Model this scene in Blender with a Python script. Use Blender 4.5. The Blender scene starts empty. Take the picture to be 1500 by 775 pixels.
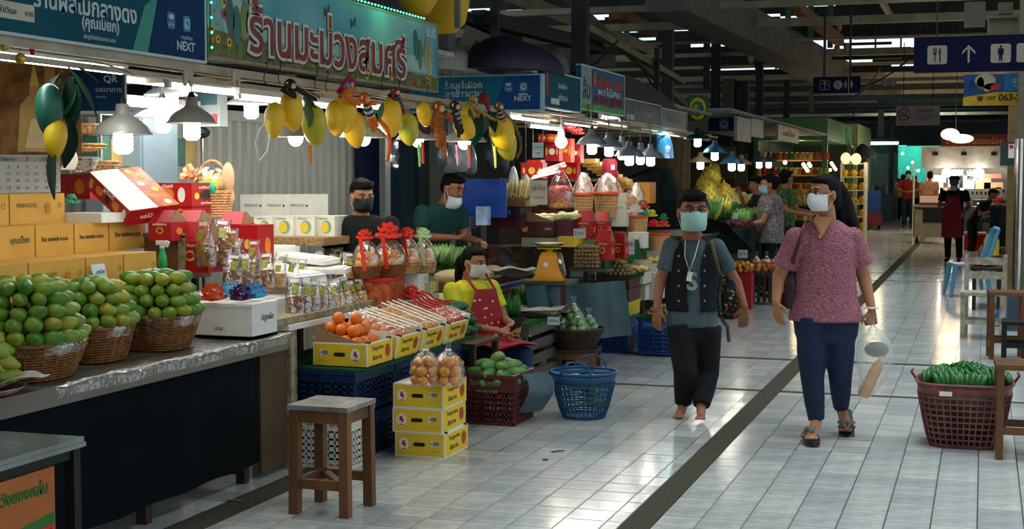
import bpy,bmesh,math,random
import numpy as np
from mathutils import Vector,Matrix,Euler
random.seed(7)
S=bpy.context.scene
C=S.collection
# ------------------------------------------------------------------ camera
FPX,CAMH=2083.0,1.565
PITCH,YAW=math.atan(128.5/FPX),math.radians(18.34)
cam=bpy.data.objects.new('camera',bpy.data.cameras.new('camera'))
C.objects.link(cam)
cam.data.sensor_width=36.0
cam.data.lens=36.0*FPX/1500
cam.data.clip_end=200
cam.location=(0,0,CAMH)
cam.rotation_euler=(math.pi/2-PITCH,0,YAW)
S.camera=cam
# ------------------------------------------------------------------ world and exposure
w=bpy.data.worlds.new('daylight');S.world=w;w.use_nodes=True
w.node_tree.nodes['Background'].inputs[0].default_value=(0.80,0.93,1.0,1)
w.node_tree.nodes['Background'].inputs[1].default_value=0.95
S.view_settings.view_transform='Standard'
S.view_settings.look='None'
S.view_settings.gamma=1
S.view_settings.exposure=0.36
def area(name,loc,rot,sx,sy,power,col=(1,1,1),spread=math.pi):
    l=bpy.data.lights.new(name,'AREA');l.shape='RECTANGLE';l.size=sx;l.size_y=sy
    l.energy=power;l.color=col;l.spread=spread
    o=bpy.data.objects.new(name,l);C.objects.link(o);o.location=loc;o.rotation_euler=rot
    return o
# added fill lights under the solid roof, cool over the aisle, warm beyond
area('aisle_fill',(0.5,13,5.2),(0,0,0),3.2,22,320,(0.80,0.93,1.0),1.55)
area('far_fill',(-0.5,38,4.0),(0,0,0),3.5,16,150,(1.0,0.82,0.6),2.2)
# ------------------------------------------------------------------ helpers
_fw=np.array([-math.sin(YAW)*math.cos(PITCH),math.cos(YAW)*math.cos(PITCH),-math.sin(PITCH)])
_rt=np.array([math.cos(YAW),math.sin(YAW),0.0]);_up=np.cross(_rt,_fw)
def at(px,py,X=None,Y=None,Z=None,D=None):
    """point of the place on the plane X, Y or Z (or at depth D) read off the 1500x775 photograph"""
    v=_fw+_rt*(px-750)/FPX+_up*(387.5-py)/FPX
    t=D if D is not None else X/v[0] if X is not None else Y/v[1] if Y is not None else (Z-CAMH)/v[2]
    p=v*t
    return Vector((p[0],p[1],p[2]+CAMH))
R=math.radians
MATS={}
def mat(name,col,rough=.6,metal=0,var=.15,scale=6,bump=0,col2=None,emit=0,trans=0,alpha=1,spec=.5,bscale=None,coords='Object',ior=1.45,coat=0,stretch=None,sub=0):
    if name in MATS: return MATS[name]
    m=bpy.data.materials.new(name);m.use_nodes=True
    nt=m.node_tree;N=nt.nodes;L=nt.links
    b=N['Principled BSDF']
    tc=N.new('ShaderNodeTexCoord');src=tc.outputs[coords]
    if stretch:
        mp=N.new('ShaderNodeMapping');mp.inputs['Scale'].default_value=stretch
        L.new(src,mp.inputs[0]);src=mp.outputs[0]
    nz=N.new('ShaderNodeTexNoise');nz.inputs['Scale'].default_value=scale;nz.inputs['Detail'].default_value=5
    L.new(src,nz.inputs['Vector'])
    r=N.new('ShaderNodeValToRGB')
    r.color_ramp.elements[0].position=.35;r.color_ramp.elements[1].position=.65
    c2=col2 or tuple(min(1,c*(1+var)) for c in col);c1=col if col2 else tuple(c*(1-var) for c in col)
    r.color_ramp.elements[0].color=(*c1,1);r.color_ramp.elements[1].color=(*c2,1)
    L.new(nz.outputs['Fac'],r.inputs[0]);L.new(r.outputs[0],b.inputs['Base Color'])
    b.inputs['Roughness'].default_value=rough;b.inputs['Metallic'].default_value=metal
    b.inputs['Specular IOR Level'].default_value=spec;b.inputs['IOR'].default_value=ior
    b.inputs['Coat Weight'].default_value=coat
    if sub: b.inputs['Subsurface Weight'].default_value=sub;b.inputs['Subsurface Scale'].default_value=.01
    if trans: b.inputs['Transmission Weight'].default_value=trans
    if alpha < 1: b.inputs['Alpha'].default_value=alpha
    if emit:
        L.new(r.outputs[0],b.inputs['Emission Color']);b.inputs['Emission Strength'].default_value=emit
    if bump:
        n2=N.new('ShaderNodeTexNoise');n2.inputs['Scale'].default_value=bscale or scale*3;n2.inputs['Detail'].default_value=4
        L.new(src,n2.inputs['Vector'])
        bp=N.new('ShaderNodeBump');bp.inputs['Strength'].default_value=bump;bp.inputs['Distance'].default_value=.01
        L.new(n2.outputs['Fac'],bp.inputs['Height']);L.new(bp.outputs[0],b.inputs['Normal'])
    MATS[name]=m
    return m
def srgb(h):
    h=h.lstrip('#');o=[]
    for i in (0,2,4):
        c=int(h[i:i+2],16)/255;o.append(c/12.92 if c < .04045 else ((c+.055)/1.055)**2.4)
    return tuple(o)
def cm(hexcol,rough=.6,**k):
    """plain coloured material by sRGB hex"""
    return mat('paint_%s_%d%s' % (hexcol.strip('#'),int(rough*100),''.join('%s%s' % (a[:2],str(v)[:4]) for a,v in k.items())),srgb(hexcol),rough,**k)
class MB:
    def __init__(s): s.v=[];s.f=[];s.m=[];s.sm=[];s.mi=0
    def add(s,vs,fs,smooth=False):
        b=len(s.v);s.v += [tuple(v) for v in vs]
        for f in fs: s.f.append([b+i for i in f]);s.m.append(s.mi);s.sm.append(smooth)
        return s
    def box(s,c,d,rot=None):
        hx,hy,hz=d[0]/2,d[1]/2,d[2]/2
        vs=[Vector((x*hx,y*hy,z*hz)) for x in (-1,1) for y in (-1,1) for z in (-1,1)]
        if rot:
            M_=Euler(rot).to_matrix();vs=[M_@v for v in vs]
        c=Vector(c)
        return s.add([v+c for v in vs],[(0,1,3,2),(4,6,7,5),(0,4,5,1),(2,3,7,6),(0,2,6,4),(1,5,7,3)])
    def bb(s,x0,x1,y0,y1,z0,z1): return s.box(((x0+x1)/2,(y0+y1)/2,(z0+z1)/2),(abs(x1-x0),abs(y1-y0),abs(z1-z0)))
    def rings(s,rs,cap=True,smooth=True,closed=False):
        n=len(rs[0]);vs=[p for r in rs for p in r];fs=[]
        k=len(rs)
        for i in range(k if closed else k-1):
            j=(i+1) % k
            for a in range(n):
                b=(a+1) % n;fs.append((i*n+a,i*n+b,j*n+b,j*n+a))
        s.add(vs,fs,smooth)
        if cap and not closed:
            s.add(rs[0],[tuple(range(n-1,-1,-1))]);s.add(rs[-1],[tuple(range(n))])
        return s
    def lathe(s,prof,c=(0,0,0),n=16,rot=None,sx=1,sy=1,cap=False,smooth=True):
        M_=Euler(rot).to_matrix() if rot else None;c=Vector(c);rs=[]
        for r,z in prof:
            ring=[]
            for a in range(n):
                t=2*math.pi*a/n;p=Vector((r*math.cos(t)*sx,r*math.sin(t)*sy,z))
                ring.append((M_@p if M_ else p)+c)
            rs.append(ring)
        return s.rings(rs,cap,smooth)
    def tube(s,pts,r,n=6,cap=True,closed=False):
        pts=[Vector(p) for p in pts];k=len(pts);rs=[];prev=None
        for i,p in enumerate(pts):
            t=(pts[(i+1) % k]-pts[i-1]) if closed else (pts[min(i+1,k-1)]-pts[max(i-1,0)])
            t=t.normalized() if t.length > 1e-9 else Vector((0,0,1))
            if prev is None:
                u=t.orthogonal().normalized()
            else:
                u=prev-t*prev.dot(t);u=u.normalized() if u.length > 1e-6 else t.orthogonal().normalized()
            prev=u;v=t.cross(u);rr=r[i] if isinstance(r,(list,tuple)) else r
            rs.append([p+(u*math.cos(2*math.pi*a/n)+v*math.sin(2*math.pi*a/n))*rr for a in range(n)])
        return s.rings(rs,cap,True,closed)
    def ell(s,c,r,n=12,m=8,rot=None):
        if not isinstance(r,(tuple,list)): r=(r,r,r)
        M_=Euler(rot).to_matrix() if rot else Matrix.Identity(3);c=Vector(c);rs=[]
        for i in range(m+1):
            ph=math.pi*(i/m-.5);q=max(math.cos(ph),.02)
            rs.append([M_@Vector((r[0]*q*math.cos(2*math.pi*a/n),r[1]*q*math.sin(2*math.pi*a/n),r[2]*math.sin(ph)))+c for a in range(n)])
        return s.rings(rs,True,True)
    def loft(s,secs,n=14,cap=True):
        """secs: (centre, rx, ry) horizontal ellipses"""
        return s.rings([[Vector((c[0]+rx*math.cos(2*math.pi*a/n),c[1]+ry*math.sin(2*math.pi*a/n),c[2])) for a in range(n)] for c,rx,ry in secs],cap,True)
    def cap2(s,p,r,q,r2,n=10):
        """tapered capsule"""
        p=Vector(p);q=Vector(q);t=(q-p).normalized();pts=[];rad=[]
        for a in (-1,-.8,-.4,0): pts.append(p+t*r*a);rad.append(max(.05,math.sqrt(max(0,1-a*a)))*r)
        for a in (0,.4,.8,1): pts.append(q+t*r2*a);rad.append(max(.05,math.sqrt(max(0,1-a*a)))*r2)
        return s.tube(pts,rad,n)
    def prism(s,poly,h,c=(0,0,0),rot=None):
        """2-D polygon in XY extruded by h along Z"""
        M_=Euler(rot).to_matrix() if rot else Matrix.Identity(3);c=Vector(c);n=len(poly)
        lo=[M_@Vector((x,y,0))+c for x,y in poly];hi=[M_@Vector((x,y,h))+c for x,y in poly]
        return s.add(lo+hi,[tuple(range(n-1,-1,-1)),tuple(range(n,2*n))]+[(i,(i+1) % n,n+(i+1) % n,n+i) for i in range(n)])
    def sheet(s,fn,nu,nv,th=0.0):
        """grid surface fn(u,v) with thickness along +z of th"""
        P_=[[Vector(fn(i/nu,j/nv)) for j in range(nv+1)] for i in range(nu+1)]
        vs=[p for r_ in P_ for p in r_];W=nv+1
        s.add(vs,[(i*W+j,(i+1)*W+j,(i+1)*W+j+1,i*W+j+1) for i in range(nu) for j in range(nv)],True)
        if th:
            s.add([v-Vector((0,0,th)) for v in vs],[(i*W+j,i*W+j+1,(i+1)*W+j+1,(i+1)*W+j) for i in range(nu) for j in range(nv)],True)
        return s
    def mesh(s,name,mats):
        me=bpy.data.meshes.new(name);me.from_pydata([tuple(v) for v in s.v],[],s.f)
        if not isinstance(mats,(list,tuple)): mats=[mats]
        for m_ in mats: me.materials.append(m_)
        me.polygons.foreach_set('material_index',s.m);me.polygons.foreach_set('use_smooth',s.sm);me.update()
        return me
    def build(s,name,mats,parent=None,loc=(0,0,0),rot=None,**kw):
        return obj(name,s.mesh(name,mats),parent,loc,rot,**kw)
def obj(name,me,parent=None,loc=(0,0,0),rot=None,**kw):
    o=bpy.data.objects.new(name,me);C.objects.link(o);o.location=loc
    if rot: o.rotation_euler=rot
    if parent is not None: o.parent=parent
    for k,v in kw.items(): o[k]=v
    return o
def thing(name,label,cat,loc=(0,0,0),rz=0,group=None,rot=None):
    o=bpy.data.objects.new(name,None);C.objects.link(o);o.location=loc;o.empty_display_size=.05
    o.rotation_euler=rot or (0,0,rz);o['label']=label;o['category']=cat
    if group: o['group']=group
    return o
def tag(o,label,cat,group=None):
    o['label']=label;o['category']=cat
    if group: o['group']=group
    return o
def struct(name,mb,m,parent=None,**k):
    o=mb.build(name,m,parent,**k)
    if parent is None: o['kind']='structure'
    return o
KIDS={}
def dup(root,loc,rz=None,label=None,group=None,rot=None,scale=None):
    r=root.copy();C.objects.link(r);r.location=loc
    if rz is not None: r.rotation_euler=(0,0,rz)
    if rot is not None: r.rotation_euler=rot
    if scale is not None: r.scale=(scale,)*3 if not isinstance(scale,(tuple,list)) else scale
    if label: r['label']=label
    if group: r['group']=group
    if root.name not in KIDS: KIDS[root.name]=[(c,list(c.children)) for c in root.children]
    for ch,gs in KIDS[root.name]:
        c=ch.copy();C.objects.link(c);c.parent=r
        for g in gs:
            d_=g.copy();C.objects.link(d_);d_.parent=c
    return r
FX=(math.pi/2,0,math.pi/2)     # upright, facing the aisle (+X)
FY=(math.pi/2,0,0)             # upright, facing the camera end (-Y)
TXT={}
def text(s,size,m,parent=None,loc=(0,0,0),rot=FX,name='lettering',ext=.0012,width=None,bold=0,sx=1,**kw):
    key=(s,size,m.name,ext,width,bold,sx)
    if key not in TXT:
        cu=bpy.data.curves.new('lettering','FONT');cu.body=s;cu.size=size;cu.extrude=ext;cu.offset=bold
        cu.align_x='CENTER';cu.align_y='CENTER';cu.resolution_u=1 if size < .05 else 3
        t=bpy.data.objects.new('lettering',cu)
        me=bpy.data.meshes.new_from_object(t);me.materials.clear();me.materials.append(m)
        if len(me.vertices):
            co=np.empty(len(me.vertices)*3);me.vertices.foreach_get('co',co);co=co.reshape(-1,3)
            co[:,0] -= (co[:,0].max()+co[:,0].min())/2;co[:,1] -= (co[:,1].max()+co[:,1].min())/2
            k=sx
            if width:
                k=width/max(1e-6,co[:,0].max()-co[:,0].min());co[:,1] *= min(k,1.15)*sx
            co[:,0] *= k
            me.vertices.foreach_set('co',co.ravel());me.update()
        me.name='lettering';bpy.data.objects.remove(t);TXT[key]=me
    return obj(name,TXT[key],parent,loc,rot,**kw)
# ------------------------------------------------------------------ common materials
WOOD=mat('brown_wood',srgb('#6b4424'),.55,scale=4,var=.4,bump=.3,stretch=(1,1,.15),bscale=30)
WOODD=mat('dark_wood',srgb('#3a2718'),.6,scale=4,var=.4,bump=.3,stretch=(1,1,.15),bscale=30)
WOODH=mat('brown_wood_plank',srgb('#75502f'),.55,scale=5,var=.35,bump=.2,stretch=(1,.2,1),bscale=25)
CREAMP=mat('peeling_cream_paint',srgb('#a99e7c'),.6,scale=22,col2=srgb('#6e6248'),bump=.4)
STEEL=mat('brushed_steel',srgb('#a9a79f'),.28,.9,scale=12,var=.1)
LAMPM=mat('lamp_aluminium',srgb('#b3ada2'),.38,.35,scale=3,var=.15)
WHITEP=mat('white_plastic',srgb('#e8e6e0'),.4,var=.04)
FOAM=mat('white_foam',srgb('#ece9e2'),.7,var=.04,scale=40,bump=.1)
DARK=mat('dark_cloth',srgb('#081114'),.9,spec=.15,scale=3,var=.3,bump=.2)
BLACK=mat('black_stuff',srgb('#0c0d0f'),.6,var=.2)
KRAFT=mat('kraft_card',srgb('#d3a043'),.75,scale=5,var=.06,bump=.06)
CARDIN=mat('card_inside',srgb('#8d6a47'),.8,scale=5,var=.12)
YELC=mat('yellow_carton',srgb('#eec52c'),.5,scale=3,var=.05)
WHC=mat('white_carton',srgb('#e9e4d6'),.6,scale=3,var=.05)
REDC=mat('red_carton',srgb('#b3161a'),.4,scale=3,var=.12)
GOLD=mat('gold_print',srgb('#e9b43a'),.5,var=.1)
def film(name,fac,bscale,rough=.12,bump=.8,tint=(1,1,1)):
    m=bpy.data.materials.new(name);m.use_nodes=True;nt=m.node_tree;N=nt.nodes;L=nt.links
    N.remove(N['Principled BSDF']);mx=N.new('ShaderNodeMixShader');tr=N.new('ShaderNodeBsdfTransparent');gl=N.new('ShaderNodeBsdfGlossy')
    tr.inputs[0].default_value=(*tint,1);gl.inputs['Roughness'].default_value=rough;gl.inputs[0].default_value=(.9,.93,.95,1)
    nz=N.new('ShaderNodeTexNoise');nz.inputs['Scale'].default_value=bscale;nz.inputs['Detail'].default_value=3;tc=N.new('ShaderNodeTexCoord')
    L.new(tc.outputs['Object'],nz.inputs['Vector']);bp=N.new('ShaderNodeBump');bp.inputs['Strength'].default_value=bump;bp.inputs['Distance'].default_value=.02
    L.new(nz.outputs['Fac'],bp.inputs['Height']);L.new(bp.outputs[0],gl.inputs['Normal'])
    lw=N.new('ShaderNodeLayerWeight');lw.inputs[0].default_value=.35;ad=N.new('ShaderNodeMath');ad.operation='MULTIPLY_ADD';ad.inputs[1].default_value=.5;ad.inputs[2].default_value=fac
    L.new(lw.outputs['Facing'],ad.inputs[0]);L.new(ad.outputs[0],mx.inputs[0]);L.new(tr.outputs[0],mx.inputs[1]);L.new(gl.outputs[0],mx.inputs[2]);L.new(mx.outputs[0],N['Material Output'].inputs[0])
    MATS[name]=m;return m
FILM=film('clear_film',.04,28);FILM2=film('clear_film_thick',.17,18,.14)
TURF=mat('green_turf',srgb('#1d5a22'),.95,scale=60,var=.5,bump=1,bscale=220)
WICKER=mat('wicker',srgb('#8a5526'),.65,scale=30,var=.35,bump=.5,bscale=90)
WICKL=mat('pale_wicker',srgb('#c79a63'),.65,scale=30,var=.25,bump=.5,bscale=90)
MANGOG=mat('green_mango_skin',srgb('#4d7d26'),.38,scale=9,col2=srgb('#98a83e'),coords='Object')
for _n,_c,_d in (('green_mango_skin_deep','#35701f','#6f9433'),('yellowing_mango_skin','#76922c','#b8a836')):
    mat(_n,srgb(_c),.38,scale=9,col2=srgb(_d))
MANGOY=mat('yellow_mango_skin',srgb('#e8a81a'),.45,scale=5,col2=srgb('#f0c41f'),bump=.1)
ORANGE=mat('orange_peel',srgb('#e8761a'),.4,scale=5,var=.12,bump=.25,bscale=200)
LEAF=mat('leaf_green',srgb('#1f5b2a'),.4,scale=7,var=.35)
TEAL=mat('teal_sign',srgb('#0a4a5a'),.65,spec=.15,scale=1.2,var=.12)
NAVY=mat('navy_sign',srgb('#0c2f58'),.65,spec=.15,scale=1.2,var=.12)
SIGNW=mat('sign_white',srgb('#b4bfbf'),.5,var=.03)
INK=mat('dark_ink',srgb('#2c2a24'),.6,var=.1)
GINK=mat('green_ink',srgb('#3f5a2c'),.6,var=.1)
def glow(name,col,k): return mat(name,col,.5,var=0,emit=k)
BULB=glow('bulb_white',(1,.96,.88),14)
TUBE=glow('tube_white',(.93,1,1),5)
WARM=glow('bulb_warm',(1,.74,.38),10)
def plight(name,loc,power,col=(1,.9,.75),r=.04,parent=None):
    l=bpy.data.lights.new(name,'POINT');l.energy=power;l.color=col;l.shadow_soft_size=r
    o=bpy.data.objects.new(name,l);C.objects.link(o);o.location=loc
    if parent: o.parent=parent
    return o
# ================================================================== STRUCTURE
GROUT=mat('dark_grout',srgb('#4a4640'),.9,scale=20)
def tile_mat(name,c1,rough):
    return mat(name,srgb(c1),rough,scale=2.5,var=.13,coords='Generated',bump=.03,bscale=3)
TILES=[tile_mat('cream_tile','#b7b8b3',.15),tile_mat('grey_tile','#a9abaa',.18),tile_mat('pale_tile','#c4c3bc',.13)]
TERR=mat('dark_terrazzo',srgb('#26251f'),.85,spec=.15,scale=140,col2=srgb('#5c5748'),bump=.1)
mb=MB();mb.bb(-16,9,-6,70,-.12,-.006)
floor=struct('floor',mb,GROUT)
T=.2;X0=-1.2
def stripe_clear(x0,x1,y0,y1):
    out=[]
    return out
CROSS=[(10.36,10.44),(12.22,12.30),(22.0,22.1),(23.85,23.95),(33.6,33.7),(35.5,35.6)]
tile_pos=[]
cols=[]
x=X0
stripes_x=[(-1.525,-1.385),(-3.44,-3.27)]
xs=[]
for k in range(-60,30):
    a,b=X0+k*T,X0+(k+1)*T
    for s0,s1 in stripes_x:
        if a < s1 and b > s0:
            if a < s0 and s0-a > .03: xs.append((a,s0))
            if b > s1 and b-s1 > .03: xs.append((s1,b))
            break
    else:
        if -12 < a < 5: xs.append((a,b))
ys=[]
for k in range(0,330):
    a,b=3.0+k*T,3.0+(k+1)*T
    for s0,s1 in CROSS:
        if a < s1 and b > s0:
            if a < s0 and s0-a > .02: ys.append((a,s0))
            if b > s1 and b-s1 > .02: ys.append((s1,b))
            break
    else: ys.append((a,b))
near,rest=[],[]
for (a,b) in xs:
    for (c,d) in ys:
        cx,cy=(a+b)/2,(c+d)/2
        v=np.array([cx,cy,-CAMH]);dz=v@_fw
        px,py=750+FPX*(v@_rt)/dz,387.5-FPX*(v@_up)/dz
        vis=-30 < px < 1530 and py < 800
        (near if vis and py > 660 and cx > -3.3 else rest).append((a,b,c,d,py,vis))
near.sort(key=lambda t: -t[4]);rest += near[300:];near=near[:300]
tm={}
for (a,b,c,d,py,vis) in near:
    wx,wy=round(b-a,3),round(d-c,3);mi=random.choice((0,0,1,2))
    if (wx,wy,mi) not in tm:
        m_=MB();hx,hy=wx/2-.0022,wy/2-.0022;e=.0015
        m_.add([(-hx,-hy,-.006),(hx,-hy,-.006),(hx,hy,-.006),(-hx,hy,-.006),(-hx+e,-hy+e,0),(hx-e,-hy+e,0),(hx-e,hy-e,0),(-hx+e,hy-e,0)],
               [(4,5,6,7),(0,1,5,4),(1,2,6,5),(2,3,7,6),(3,0,4,7)])
        tm[(wx,wy,mi)]=m_.mesh('floor_tile',TILES[mi])
    obj('floor_tile',tm[(wx,wy,mi)],floor,((a+b)/2,(c+d)/2,random.uniform(-.0006,.0004)),(random.uniform(-.0025,.0025),random.uniform(-.0025,.0025),0))
mb=MB()
for (a,b,c,d,py,vis) in rest:
    if not vis and not (-4.2 < a < 4 and d < 30): continue
    mb.mi=random.choice((0,0,1,2));z=random.uniform(-.0006,.0004);g=.0022
    tx,ty=random.uniform(-.0003,.0003),random.uniform(-.0003,.0003)
    mb.add([(a+g,c+g,z-tx-ty),(b-g,c+g,z+tx-ty),(b-g,d-g,z+tx+ty),(a+g,d-g,z-tx+ty)],[(0,1,2,3)])
mb.build('floor_tile',TILES,floor,kind='stuff')
for s0,s1 in stripes_x:
    m_=MB();m_.bb(s0+.002,s1-.002,0,60,-.006,-.0005);m_.build('terrazzo_strip',TERR,floor)
for s0,s1 in CROSS:
    m_=MB();m_.bb(-8,-1.53,s0+.002,s1-.002,-.006,-.0005);m_.bb(-1.38,5,s0+.002,s1-.002,-.006,-.0005);m_.build('cross_strip',TERR,floor)

BEAM=mat('beam_paint',srgb('#a0967b'),.6,scale=3,var=.2)
BEAMD=mat('beam_dark',srgb('#2b2e2c'),.6,scale=3,var=.3)
ROOFM=mat('roof_sheet',srgb('#2a2c2a'),.8,scale=2,var=.3,bump=.2)
CEILP=mat('ceiling_panel_grey',srgb('#6b6558'),.8,scale=2,var=.15)
GREENP=mat('green_steel',srgb('#2c6a5c'),.5,scale=3,var=.2)
RUST=mat('rusty_steel',srgb('#8a5a38'),.7,scale=6,var=.35)
COLP=mat('column_paint',srgb('#5c6258'),.6,scale=3,var=.15)
# roof over the near hall, with a lower one beyond
m_=MB();m_.bb(-18,9,-6,36,6.6,6.75)
roof=struct('ceiling',m_,ROOFM)
for k in range(34):
    r_=MB();r_.box((0,0,0),(27,.06,.05));r_.build('roof_rib',BEAMD,roof,(-4.5,2+k*1.0,6.57))
m_=MB();m_.bb(-18,9,36,70,4.12,4.25)
struct('ceiling',m_,ROOFM)
# clerestory wall with open louvre slots (sky beyond)
slots=[(1155,56,1345,63),(1155,65,1345,71),(1215,89,1345,97),(1225,99,1345,108),(1120,98,1150,104),(1035,97,1105,104),(690,14,716,18),(735,10,745,12),
         (1075,8,1100,12),(1090,22,1165,26),(1185,6,1215,10),(860,24,880,28),(915,10,935,14),(880,20,905,24),(870,42,905,48),(885,38,935,43),(925,45,948,49),(895,60,930,66),(935,55,960,60),
         (672,70,705,74),(700,76,722,80),(660,70,672,74),(1030,62,1050,70),(812,38,822,42),(1010,60,1030,66),(745,16,760,19),(640,68,660,73),(1000,40,1020,45),(1140,112,1180,116)]
m_=MB();yy=36.0;cw,chh=.45,.07
nx,nz=int(24/cw),int(2.5/chh)
for j in range(nz):
    z=4.15+j*chh;run=None
    for i in range(nx+1):
        x=-17.5+i*cw;v=np.array([x+cw/2,yy,z+chh/2-CAMH]);dz=v@_fw
        px,py=750+FPX*(v@_rt)/dz,387.5-FPX*(v@_up)/dz
        hole=i < nx and any(a-8 <= px <= c+8 and b <= py <= d for a,b,c,d in slots)
        if i == nx or hole:
            if run is not None: m_.bb(run,x,yy-.02,yy+.02,z,z+chh);run=None
        elif run is None: run=x
struct('wall_clerestory',m_,ROOFM)
m_=MB()
for k in range(22):
    m_.bb(-5+k*.6,-4.96+k*.6,35.9,35.98,4.1,5.3)
struct('trim_1',m_,BEAMD)
# horizontal beams across the hall, Z 4.2
def beam(py,th,m,z=4.2,x0=-14,x1=6,nm='roof_beam',yy=None):
    p=at(1200,py,Z=z);y=p.y;h=th*y/FPX
    b=MB();b.bb(x0,x1,y-.08,y+.08,z-h/2,z+h/2);return struct(nm,b,m)
for py,th,mm in ((3,9,BEAM),(31,11,BEAM),(57,3,BEAM),(78,9,BEAM),(86,5,BEAMD),(95,4,BEAM),(112,7,BEAM),(123,3,BEAM),(137,6,BEAM),(150,3,BEAM),(160,3,BEAMD),(169,4,BEAM),(180,3,BEAMD)):
    beam(py,th,mm,z=4.2 if py < 100 else 3.95)
for xx,z,hh,mm in ((-7.6,4.6,.22,BEAM),(-6.2,5.2,.12,BEAM),(-4.9,4.9,.1,BEAMD),(-2.2,5.4,.14,BEAM),(1.8,4.8,.14,BEAM),(3.6,4.5,.2,BEAM)):
    b=MB();b.bb(xx-.05,xx+.05,8,36,z-hh/2,z+hh/2);struct('roof_beam',b,mm)
def strut(p,q,r,mm,nm='roof_strut'):
    b=MB();d=q-p;L_=d.length;ro=d.to_track_quat('Z','Y').to_euler()
    b.box((0,0,0),(r*2,r*2,L_));o=b.build(nm,mm,None,(p+q)/2,ro);o['kind']='structure';return o
strut(at(975,-15,Y=20),at(1225,110,Y=35),.3,mat('concrete_beam',srgb('#6a665d'),.8,scale=4))
strut(at(1165,10,Y=26),at(1230,60,Y=30),.09,RUST)
strut(at(900,20,Y=24),at(955,45,Y=27),.1,RUST)
strut(at(830,-5,Y=22),at(1010,160,Y=30),.05,BEAM)
strut(at(700,25,Y=17),at(880,70,Y=22),.09,BEAMD);strut(at(600,-10,Y=15),at(760,60,Y=19),.06,BEAMD)
strut(at(860,40,Y=20),at(1000,120,Y=26),.05,BEAM);strut(at(640,72,Y=19),at(890,66,Y=22),.035,BEAM)
strut(at(690,95,Y=21),at(900,90,Y=22),.1,CEILP);strut(at(690,60,Y=25),at(850,108,Y=25),.5,CEILP)
for px,y0,y1,rr,mm,D in ((978,0,142,.1,COLP,27),(850,-20,105,.1,BEAMD,19),(648,-30,130,.1,COLP,14),(1048,60,175,.09,BEAMD,31),(1068,116,172,.13,CEILP,31),(1085,120,170,.17,mat('dark_green_box',srgb('#26332c'),.7),31),
                              (1112,5,170,.08,BEAMD,33),(1035,10,130,.07,BEAMD,34),(1154,5,58,.06,GREENP,34),(1187,5,70,.06,GREENP,34),(1216,5,70,.06,GREENP,34),(918,40,62,.06,GREENP,34),(1152,100,172,.07,BEAMD,35),(1188,130,165,.05,CEILP,34),(725,5,100,.05,BEAMD,18),(962,70,140,.04,BEAMD,24),(1288,165,330,.1,BEAM,52),(1304,170,330,.07,BEAMD,50)):
    p=at(px,y1,D=D);q=at(px,y0,D=D);z0=p.z;z1=max(q.z,6.5 if y0 < 20 else 0)
    if px in (978,850,648,1288): z0=0;z1=6.58 if px != 1288 else 4.1
    b=MB();b.bb(-rr,rr,-rr,rr,z0,z1);o=struct('column' if z0 == 0 else 'hanger_post',b,mm);o.location=(p.x,p.y,0)
# fluorescent battens up in the roof
for px,py,L_,D in ((1050,86,3.2,30),(1410,84,2.2,27),(1370,147,3,38)):
    p=at(px,py,D=D);b=MB();b.box((0,0,0),(L_,.08,.08));o=b.build('roof_batten',BEAMD,None,p);tag(o,'unlit dark fluorescent batten hung under the roof beams, %s' % {1050: 'left of the small blue arrow sign',1410: 'behind the large blue sign',1370: 'above the no-smoking board'}[px],'light')
# far end and side walls
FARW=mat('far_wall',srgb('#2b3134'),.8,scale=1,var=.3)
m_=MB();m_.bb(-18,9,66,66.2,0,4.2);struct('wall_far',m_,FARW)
m_=MB();m_.bb(-18,9,-6.2,-6,0,3.6);struct('wall_back_blocker',m_,FARW)  # unseen wall behind the camera, added to hold back sky light
m_=MB();m_.bb(-9.2,-9.0,-2,66,0,3.2);struct('wall_left',m_,mat('left_wall_dark',srgb('#23282a'),.8,scale=1,var=.3))
m_=MB();m_.bb(3.2,3.4,16,66,0,4.1);struct('wall_right',m_,mat('right_wall_dark',srgb('#3c3a36'),.8,scale=1,var=.3))
# ribbed sheet partition behind the mango stall
RIB=mat('ribbed_sheet',srgb('#b5b6ac'),.45,.3,scale=1.5,var=.1)
m_=MB();WX=-5.6
m_.bb(WX-.06,WX-.02,4.0,12.9,0,2.02)
part=struct('wall_partition',m_,RIB)
for k in range(58):
    b=MB();b.rings([[Vector((0,-.05,z)),Vector((.028,-.03,z)),Vector((.028,.03,z)),Vector((0,.05,z))] for z in (.02,2.0)],True,False)
    b.build('sheet_rib',RIB,part,(WX-.02,4.1+k*.152,0))
b=MB();b.bb(WX-.06,WX+.03,4,12.9,2.0,2.08);b.build('top_rail',RIB,part)
b=MB();b.bb(WX-.5,WX+.0,4,12.9,2.5,3.2);b.build('upper_panel',mat('upper_grey',srgb('#83857f'),.6),part)
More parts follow.
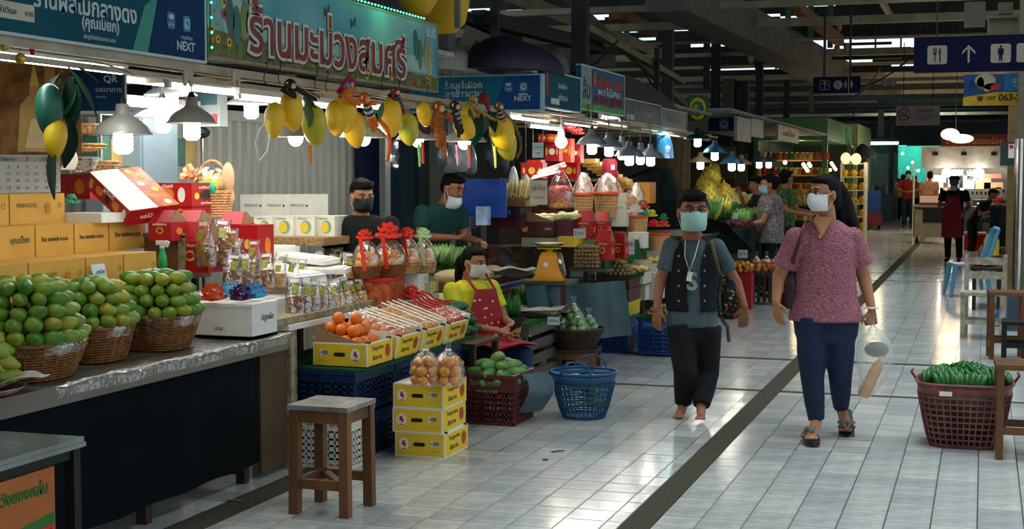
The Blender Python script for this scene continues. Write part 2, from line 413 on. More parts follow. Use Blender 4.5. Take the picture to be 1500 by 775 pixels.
# ================================================================== PROTOTYPE MESHES
def mango_mesh(name,m,a=.058,b=.036,c=.033,tip=.25,n=12,k=9):
    mb=MB();rs=[]
    for i in range(k+1):
        ph=math.pi*(i/k-.5);q=max(math.cos(ph),.03);t=math.sin(ph)
        q2=q*(1-.16*t);off=tip*b*max(0,t)**2
        rs.append([Vector((a*t,b*q2*math.cos(2*math.pi*j/n)+off,c*q2*math.sin(2*math.pi*j/n))) for j in range(n)])
    mb.rings(rs,True,True)
    mb.tube([(-a*.96,0,0),(-a*1.06,0,0)],.004,5)
    return mb.mesh(name,m)
MG=[mango_mesh('mango',MATS[k],a=.056*s,b=.038*s,c=.036*s) for k,s in (('green_mango_skin',1),('green_mango_skin_deep',1.05),('yellowing_mango_skin',.95),('green_mango_skin',.9))]
def round_mesh(name,m,r=.035,n=12,k=8,dimple=True,sz=.93):
    mb=MB();prof=[]
    for i in range(k+1):
        ph=math.pi*(i/k-.5);prof.append((max(.001,r*math.cos(ph)),r*sz*math.sin(ph)-(.12*r if dimple and i == k else 0)))
    mb.lathe(prof,n=n);mb.mi=0
    return mb.mesh(name,m)
OR=round_mesh('orange',ORANGE,.037)
OR2=round_mesh('tangerine',mat('tangerine_peel',srgb('#e39a24'),.38,scale=5,col2=srgb('#d9801c'),bump=.2,bscale=200),.031)
def put(me,name,label,cat,loc,rot=None,group=None,scale=1,parent=None):
    o=bpy.data.objects.new(name,me);C.objects.link(o);o.location=loc
    if rot: o.rotation_euler=rot
    if scale != 1: o.scale=(scale,)*3 if not isinstance(scale,tuple) else scale
    tag(o,label,cat,group);return o
def heap(c,rx,ry,layers,pitch,hz,fn,shrink=.62,jit=.12,inner=True):
    """stacked rings of fruit: fn(location, angle, layer)"""
    cx,cy,cz=c
    for l in range(layers):
        f_=1-l/layers*shrink;x_,y_=rx*f_,ry*f_;z=cz+l*hz
        rings_=1 if (inner and l < layers-1) else 3
        for q in range(rings_):
            x2,y2=x_-q*pitch*.9,y_-q*pitch*.9
            if x2 < pitch*.3 or y2 < pitch*.3:
                if q and l == layers-1: fn(Vector((cx,cy,z+hz*.4)),random.uniform(0,6),l)
                break
            n=max(3,int(math.pi*(x2+y2)/pitch));o=random.random()
            for k in range(n):
                t=2*math.pi*(k+o)/n
                fn(Vector((cx+x2*math.cos(t)+random.uniform(-jit,jit)*pitch*.3,cy+y2*math.sin(t)+random.uniform(-jit,jit)*pitch*.3,z+random.uniform(-.1,.1)*hz+q*hz*.25)),t,l)
def wicker(name,rt,rb,h,m,rows=14,stakes=22,sx=1,sy=1,rim=.012,tw=.006,square=False,flat=False,gap=1.0):
    """woven basket: base, stakes and separate weave rows joined as one weave part"""
    def ringp(t,z,r,k=0,n=44,amp=.0):
        pts=[]
        for a in range(n):
            th=2*math.pi*a/n;rr=r+amp*(1 if (a+k) % 2 else -1)
            if square:
                e=3.2;d_=(abs(math.cos(th))**e+abs(math.sin(th))**e)**(-1/e);rr *= d_*.93
            pts.append((rr*math.cos(th)*sx,rr*math.sin(th)*sy,z))
        return pts
    rad=lambda t: rb+(rt-rb)*(t**.8)
    wv=MB()
    for i in range(rows):
        t=(i+.5)/rows;pts=ringp(t,h*t,rad(t),i,2*stakes,tw*.45)
        wv.tube(pts,h/rows*.5*gap,4,closed=True)
    st=MB()
    for a in range(stakes):
        th=2*math.pi*a/stakes
        def q(t):
            r_=rad(t)
            if square:
                e=3.2;r_ *= (abs(math.cos(th))**e+abs(math.sin(th))**e)**(-1/e)*.93
            return (r_*math.cos(th)*sx,r_*math.sin(th)*sy,h*t)
        st.tube([q(0),q(.5),q(1)],tw,4)
    rm=MB();rm.tube(ringp(1,h,rt,0,44),rim,6,closed=True);rm.tube(ringp(1,h-.02,rt*.99,0,44),rim*.6,5,closed=True)
    bs=MB();p=ringp(0,0,rb*.98,0,24);bs.prism([(a,b) for a,b,_ in p],.006)
    return wv,st,rm,bs
def basket(label,cat,loc,rt,rb,h,m=WICKER,group=None,rz=0,name='wicker_basket',**k):
    t=thing(name,label,cat,loc,rz,group);wv,st,rm,bs=wicker(name,rt,rb,h,m,**k)
    wv.build('weave',m,t);st.build('stakes',m,t);rm.build('rim',m,t);bs.build('base',m,t);return t
def crate(name,label,loc,w,d,h,m,rz=0,group=None,rows=5,colsn=12,lett=None,lm=None,band=.35,taper=.94,cat='crate',ls=.05,solid=False):
    """slotted plastic crate: four walls of slats and bars with a plain band above, rim and floor"""
    t=thing(name,label,cat,loc,rz,group)
    def wall(L_,nm,at_,rot):
        b=MB();hb=h*(1-band);th=.008
        b.bb(-L_/2,L_/2,-th,0,hb,h)
        if solid: b.bb(-L_/2*taper,L_/2*taper,-th,0,0,hb)
        else:
            b.bb(-L_/2*taper,L_/2*taper,-th,0,0,h*.08)
            n=max(3,int(colsn*L_/w))
            for i in range(n+1):
                x_=-L_/2*.97+L_*.97*i/n;ww=L_/n*.24 if i % 3 else L_/n*.4
                b.bb(x_-ww,x_+ww,-th,0,h*.06,hb+.01)
            for j in range(1,rows):
                z=h*.06+(hb-h*.06)*j/rows;b.bb(-L_/2*.97,L_/2*.97,-th,0,z-.006,z+.006)
        b.build('side_panel',m,t,at_,rot)
    wall(w,'a',(0,-d/2+.008,0),None);wall(w,'b',(0,d/2,0),None)
    wall(d,'c',(w/2,0,0),(0,0,math.pi/2));wall(d,'d',(-w/2+.008,0,0),(0,0,math.pi/2))
    b=MB();r_=.012
    b.bb(-w/2-r_,w/2+r_,-d/2-r_,-d/2+r_,h-.015,h+.01);b.bb(-w/2-r_,w/2+r_,d/2-r_,d/2+r_,h-.015,h+.01)
    b.bb(-w/2-r_,-w/2+r_,-d/2+r_,d/2-r_,h-.015,h+.01);b.bb(w/2-r_,w/2+r_,-d/2+r_,d/2-r_,h-.015,h+.01)
    b.build('rim',m,t)
    b=MB();b.bb(-w/2*.94,w/2*.94,-d/2*.94,d/2*.94,.005,.015);b.build('base',m,t)
    if lett:
        for s_,x_,z_,kk in lett: text(s_,kk,lm or SIGNW,t,(x_,-d/2-.003,z_),FY)
    return t
def closed_box(name,label,cat,loc,sx,sy,sz,m,rz=0,group=None,rot=None,fronts=(),tape=None,seam=True):
    """cardboard carton with lid flaps slightly apart; loc is the base centre"""
    t=thing(name,label,cat,loc,rz,group,rot)
    b=MB();b.bb(-sx/2,sx/2,-sy/2,sy/2,0,sz-.003);b.build('carton_body',m,t)
    b=MB();b.bb(-sx/2,-.002,-sy/2,sy/2,sz-.003,sz);b.build('lid_flap',m,t)
    b=MB();b.bb(.002,sx/2,-sy/2,sy/2,sz-.003,sz);b.build('lid_flap',m,t)
    return t
def oval(rx,ry,n=14): return [(rx*math.cos(2*math.pi*a/n),ry*math.sin(2*math.pi*a/n)) for a in range(n)]
def rrect(w_,h_,r,n=3):
    p=[]
    for cx,cy,a0 in ((w_/2-r,h_/2-r,0),(-w_/2+r,h_/2-r,90),(-w_/2+r,-h_/2+r,180),(w_/2-r,-h_/2+r,270)):
        for i in range(n+1): t=R(a0+90*i/n);p.append((cx+r*math.cos(t),cy+r*math.sin(t)))
    return p
def decal(poly,m,parent,loc,rot=FX,name='printed_mark',h=.0012): 
    b=MB();b.prism(poly,h);return b.build(name,m,parent,loc,rot)
BAGM=FILM
def fruit_bag(label,loc,r,h,me,cat='bag',name='clear_bag',group=None,n=14,fl='fruit in the bag',fname='orange',gl='oranges in clear bags',kn=True,fr=.033,sx=1,sy=1):
    t=thing(name,label,cat,loc,random.uniform(0,3),group)
    prof=[(.02,.002),(r*.9,.012),(r*1.03,h*.35),(r*.95,h*.7),(r*.5,h*.92),(.018,h),(.012,h+.03),(.03,h+.07)]
    b=MB();b.lathe([(q*(1+.03*random.random()),z) for q,z in prof],n=18,sx=sx,sy=sy);b.build('film',FILM,t)
    if kn: b=MB();b.tube([(.016*math.cos(a/8*6.28),.016*math.sin(a/8*6.28),h+.005) for a in range(8)],.004,5,closed=True);b.build('tie',mat('bag_tie',(.8,.85,.85),.4),t)
    cnt=0;z=fr+.01
    M3=Matrix.Rotation(t.rotation_euler.z,3,'Z')
    while z < h*.86 and cnt < n:
        rr=(r*.95 if z < h*.6 else r*.95*(1-(z/h-.6)*1.6))-fr
        k=max(1,int(2*math.pi*max(rr,.01)/(fr*2.05)));o_=random.random()
        for i in range(k):
            if cnt >= n: break
            a=2*math.pi*(i+o_)/k
            p=M3@Vector((max(0,rr)*math.cos(a)*sx,max(0,rr)*math.sin(a)*sy,z))+Vector(loc)
            put(me if not isinstance(me,list) else random.choice(me),fname,fl,'fruit',p,(random.uniform(-1,1),random.uniform(-1,1),random.uniform(0,6)),gl);cnt += 1
        z += fr*1.62
    return t
# ================================================================== MANGO STALL (nearest, left)
# foreground steel-topped table and orange carton
t=thing('steel_table','low table with a worn steel top at the bottom left corner','table',(-3.42,4.0,0))
b=MB();b.bb(-.22,.34,-.5,.36,.605,.625);b.bb(-.22,.345,-.5,.365,.59,.606);b.build('tabletop',mat('worn_steel_top',srgb('#8c948c'),.3,.5,scale=5,var=.3),t)
for sx_,sy_ in ((.31,.33),(.31,-.46),(-.19,.33),(-.19,-.46)):
    b=MB();b.bb(sx_-.02,sx_+.02,sy_-.02,sy_+.02,0,.59);b.build('leg',BLACK,t)
b=MB();b.bb(.29,.32,-.46,.33,.55,.59);b.bb(-.2,.32,.32,.34,.55,.59);b.build('apron',BLACK,t)
b=MB();b.bb(-.21,.30,-.48,.34,.19,.21);b.build('lower_shelf',BLACK,t)
t=thing('orange_carton','orange and green printed fruit carton under the steel-topped table','box',(-3.30,3.95,.215))
OC=mat('orange_card',srgb('#b8672c'),.7,scale=7,var=.15)
b=MB();b.bb(-.2,.2,-.32,.26,0,.33);b.build('carton_body',OC,t)
decal([(-.31,0),(.255,0),(.255,.17),(-.31,.11)],cm('#2c6a2a'),t,(.2,0,.0),FX,'green_panel')
text('ระวังของหล่น',.05,cm('#2c6a2a'),t,(.202,.07,.27),FX,width=.30,bold=.0012)
text('ส้มเนื้อทอง',.07,cm('#d8332a'),t,(.203,.1,.115),FX,width=.3,bold=.004)
decal(oval(.05,.045),cm('#e88a1e'),t,(.2015,.14,.05),FX,'orange_picture')
# counter
CT=.73
t=thing('mango_counter','long wooden market counter with a dark cloth front, under the mango baskets','counter',(-3.5,5.3,0))
PL=mat('worn_plank',srgb('#6d675c'),.45,scale=5,var=.3,stretch=(1,.15,1),bump=.2)
for k in range(6):
    b=MB();b.bb(-.16*k-.157,-.16*k,-1.6,1.54,CT-.03,CT);b.build('plank',PL,t,(0,0,random.uniform(-.001,0)))
b=MB();b.bb(-.03,0.0,-1.6,1.56,CT-.08,CT-.03);b.build('edge_rail',PL,t)
b=MB()
b.sheet(lambda u,v: (-.03-.012*math.sin(u*34)*(1-v),-1.5+u*2.78+.06*(1-v)*u,.09+v*.57),60,6);b.build('front_cloth',DARK,t)
for y_ in (-1.4,.2,1.1):
    b=MB();b.bb(-.1,-.05,y_-.025,y_+.025,0,CT-.03);b.build('leg',WOODD,t)
    b=MB();b.bb(-.95,-.9,y_-.025,y_+.025,0,CT-.03);b.build('leg',WOODD,t)
b=MB();b.bb(-.5,-.09,1.06,1.1,.05,.1);b.build('stretcher',WOODD,t)
b=MB();b.bb(-.04,.005,1.49,1.535,0,CT-.03);b.build('leg',CREAMP,t)
b=MB();b.bb(-.035,-.02,1.2,1.5,.03,CT-.05);b.build('side_board',mat('brown_board',srgb('#4f3c25'),.7,scale=3,var=.2),t)
# plastic film over the counter edge
b=MB();b.sheet(lambda u,v: ((-.62+.64*min(1,v/.9))+.006*math.sin(u*40+v*9),-.55+u*2.08,CT+.004+.004*math.sin(u*23+v*12)*math.sin(v*8)-(.05*max(0,v-.9)/.1)),60,18)
o=b.build('plastic_sheet',FILM,None,(-3.5,5.3,0));tag(o,'wrinkled clear plastic sheet over the mango counter edge','sheet')
# paper lined tray with long mangoes
def tray():
    p=at(38,553,Z=CT+.02);t=thing('enamel_tray','round red-and-white tray lined with paper at the left end of the counter','tray',(-3.66,4.47,CT))
    b=MB();b.lathe([(.10,0),(.17,.012),(.2,.035),(.205,.036),(.17,.016),(.1,.006)],n=28);b.build('tray_dish',mat('enamel_red_white',srgb('#c9bdb0'),.35,scale=25,col2=srgb('#a02a2c')),t)
    b=MB();b.sheet(lambda u,v: ((u-.5)*.42,(v-.5)*.42,.036+.02*abs(math.sin(u*9+v*4))+(.02 if max(abs(u-.5),abs(v-.5)) > .42 else 0)),14,14);b.build('paper_liner',mat('newsprint',srgb('#c8bfb0'),.8,scale=25,var=.2),t)
    me=[mango_mesh('long_mango',MATS[k],a=.07,b=.033,c=.03,tip=.5) for k in ('green_mango_skin','yellowing_mango_skin')]
    for l,(n,r_) in enumerate(((11,.13),(9,.12),(8,.10),(5,.06),(1,0))):
        for k in range(n):
            a=2*math.pi*(k+.5*l)/n
            put(me[(k+l) % 2],'mango','long pale green mango heaped on the paper-lined tray','mango',(-3.66+r_*math.cos(a),4.47+r_*math.sin(a),CT+.085+l*.047),(random.uniform(-.2,.2),.3,a),'mangoes on the paper-lined tray')
tray()
# three wicker baskets of green mangoes
BK=[(-3.76,4.93,.235,.17,.15,4,'wide wicker basket heaped with green mangoes, nearest of the three','green mango heaped in the nearest and fullest wicker basket','mangoes in the nearest wicker basket'),
      (-3.84,5.50,.185,.14,.155,3,'square-bottomed wicker basket of green mangoes, middle of the three','green mango heaped in the middle wicker basket','mangoes in the middle wicker basket'),
      (-3.80,5.98,.20,.145,.16,3,'dark wicker basket of yellowing mangoes beside the white foam box','green and yellow mango heaped in the wicker basket next to the foam box','mangoes in the wicker basket by the foam box')]
for (x,y,rt,rb,h,nl,lb,ml,gl) in BK:
    b_=basket(lb,'basket',(x,y,CT+.005),rt,rb,h,square=True,rows=13,stakes=20,rim=.008)
    m_=MB();n=44
    rs=[]
    for q,z in ((rt*1.0,h-.04),(rt*1.03,h-.01),(rt*1.045,h+.012),(rt*.9,h+.004)):
        rs.append([Vector((q*math.cos(6.283*a/n)*(1+.01*math.sin(a*5)),q*math.sin(6.283*a/n)*(1+.01*math.cos(a*7)),z+.005*math.sin(a*3.1))) for a in range(n)])
    m_.rings(rs,False);m_.build('film_collar',FILM2,b_)
    # folded paper layer peeping between fruit
    m_=MB();m_.prism(oval(rt*.93,rt*.93,26),.004,(0,0,h-.01));m_.build('paper_layer',MATS['newsprint'],b_)
    def fn(p,a,l,ml=ml,gl=gl,nl=nl,x=x):
        o=put(MG[random.choice((0,0,1,3,2)) if x != -3.80 else random.choice((0,2,2,1))],'mango',ml,'mango',p,(random.uniform(-.3,.3),random.uniform(-.25,.1),a+random.uniform(-.3,.3)),gl,random.uniform(.84,.98))
    heap((x,y,CT+h+.035),rt*.93,rt*.93,nl+1,.072,.05,fn,shrink=.45)
# white foam box with ribbon bows
t=thing('foam_box','white foam box with handwritten marks at the right end of the mango counter','box',(-3.70,6.57,CT+.005),.0)
b=MB();w_,d_,h_=.34,.27,.165
b.bb(-w_/2,w_/2,-d_/2,-d_/2+.02,0,h_);b.bb(-w_/2,w_/2,d_/2-.02,d_/2,0,h_);b.bb(-w_/2,-w_/2+.02,-d_/2+.02,d_/2-.02,0,h_);b.bb(w_/2-.02,w_/2,-d_/2+.02,d_/2-.02,0,h_);b.bb(-w_/2,w_/2,-d_/2,d_/2,0,.015)
b.build('box_body',FOAM,t)
b=MB();b.bb(-w_/2-.006,w_/2+.006,-d_/2-.006,d_/2+.006,h_,h_+.016);b.build('lid',FOAM,t)
text('ปลูกผัก',.04,cm('#2b3350'),t,(.171,.03,.1),FX,width=.13);text('รวม',.03,cm('#b8433a'),t,(-.02,-.137,.05),FY)
def bow(label,loc,col,s=1,n=9,cat='bow',name='ribbon_bow',group=None):
    t=thing(name,label,cat,loc,random.random(),group);m=cm(col,.3)
    for k in range(n):
        a=2*math.pi*k/n;el=(.2,.7,1.15)[k % 3]+.1*math.sin(k);b=MB();r_=.05*s
        pts=[]
        for i in range(9):
            u=i/8*math.pi*2;rr=r_*(.5-.5*math.cos(u));pts.append((rr*math.cos(el),r_*.45*math.sin(u),rr*math.sin(el)+.01))
        M_=Matrix.Rotation(a,3,'Z');up=Vector((0,0,.006*s))
        P_=[M_@Vector(p) for p in pts];b.add([p-up for p in P_]+[p+up for p in P_],[(i,i+1,i+10,i+9) for i in range(8)]);b.build('loop',m,t)
    b=MB();b.ell((0,0,.015*s),.012*s,8,6);b.build('knot',m,t);return t
fz=CT+.195
bow('glossy light blue ribbon bow on the foam box',(-3.63,6.64,fz),'#3d9ccc',1.5,11)
bow('dark purple ribbon bow on the foam box',(-3.63,6.50,fz),'#4a1d4f',1.5,9)
bow('second light blue ribbon bow behind the first on the foam box',(-3.78,6.66,fz),'#62b4dd',1.5,10)
bow('orange-red crinkled ribbon bow at the left of the foam box',(-3.76,6.44,fz),'#e0532c',1.6,11)
# tiers of kraft mango boxes
t=thing('display_bench','low wooden bench carrying the kraft mango boxes behind the baskets','bench',(-4.32,5.4,CT))
b=MB();b.bb(-.36,.2,-.95,.98,.24,.27);b.build('bench_top',WOODH,t)
for sx_ in (-.33,.17):
    for sy_ in (-.9,.93): b=MB();b.bb(sx_-.02,sx_+.02,sy_-.02,sy_+.02,0,.24);b.build('leg',WOODD,t)
def kraft(X,y0,y1,z,h,kind,lb,gp,d=.3):
    cy=(y0+y1)/2;w_=y1-y0-.006
    t=thing('kraft_box',lb,'box',(X-d/2,cy,z),0,gp)
    b=MB();b.bb(-d/2,d/2,-w_/2,w_/2,0,h-.004);b.build('carton_body',KRAFT,t)
    b=MB();b.bb(-d/2,d/2,-w_/2,-.0015,h-.004,h);b.build('lid_flap',KRAFT,t)
    b=MB();b.bb(-d/2,d/2,.0015,w_/2,h-.004,h);b.build('lid_flap',KRAFT,t)
    x=d/2+.0005
    if kind == 'M':
        text('MANGOES',.04,GINK,t,(x,-w_*.2,h*.62),FX,width=w_*.36)
        fl=MB()
        for k in range(11):
            a=2*math.pi*k/11;fl.prism([(0.008*math.cos(a+.5),.008*math.sin(a+.5)),(.036*math.cos(a),.036*math.sin(a)),(.008*math.cos(a-.5),.008*math.sin(a-.5))],.001,(0,0,0))
        fl.build('leaf_print',cm('#7a4a20'),t,(x,w_*.17,h*.5),FX);decal(oval(.014,.022),cm('#d8731c'),t,(x+.001,w_*.17,h*.52),FX,'mango_print')
    elif kind == 'T':
        text('ร้าน กลางดง อ.ต.ก.',.03,INK,t,(x,0,h*.55),FX,width=w_*.72,bold=.0006)
    elif kind == 'B': text('คุณเปี๊ยก',.05,GINK,t,(x,w_*.12,h*.55),FX,width=w_*.5,bold=.0008)
    if kind in 'MO':
        b=MB();b.tube([(.013*math.cos(a/14*6.28),.013*math.sin(a/14*6.28),0) for a in range(14)],.0016,4,closed=True);b.build('ring_print',GINK,t,(x,w_*.4,h*.6),FX)
    return t
def yX(px,X,py=350): return at(px,py,X=X).y
X1,X2,X3=-4.14,-4.40,-4.58
z1=CT+.27;h1=1.172-z1
for i,(a,b_,k) in enumerate(((-60,40,'M'),(41,124,'M'),(125,180,'O'),(181,229,'O'))):
    kraft(X1,yX(a,X1),yX(b_,X1),z1,h1,k,'kraft mango box in the bottom row, ' + ('at the left end','second from the left, stamped MANGOES','third from the left, with a ring mark','at the right end by the spray bottle')[i],'kraft mango boxes')
h2=.155
for i,(a,b_,k) in enumerate(((-70,-8,'T'),(-7,51,'B'),(52,108,'T'),(109,159,'T'),(160,214,'T'))):
    kraft(X2,yX(a,X2),yX(b_,X2),1.172,h2,k,'kraft cardboard box in the middle row, ' + ('cut off by the left edge of the photo','first full one on the left with green lettering','second from the left with black stamped lettering','third from the left with black stamped lettering','rightmost, with black stamped lettering')[i],'kraft mango boxes',.26)
for i,(a,b_,k) in enumerate(((-70,13,'O'),(14,95,'M'))):
    kraft(X3,yX(a,X3,300),yX(b_,X3,300),1.172+h2,.152,k,'kraft cardboard mango box in the top row, ' + ('at the left edge under the calendar','right one, stamped MANGOES with a flower print')[i],'kraft mango boxes',.24)
# handwritten card among the mangoes
t=thing('price_card','pale handwritten card leaning on the bottom row of kraft boxes','card',at(146,415,X=-4.1),rot=(0,0,0))
b=MB();b.box((0,0,.045),(.004,.11,.1),(0,-.25,0));b.build('card',mat('pale_card',srgb('#cfdde0'),.6,var=.03),t)
text('อกร่อง',.03,cm('#5a7f9c'),t,(.006,0,.06),(math.pi/2,0,math.pi/2),width=.07)
# ================================================================== MANGO STALL, UPPER PART
def depth(p): return (Vector(p)-Vector((0,0,CAMH))).dot(Vector(_fw))
def cpx(name,label,px0,px1,py0,py1,X,dy,m,group=None,cat='box',lid=True,z0=None,texts=(),m2=None,Z=None):
    """carton whose camera-facing front spans px0..px1, py0..py1 with its right front edge on plane X"""
    c=at(px1,py1,X=X) if Z is None else at(px1,py1,Z=Z);top=at(px1,py0,X=c.x).z;xl=at(px0,py1,Y=c.y).x;zb=c.z if z0 is None else z0
    w_=c.x-xl;h_=top-zb
    t=thing(name,label,cat,(c.x-w_/2,c.y+dy/2,zb),0,group)
    b=MB();b.bb(-w_/2,w_/2,-dy/2,dy/2,0,h_-.004);b.build('carton_body',m,t)
    if lid:
        b=MB();b.bb(-w_/2-.002,w_/2+.002,-dy/2-.002,-.001,h_-.004,h_);b.build('lid_flap',m2 or m,t)
        b=MB();b.bb(-w_/2-.002,w_/2+.002,.001,dy/2+.002,h_-.004,h_);b.build('lid_flap',m2 or m,t)
    for (s_,fx,fz,fw,tm_,face) in texts:
        if face == 'F': text(s_,h_*.2,tm_,t,(w_*fx,-dy/2-.001,h_*fz),FY,width=w_*fw)
        else: text(s_,h_*.2,tm_,t,(w_/2+.001,dy*fx,h_*fz),FX,width=dy*fw)
    t['wd']=w_;t['hd']=h_;t['dd']=dy
    return t,w_,dy,h_
def dots(t,w_,d_,h_,spec):
    for face,fx,fz,rx,rz_,m in spec:
        if face == 'F': decal(oval(rx*w_,rz_*h_),m,t,(w_*fx,-d_/2-.0005,h_*fz),FY)
        else: decal(oval(rx*d_,rz_*h_),m,t,(w_/2+.0005,d_*fx,h_*fz),FX)
OP=mat('orange_print',srgb('#e8831e'),.5,var=.1);YP=mat('yellow_print',srgb('#f0cf3c'),.5,var=.08);WPR=mat('white_print',srgb('#f2e9d8'),.5,var=.03)
def table(name,label,x0,x1,y0,y1,z,m=WOODH,legm=WOODD,th=.03,inset=.04,cat='table',cloth=None):
    cx,cy=(x0+x1)/2,(y0+y1)/2
    t=thing(name,label,cat,(cx,cy,0))
    b=MB();b.bb(x0-cx,x1-cx,y0-cy,y1-cy,z-th,z);b.build('tabletop',m,t)
    for sx_ in (x0-cx+inset,x1-cx-inset):
        for sy_ in (y0-cy+inset,y1-cy-inset):
            b=MB();b.bb(sx_-.02,sx_+.02,sy_-.02,sy_+.02,0,z-th);b.build('leg',legm,t)
    if cloth:
        b=MB();b.sheet(lambda u,v: (x1-cx-.006-.008*math.sin(u*50)*(1-v),y0-cy+(y1-y0)*u,.05+v*(z-th-.05)),50,4);b.build('front_cloth',cloth,t)
    return t
# table behind the counter that carries the snack bags and gift boxes
table('snack_table','white-topped table under the bagged dried fruit',-4.55,-3.56,6.90,8.15,.76,WHITEP)
b=MB();b.bb(-.43,.31,-.55,.55,0,.11)
o=b.build('white_platform',FOAM,None,(-4.1,7.52,.762));tag(o,'wide white foam platform behind the front row of snack bags','platform')
table('back_table','tall back table carrying the red gift cartons and white mango cartons',-5.35,-4.45,5.9,8.9,1.02,WHITEP)
zt=1.02
# red cartons
t,w_,d_,h_=cpx('red_gift_carton','red carton with yellow fruit prints, left of the peach ribbon basket',214,281,268,303,-4.5,.34,REDC,'red gift cartons')
dots(t,w_,d_,h_,[('F',-.05,.5,.17,.3,OP),('F',-.33,.6,.1,.2,YP),('F',.28,.5,.08,.32,WPR),('X',0,.5,.22,.2,INK),('X',-.33,.45,.08,.14,YP),('X',.33,.45,.08,.14,YP)])
text('เจี่ยหยี',.03,WPR,t,(-w_*.02,-d_/2-.001,h_*.88),FY);text('ผลไม้มงคล',.02,WPR,t,(w_/2+.001,0,h_*.82),FX,width=d_*.5);text('สุขสันต์',.02,WPR,t,(w_/2+.001,0,h_*.14),FX,width=d_*.4)
for i,(a,b0,c0,d0,XX,lb) in enumerate(((210,280,304,312,-4.5,'flat red carton directly under the fruit-printed red carton'),(82,132,255,292,-4.85,'red carton behind the tilted red box, next to the calendar'),)):
    t,w_,d_,h_=cpx('red_gift_carton',lb,a,b0,c0,d0,XX,.3,REDC,'red gift cartons')
    dots(t,w_,d_,h_,[('F',.2,.5,.14,.3,OP)])
# tilted red and white carton
r_ax,f_ax=Vector((.95,.31,0)),Vector((-.31,.95,0));Lx=(r_ax*.66-Vector((0,0,.5))-f_ax*.5).normalized();Wy=r_ax*.75+f_ax*.65;Wy=(Wy-Lx*Wy.dot(Lx)).normalized();Nz=Lx.cross(Wy)
t=thing('tilted_carton','large red fruit carton with a white lid, tilted towards the aisle','box',at(195,284,X=-4.42),rot=Matrix((Lx,Wy,Nz)).transposed().to_euler())
b=MB();b.bb(-.2,.2,-.16,.16,-.06,.035);b.build('carton_body',REDC,t)
b=MB();b.bb(-.2,.2,-.16,.02,.035,.039);b.build('lid_flap',WHC,t);b=MB();b.bb(-.2,.2,.023,.16,.035,.039);b.build('lid_flap',mat('gold_red_lid',srgb('#c8762c'),.4,scale=16,col2=srgb('#b8302a')),t)
for k in range(6): decal(oval(.022,.02),(YP,OP,WPR)[k % 3],t,(-.16+.064*k,.06+.05*(k % 2),.0392),(0,0,0),'fruit_print')
for k in range(5): decal(oval((.018,.034)[k % 2],(.03,.026)[k % 2]),(GOLD,OP,INK,OP,WPR)[k],t,(-.16+.08*k,-.1605,-.012),FY,'fruit_print')
text('ผลไม้มงคล',.03,WPR,t,(.2005,.0,-.01),FX,width=.16);text('สวัสดี',.03,WPR,t,(0,-.161,.02),FY,width=.1)
# gable-top red gift boxes in front
def gable(label,px,py,X,wpx,hpx,dy=.16,rz=0,group='red gable-top gift boxes',open_=True):
    p=at(px,py,X=X);k=depth(p)/FPX;w_=wpx*k;h_=hpx*k
    t=thing('gift_box',label,'box',p+Vector((0,0,0)),rz,group);hb=h_*.62
    b=MB();b.bb(-w_/2,w_/2,-dy/2,dy/2,0,hb);b.build('box_body',REDC,t)
    b=MB();b.add([(-w_/2,-dy/2,hb),(w_/2,-dy/2,hb),(w_/2*.8,-.012,h_),(-w_/2*.8,-.012,h_)],[(0,1,2,3)]);b.add([(-w_/2,dy/2,hb),(w_/2,dy/2,hb),(w_/2*.8,.012,h_),(-w_/2*.8,.012,h_)],[(0,3,2,1)])
    b.bb(-w_/2*.8,w_/2*.8,-.012,.012,h_-.004,h_);b.build('gable_lid',REDC,t)
    for sx_ in (-1,1):
        b=MB();b.add([(sx_*w_/2,-dy/2,hb),(sx_*w_/2,dy/2,hb),(sx_*w_*.42,.01,h_),(sx_*w_*.42,-.01,h_)],[(0,1,2,3) if sx_ > 0 else (3,2,1,0)]);b.build('gusset',CARDIN,t)
    decal(oval(w_*.16,h_*.11),GOLD,t,(0,-dy/2-.0005,hb*.55),FY,'round_print');decal(oval(w_*.1,h_*.07),REDC,t,(0,-dy/2-.001,hb*.55),FY,'round_print')
    text('ผลไม้มงคล',.02,WPR,t,(0,-dy/2-.001,hb*.9),FY,width=w_*.6)
    decal(oval(dy*.2,h_*.12),OP,t,(w_/2+.0005,0,hb*.5),FX,'round_print')
    decal(oval(w_*.2,h_*.09),GOLD,t,(0,-dy/2*.55,hb+(h_-hb)*.45),(math.atan2(h_-hb,dy/2),0,0),'fruit_print')
    return t
gable('red gable gift box left of the snack bags, above the spray bottle',246,352,-4.2,38,44);gable('second red gable gift box, in the corner under the red fruit-printed carton',285,350,-4.3,38,42)
gable('red gable gift box on the right, beside the white cartons',346,356,-4.25,40,46);gable('tall red gift box behind the first snack bags',290,398,-4.1,60,72)
t,w_,d_,h_=cpx('red_gift_carton','red carton with gold prints standing behind the first snack bags',318,378,330,392,-4.05,.2,REDC,'red gift cartons')
dots(t,w_,d_,h_,[('F',-.2,.5,.1,.14,GOLD),('F',.25,.55,.08,.12,GOLD),('X',.1,.5,.18,.2,OP)])
# wooden box end under the red boxes
t,w_,d_,h_=cpx('old_wooden_box','old wooden box with a chipped white frame behind the green spray bottle',212,268,345,410,-4.13,.3,WOODH,z0=.9 if False else None)
b=MB();b.bb(w_/2-.02,w_/2+.012,-d_/2-.012,-d_/2+.012,0,h_);b.bb(-w_/2,w_/2+.012,-d_/2-.012,-d_/2+.01,h_-.012,h_+.012);b.build('frame',CREAMP,t)
